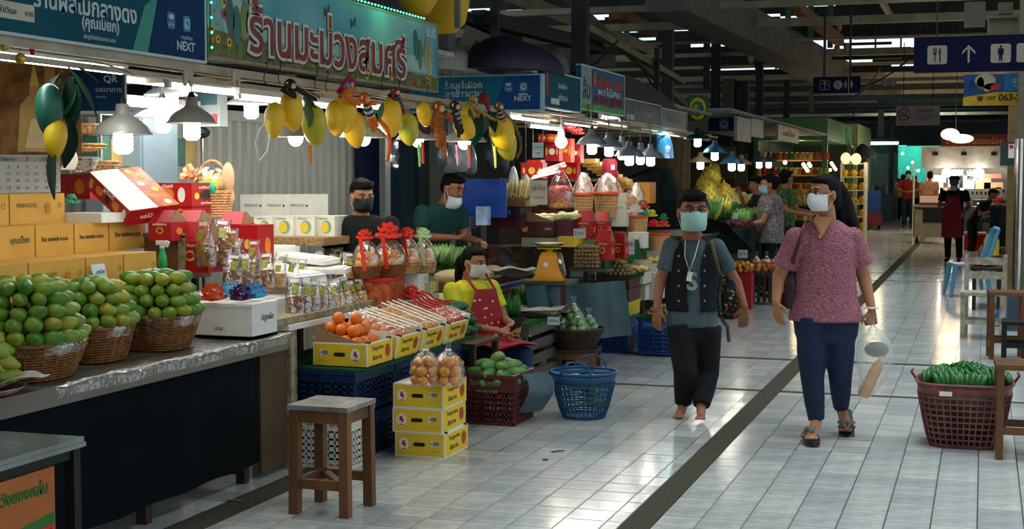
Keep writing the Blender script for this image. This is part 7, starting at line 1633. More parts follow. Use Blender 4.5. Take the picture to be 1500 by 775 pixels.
grow(b,.0065,'body',SK,W_)
face_parts(W_,hc,hs_,HM,SK,mat('white_mask',srgb('#e4e4e0'),.7,var=.03,bump=.2))
b=MB()
def E(x,y,z,r,s=hs_):
    q=MB();q.ell((0,0,0),tuple(k*s for k in r),14,10);b.add([hc+HM@(Vector(v)+Vector((x,y,z))*s) for v in q.v],q.f,True)
E(0,.03,.042,(.083,.092,.084));E(0,.05,.0,(.08,.066,.072));E(0,-.012,.09,(.066,.062,.03));E(0,.08,-.03,(.055,.05,.08))
b.tube([J(1224,272,.08),J(1234,290,.11),J(1243,312,.10),J(1250,328,.07),J(1257,342,.05)],[.05,.052,.045,.035,.012],12);b.tube([J(1226,285,.1),J(1232,315,.1),J(1238,338,.08)],[.05,.045,.015],12)
grow(b,.008,'hair',HAIR,W_,2)
PINK=mat('pink_weave',srgb('#6f3340'),.9,scale=70,col2=srgb('#b3747f'),bump=.4,bscale=90,stretch=(1,1,3));JEAN=mat('blue_jeans',srgb('#12233f'),.85,scale=40,var=.25,bump=.3)
b=MB();b.rings([ering(J(1209,y_,.02),rx,ry,.05) for y_,rx,ry in ((322,.075,.065),(328,.115,.08),(338,.165,.098),(360,.185,.118),(395,.178,.128),(430,.185,.13),(461,.218,.145),(470,.222,.15))])
for (sh,el),e in (((J(1166,349),J(1148,392,.03)),-1),((J(1249,349),J(1263,388,.02)),1)): b.ell(sh,.068,12,8);b.tube([sh,sh*.4+el*.6,el],[.067,.067,.072],14)
grow(b,.008,'patterned_top',PINK,W_,2)
q=MB();q.prism([(-.055,.05),(0,-.075),(.06,.05)],.004,rot=(math.pi/2-.35,0,.05));q.build('neck_opening',SK,W_,J(1205,330,-.083));q=MB();q.tube([J(1192,322,-.06),J(1201,345,-.118),J(1214,322,-.06)],.0022,4);q.ell(J(1201,347,-.12),.007,6,5);q.build('necklace',GOLD,W_)
b=MB();b.rings([ering(J(1210,y_,.02),rx,ry,.05) for y_,rx,ry in ((450,.17,.11),(470,.195,.125),(490,.185,.12),(502,.165,.115))])
for i,(hp,kn,an) in enumerate(legs): b.tube([hp+Vector((0,0,.06)),hp*.5+kn*.5,kn,kn*.5+an*.5,an+Vector((0,0,.005))],[.098,.092,.07,.062,.048],14)
grow(b,.009,'jeans',JEAN,W_,2)
SAN=mat('dark_sandal',srgb('#141414'),.4)
for i,(an,toe) in enumerate(feet):
    o=thing('sandal',('dark cork-soled sandal on the forward foot of the woman in pink','dark sandal on the raised rear foot of the woman in pink')[i],'sandal',bp2+toe+Vector((0,0,0)),0,None)
    d=(an-toe);zt=-.045 if i == 0 else -.042;fl_=Vector((d.x,d.y,0)).normalized();up=(0 if i == 0 else -.75)
    q=MB();q.prism([(-.035,-.07),(-.048,-.02),(-.042,.06),(-.036,.16),(0,.18),(.036,.16),(.042,.06),(.048,-.02),(.035,-.07),(0,-.085)],.026,(0,0,zt),(0,0,.25) if i == 0 else (R(46),0,.15));q.build('sole',SAN,o)
    q=MB();Mx=Euler((0,0,.25) if i == 0 else (R(46),0,.15)).to_matrix()
    for sx_ in (-1,1): q.tube([Vector((0,0,zt))+Mx@Vector((sx_*.045,.07,.026)),Vector((0,0,zt))+Mx@Vector((sx_*.022,.03,.085)),Vector((0,0,zt))+Mx@Vector((0,-.02,.065))],.011,6)
    q.tube([Vector((0,0,zt))+Mx@Vector((-.045,.03,.03)),Vector((0,0,zt))+Mx@Vector((0,.03,.09)),Vector((0,0,zt))+Mx@Vector((.045,.03,.03))],.012,6)
    q.build('strap',mat('beaded_strap',srgb('#2a2622'),.4,scale=150,col2=srgb('#8a8478')),o)
q=MB();q.tube([J(1277+1.5*math.cos(a),451,-.05)+Vector((.032*math.cos(a),.032*math.sin(a),0)) for a in [k*.7 for k in range(9)]],.006,5,closed=True);q.build('bracelet',WPR,W_)
hb=thing('handbag','maroon leather handbag on the shoulder of the woman in pink','bag',J(1153,420,.06)+bp2);LEA=mat('maroon_leather',srgb('#2e1014'),.35,scale=5,var=.2)
q=MB();q.loft([((0,0,-.13),.07,.03),((0,0,-.11),.08,.045),((0,0,.05),.07,.04),((0,0,.1),.05,.02)],14);q.build('bag_body',LEA,hb);b0=hb.location
q=MB();q.tube([(.02,0,.1),J(1165,370,-.13)+bp2-b0,J(1174,345,-.14)+bp2-b0,J(1180,326,-.05)+bp2-b0],.013,6);q.tube([(-.03,-.03,.08),(-.0,-.05,.02),(.03,-.03,.08)],.006,5);q.build('strap',mat('red_leather',srgb('#4f1216'),.4),hb)
q=MB();q.box((-.02,-.045,-.02),(.02,.006,.02));q.build('buckle',STEEL,hb)
# carrier bag with an oil bottle
hp_=arms[1][2]+Vector((.0,-.01,-.07))+bp2
cb=thing('carrier_bag','translucent white plastic carrier bag in the hand of the woman in pink','bag',hp_);Jb=lambda px,py,dd=0: at(px,py,D=D2-.06+dd)-hp_
rs=[]
for px,py,rx,ry in ((1279,478,.015,.012),(1281,487,.05,.03),(1281,500,.09,.045),(1281,520,.115,.055),(1282,540,.10,.055),(1278,556,.075,.05),(1270,575,.055,.045),(1265,582,.03,.03)): rs.append([p+Vector((random.uniform(-.006,.006),0,random.uniform(-.006,.006))) for p in ering(Jb(px,py),rx,ry,.2)])
q=MB();q.rings(rs,True);q.build('bag_film',mat('milky_film',(.8,.8,.78),.35,var=.1,alpha=.3,bump=.8,bscale=30),cb);q=MB();q.tube([Jb(1272,490),Jb(1279,472),Jb(1286,490)],.008,6);q.build('handle',MATS['milky_film'],cb)
ob=thing('oil_bottle','clear bottle of golden cooking oil inside the carrier bag','bottle',Jb(1278,552)+hp_,rot=(0,R(24),0));OIL=mat('golden_oil',srgb('#d88f0c'),.15,var=.1,spec=.8,emit=0)
q=MB();q.lathe([(.028,-.13),(.036,-.12),(.036,-.02),(.033,0),(.036,.02),(.034,.07),(.014,.11)],n=16,cap=True);q.build('bottle_body',OIL,ob);q=MB();q.lathe([(.015,.11),(.015,.135)],n=12,cap=True);q.build('cap',WHITEP,ob)
o=put(round_mesh('dark_parcel',mat('brown_parcel',srgb('#4a342c'),.7),.055),'dark_parcel','brown wrapped food parcel in the top of the carrier bag','parcel',Jb(1284,512)+hp_,None,None,(1.3,.8,.9))
# ---- generic figure for the stalls and the far aisle
def figure(label,px,feet=None,top=None,D=None,z0=0,face=0,hyaw=0,hpitch=0,skin=SK,shirt='#444444',trousers='#1c2430',hair='short',mask=None,arms_=None,lod=1,sitting=False,sleeves=True,apron=None,hs=1.0,lean=0,wide=1.0,shirt_m=None,hem=.5,chin=False,h=None,legs_=True,long_=False):
    """figure from scaled joints; face is the heading (0 looks down the aisle to the camera end)"""
    if D is None: bp=at(px,feet,Z=z0)
    else: bp=at(px,259,D=D);bp.z=z0
    dd=depth(bp);H_=h or (at(px,top,D=dd).z-z0);k=H_/1.6
    t=thing('person',label,'person',bp,face);vox=(.008,.010,.016)[lod]
    M=Vector;ly=-lean
    P_=lambda x,y,z: Vector((x*k,(y+ly*max(0,z-.85)/.6)*k,z*k-abs(lean)*.12*max(0,z-.85)*k))
    hc=P_(0,-.02,1.475);s=k*hs;HM=head_mat(hyaw,hpitch)
    b=MB();head_into(b,hc,s,HM);b.cap2(P_(0,0,1.37),.05*k,P_(0,.01,1.28),.065*k)
    tr=((.80,.15,.1),(.9,.155,.105),(1.05,.135,.1),(1.2,.155,.105),(1.29,.165,.09),(1.34,.1,.06))
    b.rings([ering(P_(0,.01,z),rx*k*wide,ry*k*wide,0) for z,rx,ry in tr])
    A=arms_ or [[(-.2,.01,1.28),(-.24,.03,1.02),(-.23,-.06,.8)],[(.2,.01,1.28),(.24,.03,1.02),(.23,-.06,.8)]]
    for a in A:
        sh,el,wr=(P_(*q) for q in a);b.cap2(sh,.046*k,el,.038*k);b.cap2(el,.037*k,wr,.026*k);d=(wr-el).normalized();side=Vector((0,-1,0)) if abs(d.y) < .7 else Vector((-1 if a[0][0] > 0 else 1,0,.3));hand_into(b,wr,d,side,k,.5)
    if sitting: LG_=[[(-.1,0,.84),(-.13,-.4,.82),(-.13,-.42,.4),(-.13,-.52,.36)],[(.1,0,.84),(.13,-.42,.82),(.13,-.44,.4),(.13,-.54,.36)]]
    else: LG_=[[(-.09,.01,.82),(-.1,-.02,.45),(-.1,.02,.08),(-.11,-.11,.035)],[(.09,.01,.82),(.1,.0,.45),(.1,.06,.08),(.11,-.07,.035)]]
    if legs_:
        for l in LG_:
            hp,kn,an,toe=(P_(*q) for q in l);b.cap2(hp,.08*k,kn,.055*k);b.cap2(kn,.052*k,an,.034*k);b.cap2(an,.034*k,toe,.03*k)
    grow(b,vox,'body',skin,t)
    sm=shirt_m or mat('shirt'+shirt.strip('#'),srgb(shirt),.9,scale=10,var=.15,bump=.3)
    b=MB();e=.018*k
    b.rings([ering(P_(0,.01,z),rx*k*wide+e,ry*k*wide+e,0) for z,rx,ry in ((.82-.1*(hem > .6),.165,.115),(.9,.162,.112),(1.05,.145,.108),(1.2,.158,.108),(1.28,.165,.095),(1.33,.12,.075),(1.35,.07,.06))])
    for a in A:
        sh,el=P_(*a[0]),P_(*a[1]);q_=.95 if long_ else .62;e2=sh*(1-q_)+el*q_;b.ell(sh,.066*k,12,8);b.tube([sh,sh*.5+e2*.5,e2],[.066*k,.064*k,.062*k],12)
        if long_: wr=P_(*a[2]);b.tube([el,el*.1+wr*.9],[.055*k,.042*k],10)
    grow(b,vox,'shirt',sm,t,2)
    if legs_:
        b=MB();b.rings([ering(P_(0,.01,z),rx*k*wide+e*.8,ry*k*wide+e*.8,0) for z,rx,ry in ((.74,.13,.1),(.82,.155,.105),(.92,.15,.1))])
        for l in LG_: hp,kn,an,toe=(P_(*q) for q in l);b.tube([hp,hp*.5+kn*.5,kn,kn*.5+an*.5,an],[.095*k,.085*k,.07*k,.062*k,.055*k],12)
        grow(b,vox,'trousers',mat('trousers'+trousers.strip('#'),srgb(trousers),.9,scale=10,var=.2,bump=.2),t,2)
        if lod < 2 or True:
            for l in LG_: an,toe=P_(*l[2]),P_(*l[3]);b=MB();b.cap2(an+Vector((0,.02,-.03))*k,.034*k,toe+Vector((0,0,.0)),.034*k);b.build('shoe',BLACK,t)
    if apron:
        b=MB();b.sheet(lambda u,v: tuple(P_((u-.5)*(.22+.16*min(1,v*2.2)),-.135-.012*math.sin(u*3.14)*1-.03*v,1.24-.78*v)),10,12);b.sheet(lambda u,v: tuple(P_((.5-u)*(.22+.16*min(1,v*2.2)),-.128-.012*math.sin(u*3.14)-.03*v,1.24-.78*v)),10,12)
        b.build('apron',mat('apron_red',srgb(apron),.7,scale=8,var=.15),t);b=MB();b.tube([P_(-.1,-.13,1.24),P_(-.1,-.04,1.37),P_(0,.06,1.38),P_(.1,-.04,1.37),P_(.1,-.13,1.24)],.012*k,5);b.build('apron_strap',MATS['apron_red'],t)
    face_parts(t,hc,s,HM,skin,cm(mask,.6) if mask else None,lod=lod,lid=hpitch < -.1,chin=chin)
    if hair in ('short','crop'): short_hair(t,hc,s,HM,vox,.012 if hair == 'crop' else 0)
    else:
        b=MB();q2=[((0,.03,.042),(.084,.092,.084)),((0,.05,0),(.08,.066,.075)),((0,-.012,.09),(.066,.06,.03))]
        if hair == 'bun': q2.append(((0,.12,.03),(.045,.04,.045)))
        if hair == 'curly': q2 += [((.05,.03,.08),(.05,.06,.05)),((-.05,.03,.08),(.05,.06,.05)),((0,.08,.0),(.08,.05,.07))]
        for c_,r_ in q2:
            q=MB();q.ell((0,0,0),tuple(x*s for x in r_),12,9);b.add([hc+HM@(Vector(v)+Vector(c_)*s) for v in q.v],q.f,True)
        if hair == 'tail':
            pts=[hc+HM@Vector(p)*s for p in ((0,.09,.03),(0,.14,-.02),(0,.14,-.12),(0,.11,-.24),(0,.09,-.3))];b.tube(pts,[.045*s,.042*s,.036*s,.028*s,.008*s],10)
        grow(b,vox,'hair',HAIR,t,2)
    return t
# young man in black behind the white cartons
f_=figure('young man in black with a black mask, looking down behind the white mango cartons',530,D=9.55,z0=-.0,face=R(28),hyaw=R(14),hpitch=R(14),h=1.55,shirt='#0b0d12',mask='#101216',hair='crop',wide=1.1)
text('UN',.06,WPR,f_,(.06,-.14,1.08),FY,bold=.003)
# man in the green shirt leaning over the counter
figure('man in a dark green shirt, mask under his chin, bending over the brown counter',619,D=11.6,z0=0.02,face=R(62),hyaw=R(5),hpitch=R(20),h=1.60,shirt='#12403c',skin=SKD,mask='#c9d4d8',chin=True,lean=.34,wide=1.18,arms_=[[(-.2,.01,1.28),(-.24,-.12,1.08),(-.16,-.42,1.08)],[(.2,.01,1.28),(.24,-.12,1.06),(.14,-.42,1.04)]])
# seated woman in yellow with a phone
ps=at(702,470,D=9.15);zb_=ps.z
yw=figure('seated woman in a yellow blouse and red apron, white mask, long ponytail, reading a phone',692,D=10.3,z0=-.50,face=R(62),hyaw=R(4),hpitch=R(12),h=1.56,shirt='#d3cf2c',trousers='#17395f',mask='#d8cfc6',hair='tail',sitting=True,lod=0,wide=1.06,arms_=[[(-.2,.01,1.28),(-.25,-.1,1.04),(-.06,-.34,1.0)],[(.2,.01,1.28),(.25,-.08,1.04),(.1,-.34,1.03)]])
k=1.0;RAP=mat('red_print_apron',srgb('#8e1420'),.7,scale=30,col2=srgb('#b3202c'))
b=MB();b.sheet(lambda u,v: ((u-.5)*(.2+.14*min(1,v*2)),-.142-.02*math.sin(u*3.14)-.0*v,1.26-.42*v),10,12,.0);b.sheet(lambda u,v: ((u-.5)*.4,-.16-.34*v,.925-.03*v-.05*abs(u-.5)),10,8,.012);b.tube([(-.09,-.13,1.26),(-.1,-.02,1.37),(0,.08,1.38),(.1,-.02,1.37),(.09,-.13,1.26)],.011,5);b.build('red_apron',RAP,yw)
for kk in range(34):
    q=MB();q.ell((0,0,0),.008,6,4);u,v=random.random(),random.random()
    q.build('apron_dot',WPR if kk % 2 else GOLD,yw,((u-.5)*.3,-.165-.01,1.2-.3*v) if kk % 2 else ((u-.5)*.36,-.2-.28*v,.93))
ph=thing('smartphone','dark smartphone held by the seated woman in yellow','phone',Vector(yw.location)+Matrix.Rotation(R(62),3,'Z')@Vector((.02,-.45,1.02)),rot=(R(-50),0,R(62)));b=MB();b.bb(-.037,.037,-.075,.075,-.004,.004);b.build('phone_body',BLACK,ph);b=MB();b.bb(-.034,.034,-.07,.07,.004,.005);b.build('screen',mat('phone_screen',srgb('#3a4a5c'),.1),ph)
b=MB();b.bb(-.17,.17,-.15,.17,.2,.23);st_=thing('low_stool','low wooden stool under the seated woman in yellow','stool',(yw.location.x,yw.location.y,0));b.build('seat',WOODD,st_)
for sx_ in (-.14,.14):
    for sy_ in (-.12,.14): b=MB();b.bb(sx_-.02,sx_+.02,sy_-.02,sy_+.02,0,.2);b.build('leg',WOODD,st_)
# customers at the durian stall
FLOR=mat('flower_blouse',srgb('#4a434a'),.9,scale=38,col2=srgb('#9a8c86'));FLOG=mat('dark_flower_shirt',srgb('#0f2a20'),.9,scale=30,col2=srgb('#5a7a3c'))
figure('customer in a pale flower-patterned blouse reaching towards the durian stall',1128,D=18.4,z0=0,face=R(118) if False else R(-75),hyaw=R(5),hpitch=R(10),h=1.58,hs=1.15,shirt_m=FLOR,mask='#8fb8c4',hair='bun',lod=1,wide=1.45,hem=.7,trousers='#1c1c22',arms_=[[(-.2,.01,1.28),(-.24,-.12,1.02),(-.2,-.4,.96)],[(.2,.01,1.28),(.24,-.12,1.0),(.18,-.42,.94)]])
figure('person with dark hair holding a phone up, half hidden behind the flower-bloused customer',1110,D=19.3,z0=0,face=R(-70),hpitch=R(8),h=1.57,shirt='#1a1c22',hair='short',lod=1,arms_=[[(-.2,.01,1.28),(-.24,-.1,1.1),(-.12,-.22,1.36)],[(.2,.01,1.28),(.24,-.1,1.1),(.2,-.3,1.1)]])
figure('customer in a dark green flower-patterned shirt standing beyond the blouse customer',1150,D=20.4,z0=0,face=R(80),hyaw=R(60),h=1.66,shirt_m=FLOG,hair='short',lod=1,wide=1.12,arms_=[[(-.2,.01,1.28),(-.24,-.1,1.04),(-.2,-.36,1.0)],[(.2,.01,1.28),(.24,-.1,1.04),(.2,-.36,1.0)]])
# far aisle
figure('woman in a red apron over a black top, walking in the far aisle',1396,feet=384,top=258,face=R(-10),hyaw=R(20),hpitch=R(14),shirt='#101218',trousers='#0e0f14',mask='#d8d8d4',chin=True,hair='curly',lod=1,apron='#9c1630',arms_=[[(-.2,.01,1.28),(-.27,0,1.05),(-.1,-.2,1.08)],[(.2,.01,1.28),(.26,.02,1.04),(.22,-.16,.94)]])
figure('man in a red shirt and blue jeans walking in the far aisle',1329,feet=334,top=250,face=R(2),shirt='#8f1f1c',trousers='#1c2c3c',mask='#c9d0d0',skin=SKD,lod=2,arms_=[[(-.2,.01,1.28),(-.27,0,1.05),(-.1,-.2,1.02)],[(.2,.01,1.28),(.27,0,1.05),(.1,-.2,1.02)]])
figure('person in a white shirt walking behind the man in red',1322,feet=325,top=255,face=R(180),shirt='#bdb8a8',trousers='#15161c',lod=2)
figure('person in a dark blue outfit, leftmost in the far aisle',1311,feet=322,top=249,face=R(170),shirt='#1c3a5c',trousers='#16304c',lod=2)
figure('person with dark hair behind the man in red, only the head and shoulders showing',1340,D=50,face=R(0),h=1.62,shirt='#c0a888',lod=2)
figure('man in a peach shirt turned away at the food stall beyond the aisle',1362,D=38,z0=0,face=R(150),hyaw=R(30),h=1.72,shirt='#b88a6c',trousers='#3a3a3a',mask='#b8c4c4',lod=2,wide=1.15)
figure('woman in a red top sitting at the right of the far food stall',1463,D=34,z0=-.3,face=R(-80),h=1.62,shirt='#a8202a',mask='#d0d0cc',hair='bun',sitting=True,lod=2,arms_=[[(-.2,.01,1.28),(-.24,-.12,1.02),(-.2,-.4,1.06)],[(.2,.01,1.28),(.24,-.12,1.0),(.18,-.42,1.04)]])
figure('person in dark clothes bending over a tray at the far food stall',1426,D=30,z0=-.2,face=R(70),hpitch=R(25),h=1.55,shirt='#10161c',trousers='#141c26',lod=2,lean=.4,arms_=[[(-.2,.01,1.28),(-.24,-.12,1.02),(-.2,-.4,1.1)],[(.2,.01,1.28),(.24,-.12,1.0),(.18,-.42,1.1)]])
# ================================================================== DURIAN STALL, KIOSK, FAR END, RIGHT SIDE, HANGING SIGNS
SPK=mat('durian_skin',srgb('#a8922a'),.6,scale=12,col2=srgb('#dcc552'),bump=.4,bscale=60)
def durian(label,px,py,X,r_,s_=1.25,group=None):
    p=at(px,py,X=X);b=MB();b.ell((0,0,0),(r_,r_,r_*s_),14,10);n=90
    for i in range(n):
        z=1-2*(i+.5)/n;q=math.sqrt(1-z*z);a=i*2.39996;d=Vector((q*math.cos(a),q*math.sin(a),z));c=Vector((d.x*r_,d.y*r_,d.z*r_*s_));u=d.orthogonal().normalized()*r_*.13;v=d.cross(u)
        b.add([c+u,c+v,c-u,c-v,c+d*r_*.2],[(0,1,4),(1,2,4),(2,3,4),(3,0,4)])
    b.tube([(0,0,r_*s_),(.0,.01,r_*s_+.05)],.012,6);o=b.build('durian',SPK,None,p);return tag(o,label,'fruit',group)
zd=at(1060,320,X=-3.2).z
t=table('fruit_stall','sloping fruit counter with a dark teal cloth at the durian stall',-4.6,-2.9,15.2,19.6,zd-.1,WOODD,cloth=mat('teal_cloth',srgb('#0c2c30'),.7,scale=3,var=.3),cat='counter')
for i,(px,py,X,r_,lb) in enumerate(((1042,292,-3.4,.13,'durian at the front left of the yellow heap'),(1054,300,-3.3,.12,'durian at the right of the front pair'),(1041,262,-3.7,.14,'durian at the top left of the heap'),(1034,275,-3.6,.13,'durian leaning at the left of the heap'),(1060,284,-3.5,.12,'durian behind the front pair'),(1046,250,-3.9,.09,'small durian at the very top of the heap'))): durian(lb,px,py,X,r_)
YC=[mat('jackfruit_piece_%d' % i,srgb(c),.5,scale=20,var=.15) for i,c in enumerate(('#e3c94e','#d9d27a','#e8dc9a'))]
mp=[mango_mesh('fruit_piece',m,a=.075,b=.05,c=.045) for m in YC]
for i in range(70):
    u,v=random.random(),random.random();px=1056+52*u;py=312-34*v*(1-.45*u)
    put(mp[i % 3],'fruit_piece','pale yellow fruit piece in the slope beside the durians','fruit',at(px,py,X=-3.3-.25*v),(random.random(),random.random(),random.uniform(0,6)),'pale yellow fruit pieces',1.5)
for i in range(16): hand('green and yellow banana bunch along the front of the durian stall',at(1034+random.random()*62,320-random.random()*12+(i % 3)*2,X=-3.1),random.uniform(-1.5,1.5),(BND,BNG,BNY,BND)[i % 4],6,s=1.2,group='banana bunches at the durian stall')
for i in range(3): hand('dark green banana bunch at the right end of the durian stall',at(1084+8*i,330-2*i,X=-2.95),i*1.2,BNG,6,s=1.3,group='banana bunches at the right end')
t,w_,d_,h_=cpx('foam_tray','long white foam tray at the front edge of the durian stall',1040,1078,312,321,-2.96,.5,FOAM,cat='tray')
t=thing('rambutan_heap','dark red-brown fruit tray at the right of the foam tray','fruit',at(1078,330,X=-2.9));b=MB()
for i in range(60): b.ell((random.uniform(-.2,.15),random.uniform(-.3,.5),random.uniform(0,.05)),.028,6,5)
o=b.build('rambutans',mat('rambutan',srgb('#5c2a1c'),.6,scale=30,var=.3),t);o['kind']='stuff'
sp_=at(1120,446,Z=0);hz=at(1120,401,Y=sp_.y).z
t=thing('slatted_stand','dark slatted wooden stand under the bags of tangerines, between the two walkers','stand',sp_)
b=MB();b.bb(-.24,.24,-.05,.3,hz-.03,hz);b.build('stand_top',WOODD,t)
for k in range(7): b=MB();b.bb(-.23+.07*k,-.19+.07*k,-.04,-.02,.03,hz-.03);b.build('slat',WOODD,t)
for sx_ in (-.22,.22): b=MB();b.bb(sx_-.02,sx_+.02,.25,.29,0,hz-.03);b.bb(sx_-.02,sx_+.02,-.02,.02,0,hz-.03);b.build('leg',WOODD,t)
for i,px in enumerate((1108,1122,1137)): fruit_bag('clear knotted bag of tangerines on the slatted stand, ' + ('left','middle','right')[i],(at(px,401,Y=sp_.y+.1).x,sp_.y+.1+.04*(i % 2),hz),.085,.2,OR2,n=18,fl='tangerine in the %s bag on the slatted stand' % ('left','middle','right')[i],fname='tangerine',gl='tangerines in the %s bag' % ('left','middle','right')[i],fr=.031)
rp=at(1086,452,Z=0);t=thing('offering_box','red box topped with yellow and red flowers, left of the tangerine bags','box',rp);b=MB();b.bb(-.13,.13,-.1,.1,0,.42);b.build('box_body',REDC,t);b=MB()
for i in range(26): b.ell((random.uniform(-.12,.12),random.uniform(-.09,.09),.45+random.uniform(0,.1)),.03,6,5)
o=b.build('flowers',mat('yellow_red_flowers',srgb('#e0b83a'),.6,scale=14,col2=srgb('#c8281f')),t);o['kind']='stuff'
card('small white card standing in the flowers of the red box',1088,372,rp.x,14,12,'50','#c9c9c4','#30304a')
# black tarp behind the lattice baskets
b=MB();P0=at(975,320,X=-3.9);pts=[at(x,y,X=X)-P0 for x,y,X in ((925,262,-3.9),(962,246,-3.9),(985,248,-3.7),(1018,320,-3.5),(1000,335,-3.5),(940,335,-3.9))]
b.add(pts+[p+Vector((-.12,.1,0)) for p in pts],[(0,1,2,3,4,5),(11,10,9,8,7,6)]+[(i,(i+1) % 6,6+(i+1) % 6,6+i) for i in range(6)]);o=b.build('dark_tarp',mat('dark_teal_tarp',srgb('#060c0c'),.9,spec=.1,scale=2,var=.3,bump=.3),None,P0);tag(o,'big dark tarpaulin hung between the gift stall and the durian stall','tarp')
b=MB();P0=at(1060,360,X=-2.85);pts=[at(x,y,X=X)-P0 for x,y,X in ((1030,318,-3.0),(1062,326,-2.85),(1104,368,-2.7),(1040,372,-2.9))];b.add(pts+[p+Vector((-.05,.05,-.02)) for p in pts],[(0,1,2,3),(7,6,5,4)]+[(i,(i+1) % 4,4+(i+1) % 4,4+i) for i in range(4)]);o=b.build('dark_tarp',MATS['dark_teal_tarp'],None,P0);tag(o,'dark teal tarpaulin draped over the front corner of the durian stall','tarp')
lump('blue_bag','bright blue plastic bag hanging by the lamp row',972,232,-3.7,.12,.3,.34,'#2f7fb0',.3,7,'bag',1)
# backing panels, shelves and clutter deep in the durian stall
t=thing('stall_backdrop','tan cloth panels and boards hanging behind the durian lamps','panel',at(1010,300,X=-5.2));t.location.z=0
for i,(px,y0,y1,X,w_,c) in enumerate(((985,195,300,-4.5,.16,'#8a6a48'),(996,200,320,-4.6,.12,'#a88a68'),(1006,190,300,-4.7,.10,'#b8a284'),(1015,205,280,-4.8,.2,'#5c3f26'),(1060,215,262,-5.3,.5,'#8a6c4c'),(1085,225,270,-5.3,.3,'#6c7a58'),(1100,205,290,-5.4,.3,'#3c5c46'))):
    p=at(px,y1,X=X);q=at(px,y0,X=X);b=MB();b.bb(-w_/2,w_/2,-.02,.02,0,q.z-p.z);b.build('hanging_panel',cm(c,.8),t,p-t.location)
t,w_,d_,h_=cpx('wooden_shelf','warm-lit wooden shelf behind the durians',1055,1115,272,280,-5.0,.4,WOODH,cat='shelf')
# lamps of the durian stall
BLU=lamp_proto('pendant_lamp',mat('blue_enamel',srgb('#2e5a78'),.35,.2),r=.15,h=.11);TANL=lamp_proto('pendant_lamp',mat('tan_enamel',srgb('#b39a78'),.4,.2),r=.15,h=.09)
DKL=lamp_proto('pendant_lamp',mat('dark_teal_enamel',srgb('#123a44'),.35,.2),r=.17,h=.08)
for pr2,px,py,X,lb,pw,c in ((DKL,1022,204,-3.3,'dark teal pendant lamp left of the blue lamp at the durian stall',10,(.9,.97,1)),(BLU,1047,224,-3.1,'blue enamel pendant lamp over the durians',12,(.9,.97,1)),(TANL,1026,238,-3.5,'tan pendant lamp low beside the black tarpaulin',0,(1,.8,.5)),(BLU,1072,240,-3.0,'blue-grey pendant lamp, brightest over the yellow fruit',14,(1,.88,.62)),(TANL,1086,241,-3.2,'tan pendant lamp right behind the brightest blue-grey one',8,(1,.8,.5)),(GL,1112,238,-3.3,'dark grey pendant lamp left in the pair above the customers',2,(1,.9,.8)),(GL,1126,238,-3.4,'dark grey pendant lamp right in the pair above the customers',2,(1,.9,.8))):
    lamp(pr2,lb,at(px,py,X=X),pw*3,c)
m_=MB();m_.bb(-5.6,-3.4,20,33,2.5,2.53);struct('ceiling',m_,MATS['stall_ceiling'])
# small signs beyond
def xsign(label,px0,px1,py0,py1,Y=None,X=None,m=TEAL,txt=None,name='shop_sign',tm=SIGNW,tw=.6,D=None,dep=.05,ts=.5):
    if D is not None: Y=at((px0+px1)/2,(py0+py1)/2,D=D).y
    a,c=at(px0,py1,Y=Y),at(px1,py0,Y=Y);w_,h_=c.x-a.x,c.z-a.z
    t=thing(name,label,'sign',((a.x+c.x)/2,Y,a.z));b=MB();b.bb(-w_/2,w_/2,0,dep,0,h_);b.build('board',m,t)
    if txt: text(txt,h_*ts,tm,t,(0,-.003,h_*.5),FY,width=w_*tw)
    return t,w_,h_
def xs(t,w_,h_,px0,py0,px1,py1,m,Y,nm='printed_mark'):
    pass
t,w_,h_=xsign('yellow and green oval shop sign at the end of the teal row',1007,1037,139,178,Y=19.5,m=cm('#2c6a34'));decal(oval(w_*.42,h_*.42,20),YELC,t,(0,-.002,h_*.48),FY,'yellow_oval');decal(oval(w_*.3,h_*.3,20),cm('#4a8a3c'),t,(0,-.004,h_*.48),FY,'green_oval');decal(oval(w_*.15,h_*.15),cm('#c9c04a'),t,(-.02,-.006,h_*.5),FY,'fruit_print');decal(oval(w_*.1,h_*.12),cm('#3a5fa8'),t,(.05,-.006,h_*.45),FY,'fruit_print')
t,w_,h_=xsign('dark blue bank-style sign right of the oval sign',1037,1080,172,192,Y=22.5,m=NAVY);logo(t,(w_*.05,-.003,h_*.5),FY,.14)
frame_sign('shop_sign','pale grey blank sign beyond the dark blue one',ypx(1080,py=180),ypx(1100,py=180),zpx(1090,206),zpx(1090,174),mat('pale_sign',srgb('#8b9390'),.5));frame_sign('shop_sign','second pale grey sign beyond the first',ypx(1101,py=180),ypx(1118,py=180),zpx(1110,200),zpx(1110,176),MATS['pale_sign'])
t,L_,h_=frame_sign('shop_sign','white sign with brown lettering in front of the green kiosk',ypx(1140,py=190),ypx(1170,py=190),zpx(1155,207),zpx(1155,184),mat('cream_sign',srgb('#b5ab98'),.5));text('ผลไม้ไทย',.12,cm('#7a4a34'),t,(.003,0,h_*.5),FX,width=L_*.55)
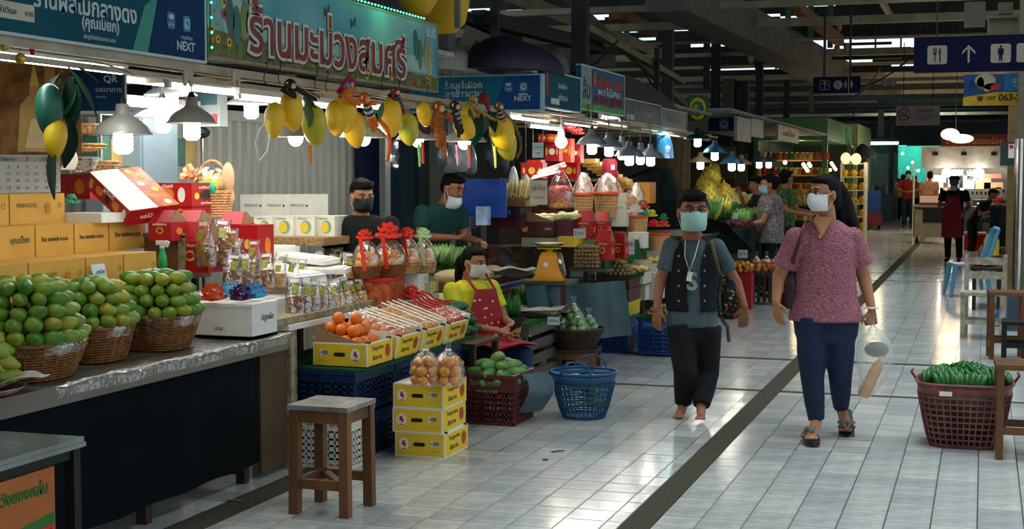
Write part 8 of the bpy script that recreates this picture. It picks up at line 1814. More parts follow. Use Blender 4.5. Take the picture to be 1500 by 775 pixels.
# green kiosk
GK=mat('kiosk_green',srgb('#4c7a54'),.5,scale=2,var=.08);GK2=mat('kiosk_pale',srgb('#8a9a6a'),.5)
for (px0,px1,py0,py1,X,dy,nm,lb,m) in ((1104,1212,172,205,-3.5,6.5,'green_kiosk','large sage green kiosk with a deep canopy box, lit shelves inside',GK),(1228,1256,181,214,-3.4,5,'cream_kiosk','smaller cream-green kiosk canopy beyond the large green one',GK2)):
    c=at(px1,py1,X=X);a=at(px0,py1,Y=c.y);z1_=at(px1,py0,X=X).z;w_=c.x-a.x
    t=thing(nm,lb,'kiosk',((c.x+a.x)/2,c.y,0));b=MB();b.bb(-w_/2,w_/2,0,dy,c.z,z1_);b.build('canopy_box',m,t)
    for sx_ in (-w_/2+.06,w_/2-.06):
        for sy_ in (.08,dy-.1): b=MB();b.bb(sx_-.06,sx_+.06,sy_-.06,sy_+.06,0,c.z);b.build('post',m,t)
    b=MB();b.bb(-w_/2,-w_/2+.05,.2,dy,0,c.z);b.bb(-w_/2,w_/2,dy-.1,dy-.04,0,c.z);b.build('back_wall',cm('#2c3a34'),t)
    for k in range(5):
        b=MB();b.bb(-w_/2+.1,w_/2-.1,.6+.3,.6+.7,.5+k*.36,.53+k*.36);b.build('shelf',WOODH,t)
    b=MB();b.bb(w_/2-.35,w_/2-.02,.2,dy-.2,.85,.9);b.bb(w_/2-.33,w_/2-.3,.2,dy-.2,0,.85);b.build('counter',m,t)
    plight('kiosk_lamp_glow',(t.location.x,c.y+.5,2.2),28,(1,.78,.48),.3)
for i in range(12):
    p=at(1150+(i*37 % 76),238+(i*5 % 13),X=-3.95+.1*(i % 3));b=None
    if i == 0: q=MB();q.ell((0,0,0),.055,8,6);LBm=q.mesh('warm_bulb',glow('bulb_warm_soft',(1,.7,.35),3.5))
    put(LBm,'warm_bulb','warm bulb hanging in the green kiosk','lamp',p,group='warm bulbs in the green kiosk',scale=.8)
GC=['#c98f2c','#b34a24','#d8b04a','#8a9a3c','#b87a3c','#d8cfa8','#6a8a4a','#a83a2c']
q=MB();q.lathe([(.07,0),(.08,.02),(.08,.14),(.05,.17)],n=8,cap=True);JR=[q.mesh('goods_jar',cm(c,.5)) for c in GC]
for i in range(70):
    u,v=i % 14,i//14;p=at(1120+u*6.5,216+v*14,Y=36.3-.0*v) if False else Vector((-5.1+u*.12,34.05+.03*(i % 3),.53+v*.36))
    put(JR[(i*5) % 8],'goods_jar','jar of preserves on the shelves of the green kiosk','jar',p,group='jars in the green kiosk')
for i in range(18): put(mp[i % 3],'fruit_piece','yellow fruit heaped on the green kiosk counter','fruit',at(1160+i*2.6,283+(i % 3)*5,X=-3.6),(0,0,i),'yellow fruit on the kiosk counter',2)
# lit display rack beside the kiosk
rk=at(1250,335,X=-3.25);t=thing('display_rack','tall white wire display rack glowing with yellow goods beside the kiosk','rack',(rk.x,rk.y,0));zt_=at(1250,238,Y=rk.y).z
for sx_ in (-.3,.3):
    for sy_ in (-.3,.3): b=MB();b.bb(sx_-.025,sx_+.025,sy_-.025,sy_+.025,0,zt_);b.build('upright',WHITEP,t)
for k in range(6):
    b=MB();b.bb(-.3,.3,-.3,.3,.15+k*(zt_-.2)/5,.18+k*(zt_-.2)/5);b.build('shelf',mat('pale_shelf',srgb('#cfd8a8'),.5),t)
q=MB();q.ell((0,0,.09),(.09,.09,.1),8,6);q=q.mesh('snack_packet',mat('gold_packet',srgb('#d8a42c'),.4,var=.2))
for k in range(5):
    for j in range(6): put(q,'snack_packet','gold packet on the glowing wire rack','packet',(rk.x-.22+.22*(j % 3),rk.y-.18+.3*(j//3),.18+k*(zt_-.2)/5),group='packets on the wire rack')
plight('rack_glow',(rk.x+.6,rk.y-.5,2.2),20,(1,.85,.5),.2)
for i,(px,py) in enumerate(((1239,232),(1254,233))): t=thing('paper_lantern','warm paper lantern above the wire rack, ' + ('left','right')[i],'lantern',at(px,py,Y=rk.y-1));b=MB();b.ell((0,0,0),(.13,.13,.15),10,8);b.build('lantern_shade',mat('lantern_paper',srgb('#e8c79a'),.6,var=.05,emit=1.2),t);b=MB();b.tube([(0,0,.14),(0,0,.8)],.008,4);b.build('cord',INK,t)
lump('dark_bundle','dark round bundle hung under the cream kiosk canopy',1266,232,-3.1,.3,.4,.35,'#0c0e10',.7,9,'bundle')
# far hand truck, stall and blue crates behind the rack
t=thing('hand_trolley','red-based trolley with blue crates beyond the wire rack','trolley',at(1277,336,Z=0));b=MB();b.bb(-.28,.28,-.4,.4,.12,.5);b.build('red_tub',cm('#6a1c20'),t);b=MB();b.bb(-.25,.25,-.3,.3,.5,1.15);b.build('blue_crate',BLUEC,t)
for sx_ in (-.2,.2):
    for sy_ in (-.3,.3): b=MB();b.lathe([(.06,-.02),(.06,.02)],(sx_,sy_,.06),10,(0,R(90),0),cap=True);b.build('wheel',BLACK,t)
t=thing('far_stall','pale far stall with bottles on shelves and a green band, left of the far aisle','stall',(-3.9,52,0));b=MB();b.bb(-1.6,1.0,0,.1,0,2.9);b.build('back_panel',mat('pale_stall',srgb('#7c9a94'),.6),t);b=MB();b.bb(-1.6,1.0,-.05,0,2.4,2.9);b.build('green_band',cm('#2c7a4c'),t);b=MB();b.bb(-1.4,.9,-.6,-.1,.9,.95);b.bb(-1.4,.9,-.58,-.54,0,.9);b.build('counter',cm('#5a6a7a'),t)
for k in range(12): b=MB();b.lathe([(.06,0),(.06,.2),(.02,.28),(.02,.33)],n=8,cap=True);o=b.build('bottle',cm(('#2c4a8a','#8a5a2c','#c9c9c0')[k % 3],.3),None,(-5.1+.17*k,51.7,.95));tag(o,'bottle standing on the pale far stall counter','bottle','bottles on the far stall')
tube_light('far cyan tube lamp over the pale far stall',at(1277,209,Y=50),1.8,R(90),60,r=.05)
t,w_,h_=xsign('lit cyan menu screen at the far end',1312,1328,213,228,Y=58,m=mat('cyan_screen',srgb('#5fd0c8'),.5,emit=1.1),name='menu_screen')
t=thing('turquoise_panel','turquoise wall panel at the far end of the aisle','panel',(at(1345,260,Y=57).x,57,0));b=MB();b.bb(-1.1,1.2,0,.1,.8,2.75);b.build('board',mat('turquoise_paint',srgb('#15a08e'),.6,emit=0),t);area('far_panel_fill',(-2.2,55,3.6),(R(35),0,0),3,1,120,(.8,1,.95))  # unseen area light added to brighten the panel
for i in range(7): put(LBm,'warm_bulb','distant bulb at the far end of the aisle','lamp',at((1322,1330,1300,1310,1337,1345,1290)[i],(225,246,238,250,238,250,244)[i],Y=56),group='distant bulbs')
t=thing('step_ladder','grey folding step ladder standing by the far column','ladder',at(1290,322,Z=0));b=MB()
for e in (-1,1): b.tube([(e*.3,-.2,0),(e*.18,0,1.3)],.025,5);b.tube([(e*.3,.3,0),(e*.18,0,1.3)],.025,5)
for k in range(4): b.bb(-.28+.03*k,.28-.03*k,-.2+.05*k,-.12+.05*k,.25+.28*k,.28+.28*k)
b.build('ladder_frame',STEEL,t)
# ---- food stall with white canopy at the far right
YF_=40;t=thing('food_stall','brightly lit food stall under a long white canopy at the far right','stall',(at(1415,300,Y=YF_).x,YF_,0));X_=lambda px: at(px,260,Y=YF_).x-t.location.x;Z_=lambda py: at(1415,py,Y=YF_).z
b=MB();b.bb(X_(1349),X_(1482),0,.15,Z_(246),Z_(216));b.build('canopy',mat('canopy_white',srgb('#b9b0a4'),.7),t);b=MB();b.bb(X_(1349),X_(1482),.1,3,Z_(216),Z_(214));b.build('canopy_top',MATS['canopy_white'],t)
b=MB();b.bb(X_(1350),X_(1480),2.8,2.9,.7,Z_(214));b.build('back_wall',mat('stall_inner',srgb('#9a958a'),.7),t)
b=MB();b.bb(X_(1352),X_(1475),.2,.8,0,.95);b.build('counter',mat('stall_counter',srgb('#3a4448'),.6),t)
b=MB();b.bb(X_(1395),X_(1440),.3,.35,Z_(286),Z_(248));b.build('glass_case',FILM2,t)
for k,(px,py,w_,h_,c) in enumerate(((1368,275,.5,.3,'#b8bdb0'),(1372,262,.5,.2,'#8a9a9c'),(1400,262,.4,.5,'#5a7a9c'),(1416,268,.4,.4,'#a8b8c0'),(1440,270,.4,.35,'#c98f4a'),(1450,258,.6,.12,'#b84a3c'),(1455,275,.5,.3,'#8a6a4c'),(1425,258,.3,.2,'#c9d0d0'),(1385,280,.3,.2,'#7a5a3c'))):
    o=MB();o.box((0,0,0),(w_,.2,h_));p=at(px,py,Y=YF_+1.5);o=o.build('food_tray',cm(c,.5),t,p-t.location)
for i,px in enumerate((1387,1434)): put(round_mesh('globe_bulb',BULB,.13),'globe_bulb','bright globe bulb of the far food stall, ' + ('left','right')[i],'lamp',at(px,253,Y=YF_-.2));plight('globe_glow',at(px,253,Y=YF_+.8),70,(1,.95,.85),.15)
for k,px in enumerate((1370,1412,1456)): b=MB();b.box((0,0,0),(.14,.1,.1));b.build('canopy_clip',BLACK,t,at(px,225,Y=YF_-.05)-t.location)
t,w_,h_=xsign('long dark red sign with gold Thai lettering above the white canopy',1378,1478,196,216,Y=YF_+.3,m=mat('deep_red_sign',srgb('#5c1414'),.5),txt='ข้าวแกงของอร่อย',tm=mat('dull_gold',srgb('#b8863a'),.5),tw=.85,ts=.9)
t=thing('neon_lamp','two warm glowing lamps hanging in front of the red sign','lamp',at(1400,200,Y=33));b=MB();b.ell((-.12,0,.05),(.2,.12,.13),12,8);b.ell((.12,0,-.05),(.26,.12,.1),12,8);b.build('glowing_shade',mat('warm_shade',(1,.72,.4),.5,var=0,emit=2.2),t);b=MB();b.tube([(0,0,.1),(0,0,1.9)],.012,4);b.build('cord',INK,t);plight('neon_glow',at(1400,206,Y=32.5),40,(1,.7,.4),.3)
# cart
cp_=at(1365,356,Z=0);t=thing('food_cart','wheeled food cart with a white cabinet and red box on top in the far aisle','cart',cp_);b=MB();b.bb(-.42,.5,-.3,.5,.15,.8);b.build('cart_body',mat('cart_cream',srgb('#8e897a'),.6),t);b=MB();b.bb(-.45,.55,-.35,.55,.85,.9);b.build('worktop',STEEL,t)
b=MB();b.bb(-.44,-.4,-.3,-.26,0,1.9);b.build('upright',WHITEP,t);b=MB();b.bb(-.3,.35,-.2,.2,.9,1.15);b.build('red_box',cm('#a8262a'),t);b=MB();b.bb(-.28,.33,-.22,-.2,.96,1.12);b.build('box_label',WPR,t);b=MB();b.bb(-.2,.3,-.33,-.3,.5,.85);b.build('black_bag',BLACK,t)
for sx_ in (-.35,.42):
    for sy_ in (-.25,.4): b=MB();b.lathe([(.07,-.02),(.07,.02)],(sx_,sy_,.07),12,(0,R(90),0),cap=True);b.build('wheel',BLACK,t)
t=thing('serving_table','dark serving table with trays between the apron woman and the bending person','table',at(1424,350,Z=0));b=MB();b.bb(-.45,.6,-.4,.4,.78,.82);b.build('tabletop',cm('#5c5a50'),t);b=MB();b.bb(-.42,.0,-.3,.3,.82,1.05);b.bb(.1,.55,-.3,.3,.82,.9);b.build('trays',STEEL,t)
for sx_ in (-.4,.55):
    for sy_ in (-.35,.35): b=MB();b.bb(sx_-.025,sx_+.025,sy_-.025,sy_+.025,0,.78);b.build('leg',BLACK,t)
t=thing('red_cooler','red ice cooler with a white lid under the serving table','cooler',at(1428,366,Z=0));b=MB();b.bb(-.22,.22,-.15,.15,0,.33);b.build('cooler_body',cm('#b3202a'),t);b=MB();b.bb(-.23,.23,-.16,.16,.33,.38);b.build('lid',cm('#c9b4ae'),t)
t=thing('white_basket','white perforated tray stack on the far counter, before the seated woman in red','tray',at(1440,290,Y=33));b=MB();b.bb(-.4,.4,-.2,.2,0,.2);b.build('tray_body',cm('#b8c4c8'),t)
for k in range(8): b=MB();b.bb(-.33+.09*k,-.29+.09*k,-.205,-.2,.08,.14);b.build('slot',INK,t)
t=thing('far_counter','dark blue-grey counter at the right of the far aisle','counter',(at(1475,330,Z=0).x+.4,31,0));b=MB();b.bb(-1.0,1.6,-.3,.5,0,.95);b.build('counter_body',cm('#1c2830'),t);b=MB();b.bb(-1.0,1.6,-.35,.55,.95,1.0);b.build('worktop',cm('#7a7c78'),t)
for i,(px,py,D2_,s_) in enumerate(((1462,308,27,1),(1480,318,25,.8))):
    p=at(px,py,D=D2_);t=thing('standing_fan','dark round electric fan by the far counter, ' + ('left','right')[i],'fan',(p.x,p.y,0));b=MB()
    for q in (1,.75,.5,.25): b.tube([(.24*s_*q*math.cos(a*.3),0,p.z+.24*s_*q*math.sin(a*.3)) for a in range(21)],.006,4,closed=True)
    for k in range(16): a=k*.3927;b.tube([(0,0,p.z),(.24*s_*math.cos(a),0,p.z+.24*s_*math.sin(a))],.003,3)
    b.build('wire_guard',cm('#2c4a5c',.4),t);b=MB();b.lathe([(.06,-.05),(.06,.06)],(0,.08,p.z),12,(R(90),0,0),cap=True);b.tube([(0,.08,p.z),(0,.08,.05)],.018,6);b.lathe([(.2,0),(.2,.03),(.03,.06)],(0,.08,0),16,cap=True);b.build('stand',BLACK,t)
# right-hand column and cabinet
cc=at(1490,300,D=15.5);m_=MB();m_.bb(cc.x-.01,cc.x+.5,cc.y,cc.y+.4,0,6.58);struct('column',m_,mat('cream_column',srgb('#6a604c'),.6,scale=2,var=.15))
c2_=at(1478,270,D=17);m_=MB();m_.bb(c2_.x-.02,c2_.x+.3,c2_.y,c2_.y+.3,0,3.2);struct('column',m_,mat('amber_column',srgb('#8a7048'),.5))
t=thing('steel_pipe','shiny vertical steel pipe at the right edge of the photo','pipe',at(1489,420,D=14.5));t.location.z=0;b=MB();b.tube([(0,0,.4),(0,0,1.95)],.045,14);b.build('pipe_body',mat('chrome_pipe',srgb('#b8b4aa'),.15,.95),t);b=MB();b.bb(-.08,.2,-.08,.1,0,.4);b.build('foot',cm('#3c4c5c'),t)
t=thing('switch_box','small box with a red and white notice on the right column','box',at(1477,222,D=15.2));b=MB();b.bb(-.08,.06,-.03,.1,-.15,.1);b.build('housing',cm('#2c3c38'),t);b=MB();b.bb(-.0,.06,-.034,-.03,-.07,.08);b.build('notice',WPR,t);b=MB();b.bb(.01,.05,-.037,-.034,.03,.07);b.build('red_mark',cm('#b82c24'),t)
t=thing('blue_plastic_chair','light blue plastic chair with arms facing right','chair',at(1416,436,Z=0)+Vector((0,.25,0)),R(-78));BP=mat('sky_blue_plastic',srgb('#5a9cbc'),.35,scale=3,var=.06)
b=MB();b.rings([[Vector((x*q,y*q2,z)) for x,y in ((-.21,-.2),(.21,-.2),(.21,.2),(-.21,.2))] for q,q2,z in ((1,1,.40),(1.05,1.05,.42),(1.03,1.03,.435))],True,False);b.build('seat',BP,t)
for sx_ in (-1,1):
    for sy_ in (-1,1): b=MB();b.tube([(sx_*.2,sy_*.19,.41),(sx_*.22,sy_*.22,.2),(sx_*.245,sy_*.25,0)],[.038,.028,.02],8);b.build('leg',BP,t)
    b=MB();b.tube([(sx_*.2,.19,.42),(sx_*.21,.28,.66),(sx_*.19,.34,.86)],.022,8);b.build('back_post',BP,t)
b=MB();b.tube([(-.19,.34,.86),(-.1,.36,.89),(.1,.36,.89),(.19,.34,.86)],.025,8);b.build('top_rail',BP,t)
for k in range(2): b=MB();b.sheet(lambda u,v: (-.10+.12*k+.08*u,.2+.15*v,.43+.44*v),3,6,.0);b.sheet(lambda u,v: (-.02+.12*k-.08*u,.21+.15*v,.43+.44*v),3,6,.0);b.build('back_slat',BP,t)
def wchair(name,label,px,py,rz,m,h=.43,back=True,w_=.36,d_=.36,D=None,slats=2,cat='chair'):
    t=thing(name,label,cat,at(px,py,Z=0),rz)
    for sx_ in (-1,1):
        for sy_ in (-1,1):
            hh=h if (sy_ < 0 or not back) else h+.38;b=MB();b.bb(sx_*w_/2-.02,sx_*w_/2+.02,sy_*d_/2-.02,sy_*d_/2+.02,0,hh);b.build('leg',m,t)
    b=MB();b.bb(-w_/2-.025,w_/2+.025,-d_/2-.025,d_/2-.021 if back else d_/2+.025,h,h+.03);b.build('seat',m,t)
    for sy_ in (-1,1): b=MB();b.bb(-w_/2+.02,w_/2-.02,sy_*d_/2-.012,sy_*d_/2+.012,.14,.18);b.build('stretcher',m,t)
    for sx_ in (-1,1): b=MB();b.bb(sx_*w_/2-.012,sx_*w_/2+.012,-d_/2+.02,d_/2-.02,.10,.14);b.build('stretcher',m,t)
    if back:
        for k in range(slats): b=MB();b.bb(-w_/2+.02,w_/2-.02,d_/2-.012,d_/2+.012,h+.14+.14*k,h+.21+.14*k);b.build('back_slat',m,t)
    return t
wchair('wooden_chair','white-painted old wooden chair with a slatted back, right of the blue chair',1440,494,R(-4),mat('chipped_white_paint',srgb('#b8b09c'),.6,scale=14,col2=srgb('#8c846c'),bump=.2),.42)
t=wchair('wooden_stool','square dark brown wooden stool in front of the white-painted chair',1473,524,R(5),WOOD,.55,False,.26,.26,cat='stool')
wchair('wooden_stool','low black wooden stool at the right edge, beside the brown stool',1494,532,R(0),BLACK,.33,False,.26,.26,cat='stool');wchair('wooden_stool','brown wooden stool cut by the right edge, beside the banana basket',1500,668,R(2),WOOD,.5,False,.28,.28,cat='stool')
t=table('wooden_table','dark wooden table with newspapers behind the blue chair',at(1425,415,Z=0).x,c2_.x-.05,17.5,18.6,.5,WOODD,cat='table');tw=t
for i in range(5): b=MB();b.sheet(lambda u,v: (.3*u,.22*v,.01*math.sin(u*6+i)),4,4,.003);o=b.build('newspaper',mat('newsprint',(.5,)*3) if i % 2 else cm('#a8625a',.7),None,(-.28+.09*i,17.6+.15*(i % 3),.515+.006*i),(0,0,.3*i));tag(o,('open newspaper at the left of the dark wooden table','pinkish magazine on the dark wooden table','newspaper in the middle of the dark wooden table','grey newspaper toward the right of the dark table','newspaper at the right end of the dark table')[i],'paper')
wchair('wooden_chair','dark high-backed wooden chair at the dark table',1484,408,R(-80),WOODD,.45,True,.4,.4,slats=3)
for i,(px,py,c,h_,lb) in enumerate(((1446,372,'#c9a82c',.28,'yellow bottle standing by the dark table'),(1458,374,'#c9a82c',.3,'second yellow bottle, right of the first'),(1438,380,'#8a5a3c',.2,'brown jar on the floor by the far counter'))): t=thing('bottle',lb,'bottle',at(px,py,D=20));b=MB();b.lathe([(.05,0),(.05,h_*.7),(.02,h_*.9),(.02,h_)],n=12,cap=True);b.build('bottle_body',cm(c,.4),t)
t=thing('blue_bag','blue plastic bag on the floor under the brown stool','bag',at(1470,478,Z=0));b=MB();b.loft([((0,0,0),.08,.07),((0,0,.06),.11,.08),((0,0,.16),.07,.05),((0,0,.22),.02,.02)],12);b.build('bag_body',mat('blue_film',srgb('#2458a0'),.3,bump=.8),t)
# maroon slatted basket of green bananas
pb=at(1411,657,Z=0);MRB=mat('faded_maroon_plastic',srgb('#71383a'),.55,scale=6,col2=srgb('#8f5552'))
t=plastic_basket('banana_basket','large faded maroon slatted basket full of green bananas, standing on the tiles at the right',(pb.x,pb.y+.16,0),.285,.20,.375,MRB,9,44,square=True,handles=False,band=.16,bw=.3)
b=MB();b.box((-.1,-.28,.33),(.07,.008,.025));b.build('white_scuff',WPR,t)
b=MB();b.lathe([(.17,.02),(.19,.1),(.235,.3),(.2,.31)],n=24,sx=1.08);b.build('shade_lining',mat('dark_shade_lining',srgb('#1c2215'),.8,scale=12,col2=srgb('#3f3a22'),bump=.4),t)  # dark inner sheet added to stand for shade behind the slats
for e in (-1,1): b=MB();b.tube([(e*.27,-.02,.37),(e*.30,-.05,.42),(e*.29,-.08,.44)],.008,5);b.build('handle_end',MRB,t)
for l,(n_,r_) in enumerate(((13,.2),(10,.14),(5,.06))):
    for k in range(n_):
        a=6.283*k/n_+l*.4;hand('green banana hand packed in the maroon basket',(pb.x+r_*math.cos(a)*1.1,pb.y+.16+r_*math.sin(a)*.9,.335+.02*l),a+R(90)+random.uniform(-.5,.5),BND,6,s=.95,group='banana hands in the maroon basket',lay=-.35)
# debris on the floor
t=thing('litter','small red-brown scrap lying on the tiles in the middle','litter',at(815,663,Z=.002));b=MB();b.tube([(-.03,0,0),(-.01,.02,.004),(.02,.01,.01),(.035,.04,.004)],.004,5);b.tube([(-.03,.01,.002),(.01,.0,.008),(.03,.02,.01)],.003,5);b.build('scrap',cm('#6a2c28'),t)
t=thing('litter','tiny dark scrap just below the red-brown one on the tiles','litter',at(799,674,Z=.002));b=MB();b.box((0,0,.003),(.03,.012,.006));b.build('scrap',INK,t);t=thing('litter','yellow-green straw on the dark floor strip under the counter','litter',at(343,734,Z=.002));b=MB();b.tube([(-.05,0,.003),(0,.006,.004),(.05,0,.003)],.004,5);b.build('scrap',cm('#8a9a3c'),t)
# ---- hanging signs
def glyph_fork(b,x,z,s):
    for k in (-1,0,1): b.prism([(x+k*.022*s-.006*s,z+.03*s),(x+k*.022*s+.006*s,z+.03*s),(x+k*.022*s+.006*s,z+.12*s),(x+k*.022*s-.006*s,z+.12*s)],.001)
    b.prism([(x-.03*s,z+.035*s),(x-.02*s,z+.005*s),(x-.007*s,z),(x-.007*s,z-.13*s),(x+.007*s,z-.13*s),(x+.007*s,z),(x+.02*s,z+.005*s),(x+.03*s,z+.035*s)],.001)
    b.prism([(x+.075*s,z-.13*s),(x+.095*s,z-.13*s),(x+.095*s,z+.12*s),(x+.07*s,z+.1*s),(x+.065*s,z+.02*s),(x+.075*s,z)],.001)
def glyph_man(b,x,z,s,skirt=False):
    b.prism([(x+.022*s*math.cos(a*.628),z+.115*s+.022*s*math.sin(a*.628)) for a in range(10)],.001)
    if skirt: b.prism([(x-.02*s,z+.085*s),(x-.05*s,z+.0),(x-.038*s,z),(x-.018*s,z+.05*s),(x-.045*s,z-.04*s),(x-.018*s,z-.04*s),(x-.018*s,z-.13*s),(x+.018*s,z-.13*s),(x+.018*s,z-.04*s),(x+.045*s,z-.04*s),(x+.018*s,z+.05*s),(x+.038*s,z),(x+.05*s,z+.0),(x+.02*s,z+.085*s)],.001)
    else: b.prism([(x-.045*s,z+.085*s),(x-.05*s,z-.02*s),(x-.035*s,z-.02*s),(x-.03*s,z+.05*s),(x-.026*s,z-.13*s),(x-.004*s,z-.13*s),(x,z-.02*s),(x+.004*s,z-.13*s),(x+.026*s,z-.13*s),(x+.03*s,z+.05*s),(x+.035*s,z-.02*s),(x+.05*s,z-.02*s),(x+.045*s,z+.085*s)],.001)
def arrow(b,x,z,s): 
    w_=.014*s
    b.prism([(x-w_,z-.12*s),(x+w_,z-.12*s),(x+w_,z+.09*s),(x-w_,z+.09*s)],.001)
    for e in (-1,1): b.prism([(x,z+.13*s),(x+e*.09*s,z+.035*s),(x+e*.09*s,z-.002*s),(x,z+.09*s)][::e],.001)
DNV=mat('deep_navy',srgb('#070c2c'),.6,spec=.15,scale=1,var=.1);IVO=mat('sign_ivory',srgb('#948c80'),.5,var=.04)
YS_=13.5;t,w_,h_=xsign('large navy hanging sign with fork and knife, arrow and restroom symbols',1338,1560,48,107,Y=YS_,m=DNV,dep=.06,name='hanging_sign');ox,oz=t.location.x,t.location.z;k_=h_/.4
xl_=lambda px: at(px,77,Y=YS_).x-ox;zc=h_*.49
for px,kind in ((1373,'fork'),(1466,'man'),(1504,'woman')):
    b=MB();b.prism([(x+xl_(px),z+zc) for x,z in rrect(h_*.53,h_*.52,h_*.06)],.001);b.build('symbol_plate',IVO,t,(0,-.001,0),FY)
    b=MB();(glyph_fork if kind == 'fork' else lambda b_,x,z,s: glyph_man(b_,x,z,s,kind == 'woman'))(b,xl_(px)-(.02 if kind == 'fork' else 0),zc,h_*1.62);b.build('symbol',DNV,t,(0,-.0025,0),FY)
b=MB();arrow(b,xl_(1419),zc,h_*1.95);b.build('arrow_symbol',IVO,t,(0,-.001,0),FY)
for px in (1372,1500): b=MB();b.tube([(xl_(px),.03,h_),(xl_(px),.03,4.1-oz)],.006,5);b.build('hanger_rod',INK,t)
b=MB();b.bb(-.9,.9,.06,.12,4.05-oz,4.12-oz);b.build('hanger_bar',BEAMD,t)
YS_=22;t,w_,h_=xsign('small navy hanging sign with arrow, fork circle and restroom figures',1191,1260.5,111.5,137,Y=YS_,m=DNV,dep=.06,name='hanging_sign');ox,oz=t.location.x,t.location.z
xl_=lambda px: at(px,124,Y=YS_).x-ox;zc=h_*.5
b=MB();P_=rrect(h_*.56,h_*.56,h_*.08)
b.tube([(xl_(1208)+x,0,zc+z) for x,z in P_],h_*.02,4,closed=True);b.build('arrow_frame',IVO,t,(0,-.001,0));b=MB();arrow(b,xl_(1208),zc-.0,h_*1.8);b.build('arrow_symbol',IVO,t,(0,-.001,0),FY)
b=MB();b.prism([(x+xl_(1227.5),z+zc) for x,z in oval(h_*.27,h_*.27,18)],.001);b.build('symbol_plate',IVO,t,(0,-.001,0),FY);b=MB();glyph_fork(b,xl_(1227)-.02,zc,h_*1.5);b.build('symbol',DNV,t,(0,-.0025,0),FY)
b=MB();glyph_man(b,xl_(1238.5),zc,h_*1.7,True);glyph_man(b,xl_(1247.5),zc,h_*1.7);b.prism([(xl_(1243)-.006,zc-.14),(xl_(1243)+.006,zc-.14),(xl_(1243)+.006,zc+.13),(xl_(1243)-.006,zc+.13)],.001);b.build('restroom_symbol',IVO,t,(0,-.001,0),FY)
for px in (1207,1245): b=MB();b.tube([(xl_(px),.03,h_),(xl_(px),.03,4.1-oz)],.02,5);b.build('hanger_rod',BEAMD,t)
YS_=28;t,w_,h_=xsign('pale pink no-smoking board hanging in the aisle',1312,1377,155,184,Y=YS_,m=mat('pink_board',srgb('#a8928e'),.5,var=.03),dep=.04,name='no_smoking_sign');ox,oz=t.location.x,t.location.z;RD=cm('#9c1f28',.5)
xl_=lambda px: at(px,168,Y=YS_).x-ox;r_=h_*.3;b=MB();b.tube([(xl_(1324.5)+r_*math.cos(a*.314),0,h_*.58+r_*math.sin(a*.314)) for a in range(20)],r_*.11,4,closed=True);b.box((xl_(1324.5),0,h_*.58),(r_*1.9,.006,r_*.18),(0,R(45),0));b.build('prohibition_ring',RD,t,(0,-.004,0))
b=MB();b.box((xl_(1324),0,h_*.52),(r_*1.1,.004,r_*.2));b.tube([(xl_(1328),0,h_*.6),(xl_(1326),0,h_*.7),(xl_(1329),0,h_*.78)],.008,4);b.build('cigarette_symbol',INK,t,(0,-.002,0))
text('ห้ามสูบบุหรี่',h_*.2,RD,t,(xl_(1355),-.003,h_*.77),FY,width=w_*.38,bold=.002);text('บริเวณตลาดปลอดบุหรี่',.06,RD,t,(xl_(1355),-.003,h_*.58),FY,width=w_*.48);text('NO SMOKING AREA',.05,INK,t,(xl_(1355),-.003,h_*.44),FY,width=w_*.46);text('FINE 5,000 BAHT',.04,INK,t,(xl_(1355),-.003,h_*.33),FY,width=w_*.3);text('ปลอดบุหรี่',.07,RD,t,(xl_(1325),-.003,h_*.14),FY,width=w_*.26)
for px in (1323,1366): b=MB();b.tube([(xl_(px),.02,h_),(xl_(px),.02,4.1-oz)],.01,4);b.build('hanger_rod',INK,t)
YS_=17;t,w_,h_=xsign('fruit market advertising panel with a blue box and phone number 1297',1411,1530,107,155,Y=YS_,m=mat('ad_blue',srgb('#174a86'),.4,scale=3,var=.2),dep=.06,name='advert_sign');ox,oz=t.location.x,t.location.z
xl_=lambda px: at(px,130,Y=YS_).x-ox;zz_=lambda py: at(1450,py,Y=YS_).z-oz
decal([(xl_(1411),0),(w_/2,0),(w_/2,zz_(136)),(xl_(1460),zz_(135)),(xl_(1411),zz_(142))],mat('ad_yellow',srgb('#c9a01c'),.5),t,(0,-.001,0),FY,'yellow_band')
for px,py,rx,ry,c in ((1443,118,14,9,'#b5b08a'),(1454,127,12,5,'#b83a2c'),(1446,129,5,5,'#d8a02c'),(1436,122,5,9,'#4a6a3c'),(1424,124,4,6,'#13305c')): p=(xl_(px),-.003,zz_(py));kk=17/FPX;decal(oval(rx*kk,ry*kk),cm(c,.5),t,p,FY,'fruit_print')
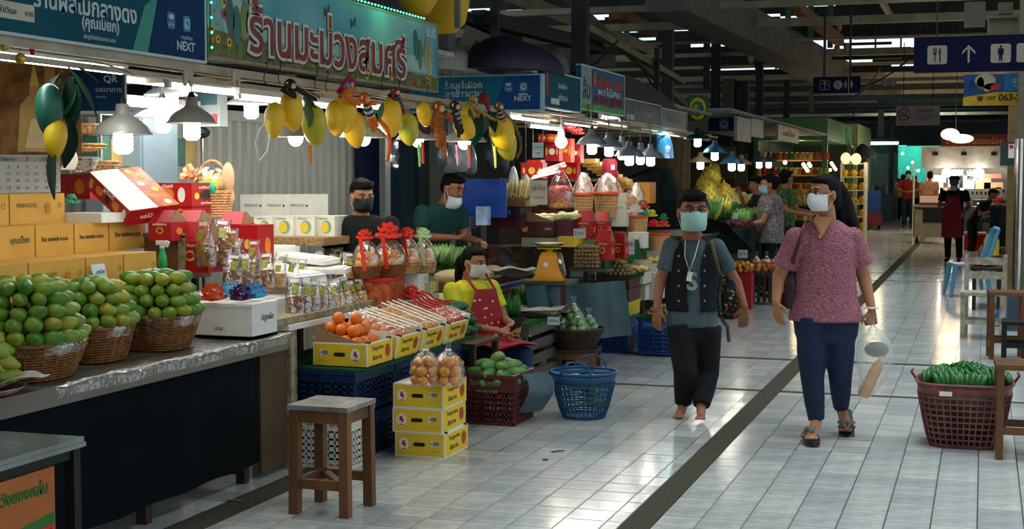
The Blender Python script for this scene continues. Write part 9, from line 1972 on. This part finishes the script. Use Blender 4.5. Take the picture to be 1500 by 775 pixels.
decal([(xl_(1471),zz_(134)),(w_/2,zz_(134)),(w_/2,zz_(108)),(xl_(1471),zz_(108))],cm('#15709a',.4),t,(0,-.004,0),FY,'blue_box');text('แบบ',.09,SIGNW,t,(xl_(1493),-.006,zz_(119)),FY);text('ไทยช่วยไทย',.04,SIGNW,t,(xl_(1497),-.006,zz_(126)),FY)
text('☎ 1297',.12,INK,t,(xl_(1445),-.003,zz_(144)),FY,width=24*17/FPX*1.05,bold=.004);text('063-20',.13,INK,t,(xl_(1483),-.003,zz_(143)),FY,width=36*17/FPX,bold=.004)
t=thing('electrical_box','beige electrical box with louvred boxes above it at the top right','box',at(1470,48,Y=17));ox,oz=t.location.x,t.location.z;P2=lambda px,py: (at(px,py,Y=17).x-ox,at(px,py,Y=17).z-oz)
for (a,c,b0,d0,cl,nm) in ((1446,1494,47,22,'#7c7460','box_body'),(1412,1444,38,2,'#5f594c','side_box'),(1462,1484,20,3,'#6c6658','upper_box'),(1449,1490,30,26,'#2c2e2a','vent_slot')):
    x0_,z0_=P2(a,b0);x1_,z1_=P2(c,d0);b=MB();b.bb(x0_,x1_,-.02 if nm == 'vent_slot' else 0,.2,z0_,z1_);b.build(nm,cm(cl),t)
for i in range(6):
    p=at((1229,1308,1296,1226,1240,1100)[i],(42,122,122,74,70,88)[i],D=26);b=MB();b.lathe([(.05,.08),(.055,0),(.02,-.06)],n=10,cap=True);o=b.build('ceiling_socket',cm('#8a8474'),None,p);tag(o,'pale empty lamp socket under the roof beams','socket','empty lamp sockets')
for i,(a,c,D0) in enumerate((((1100,60),(1115,120),26),((1340,80),(1240,130),26),((1290,100),(1240,145),30),((830,100),(905,60),20),((940,100),(1000,160),24),((1260,150),(1240,170),34),((700,60),(640,90),16))):
    p,q=at(*a,D=D0),at(*c,D=D0);b=MB();b.tube([(0,0,0),(q-p)*.3+Vector((0,0,-.12)),(q-p)*.6+Vector((0,0,-.15)),q-p],.02,4);o=b.build('hanging_wire',BEAMD,None,p);tag(o,'black cable sagging between the roof beams','cable','cables under the roof')
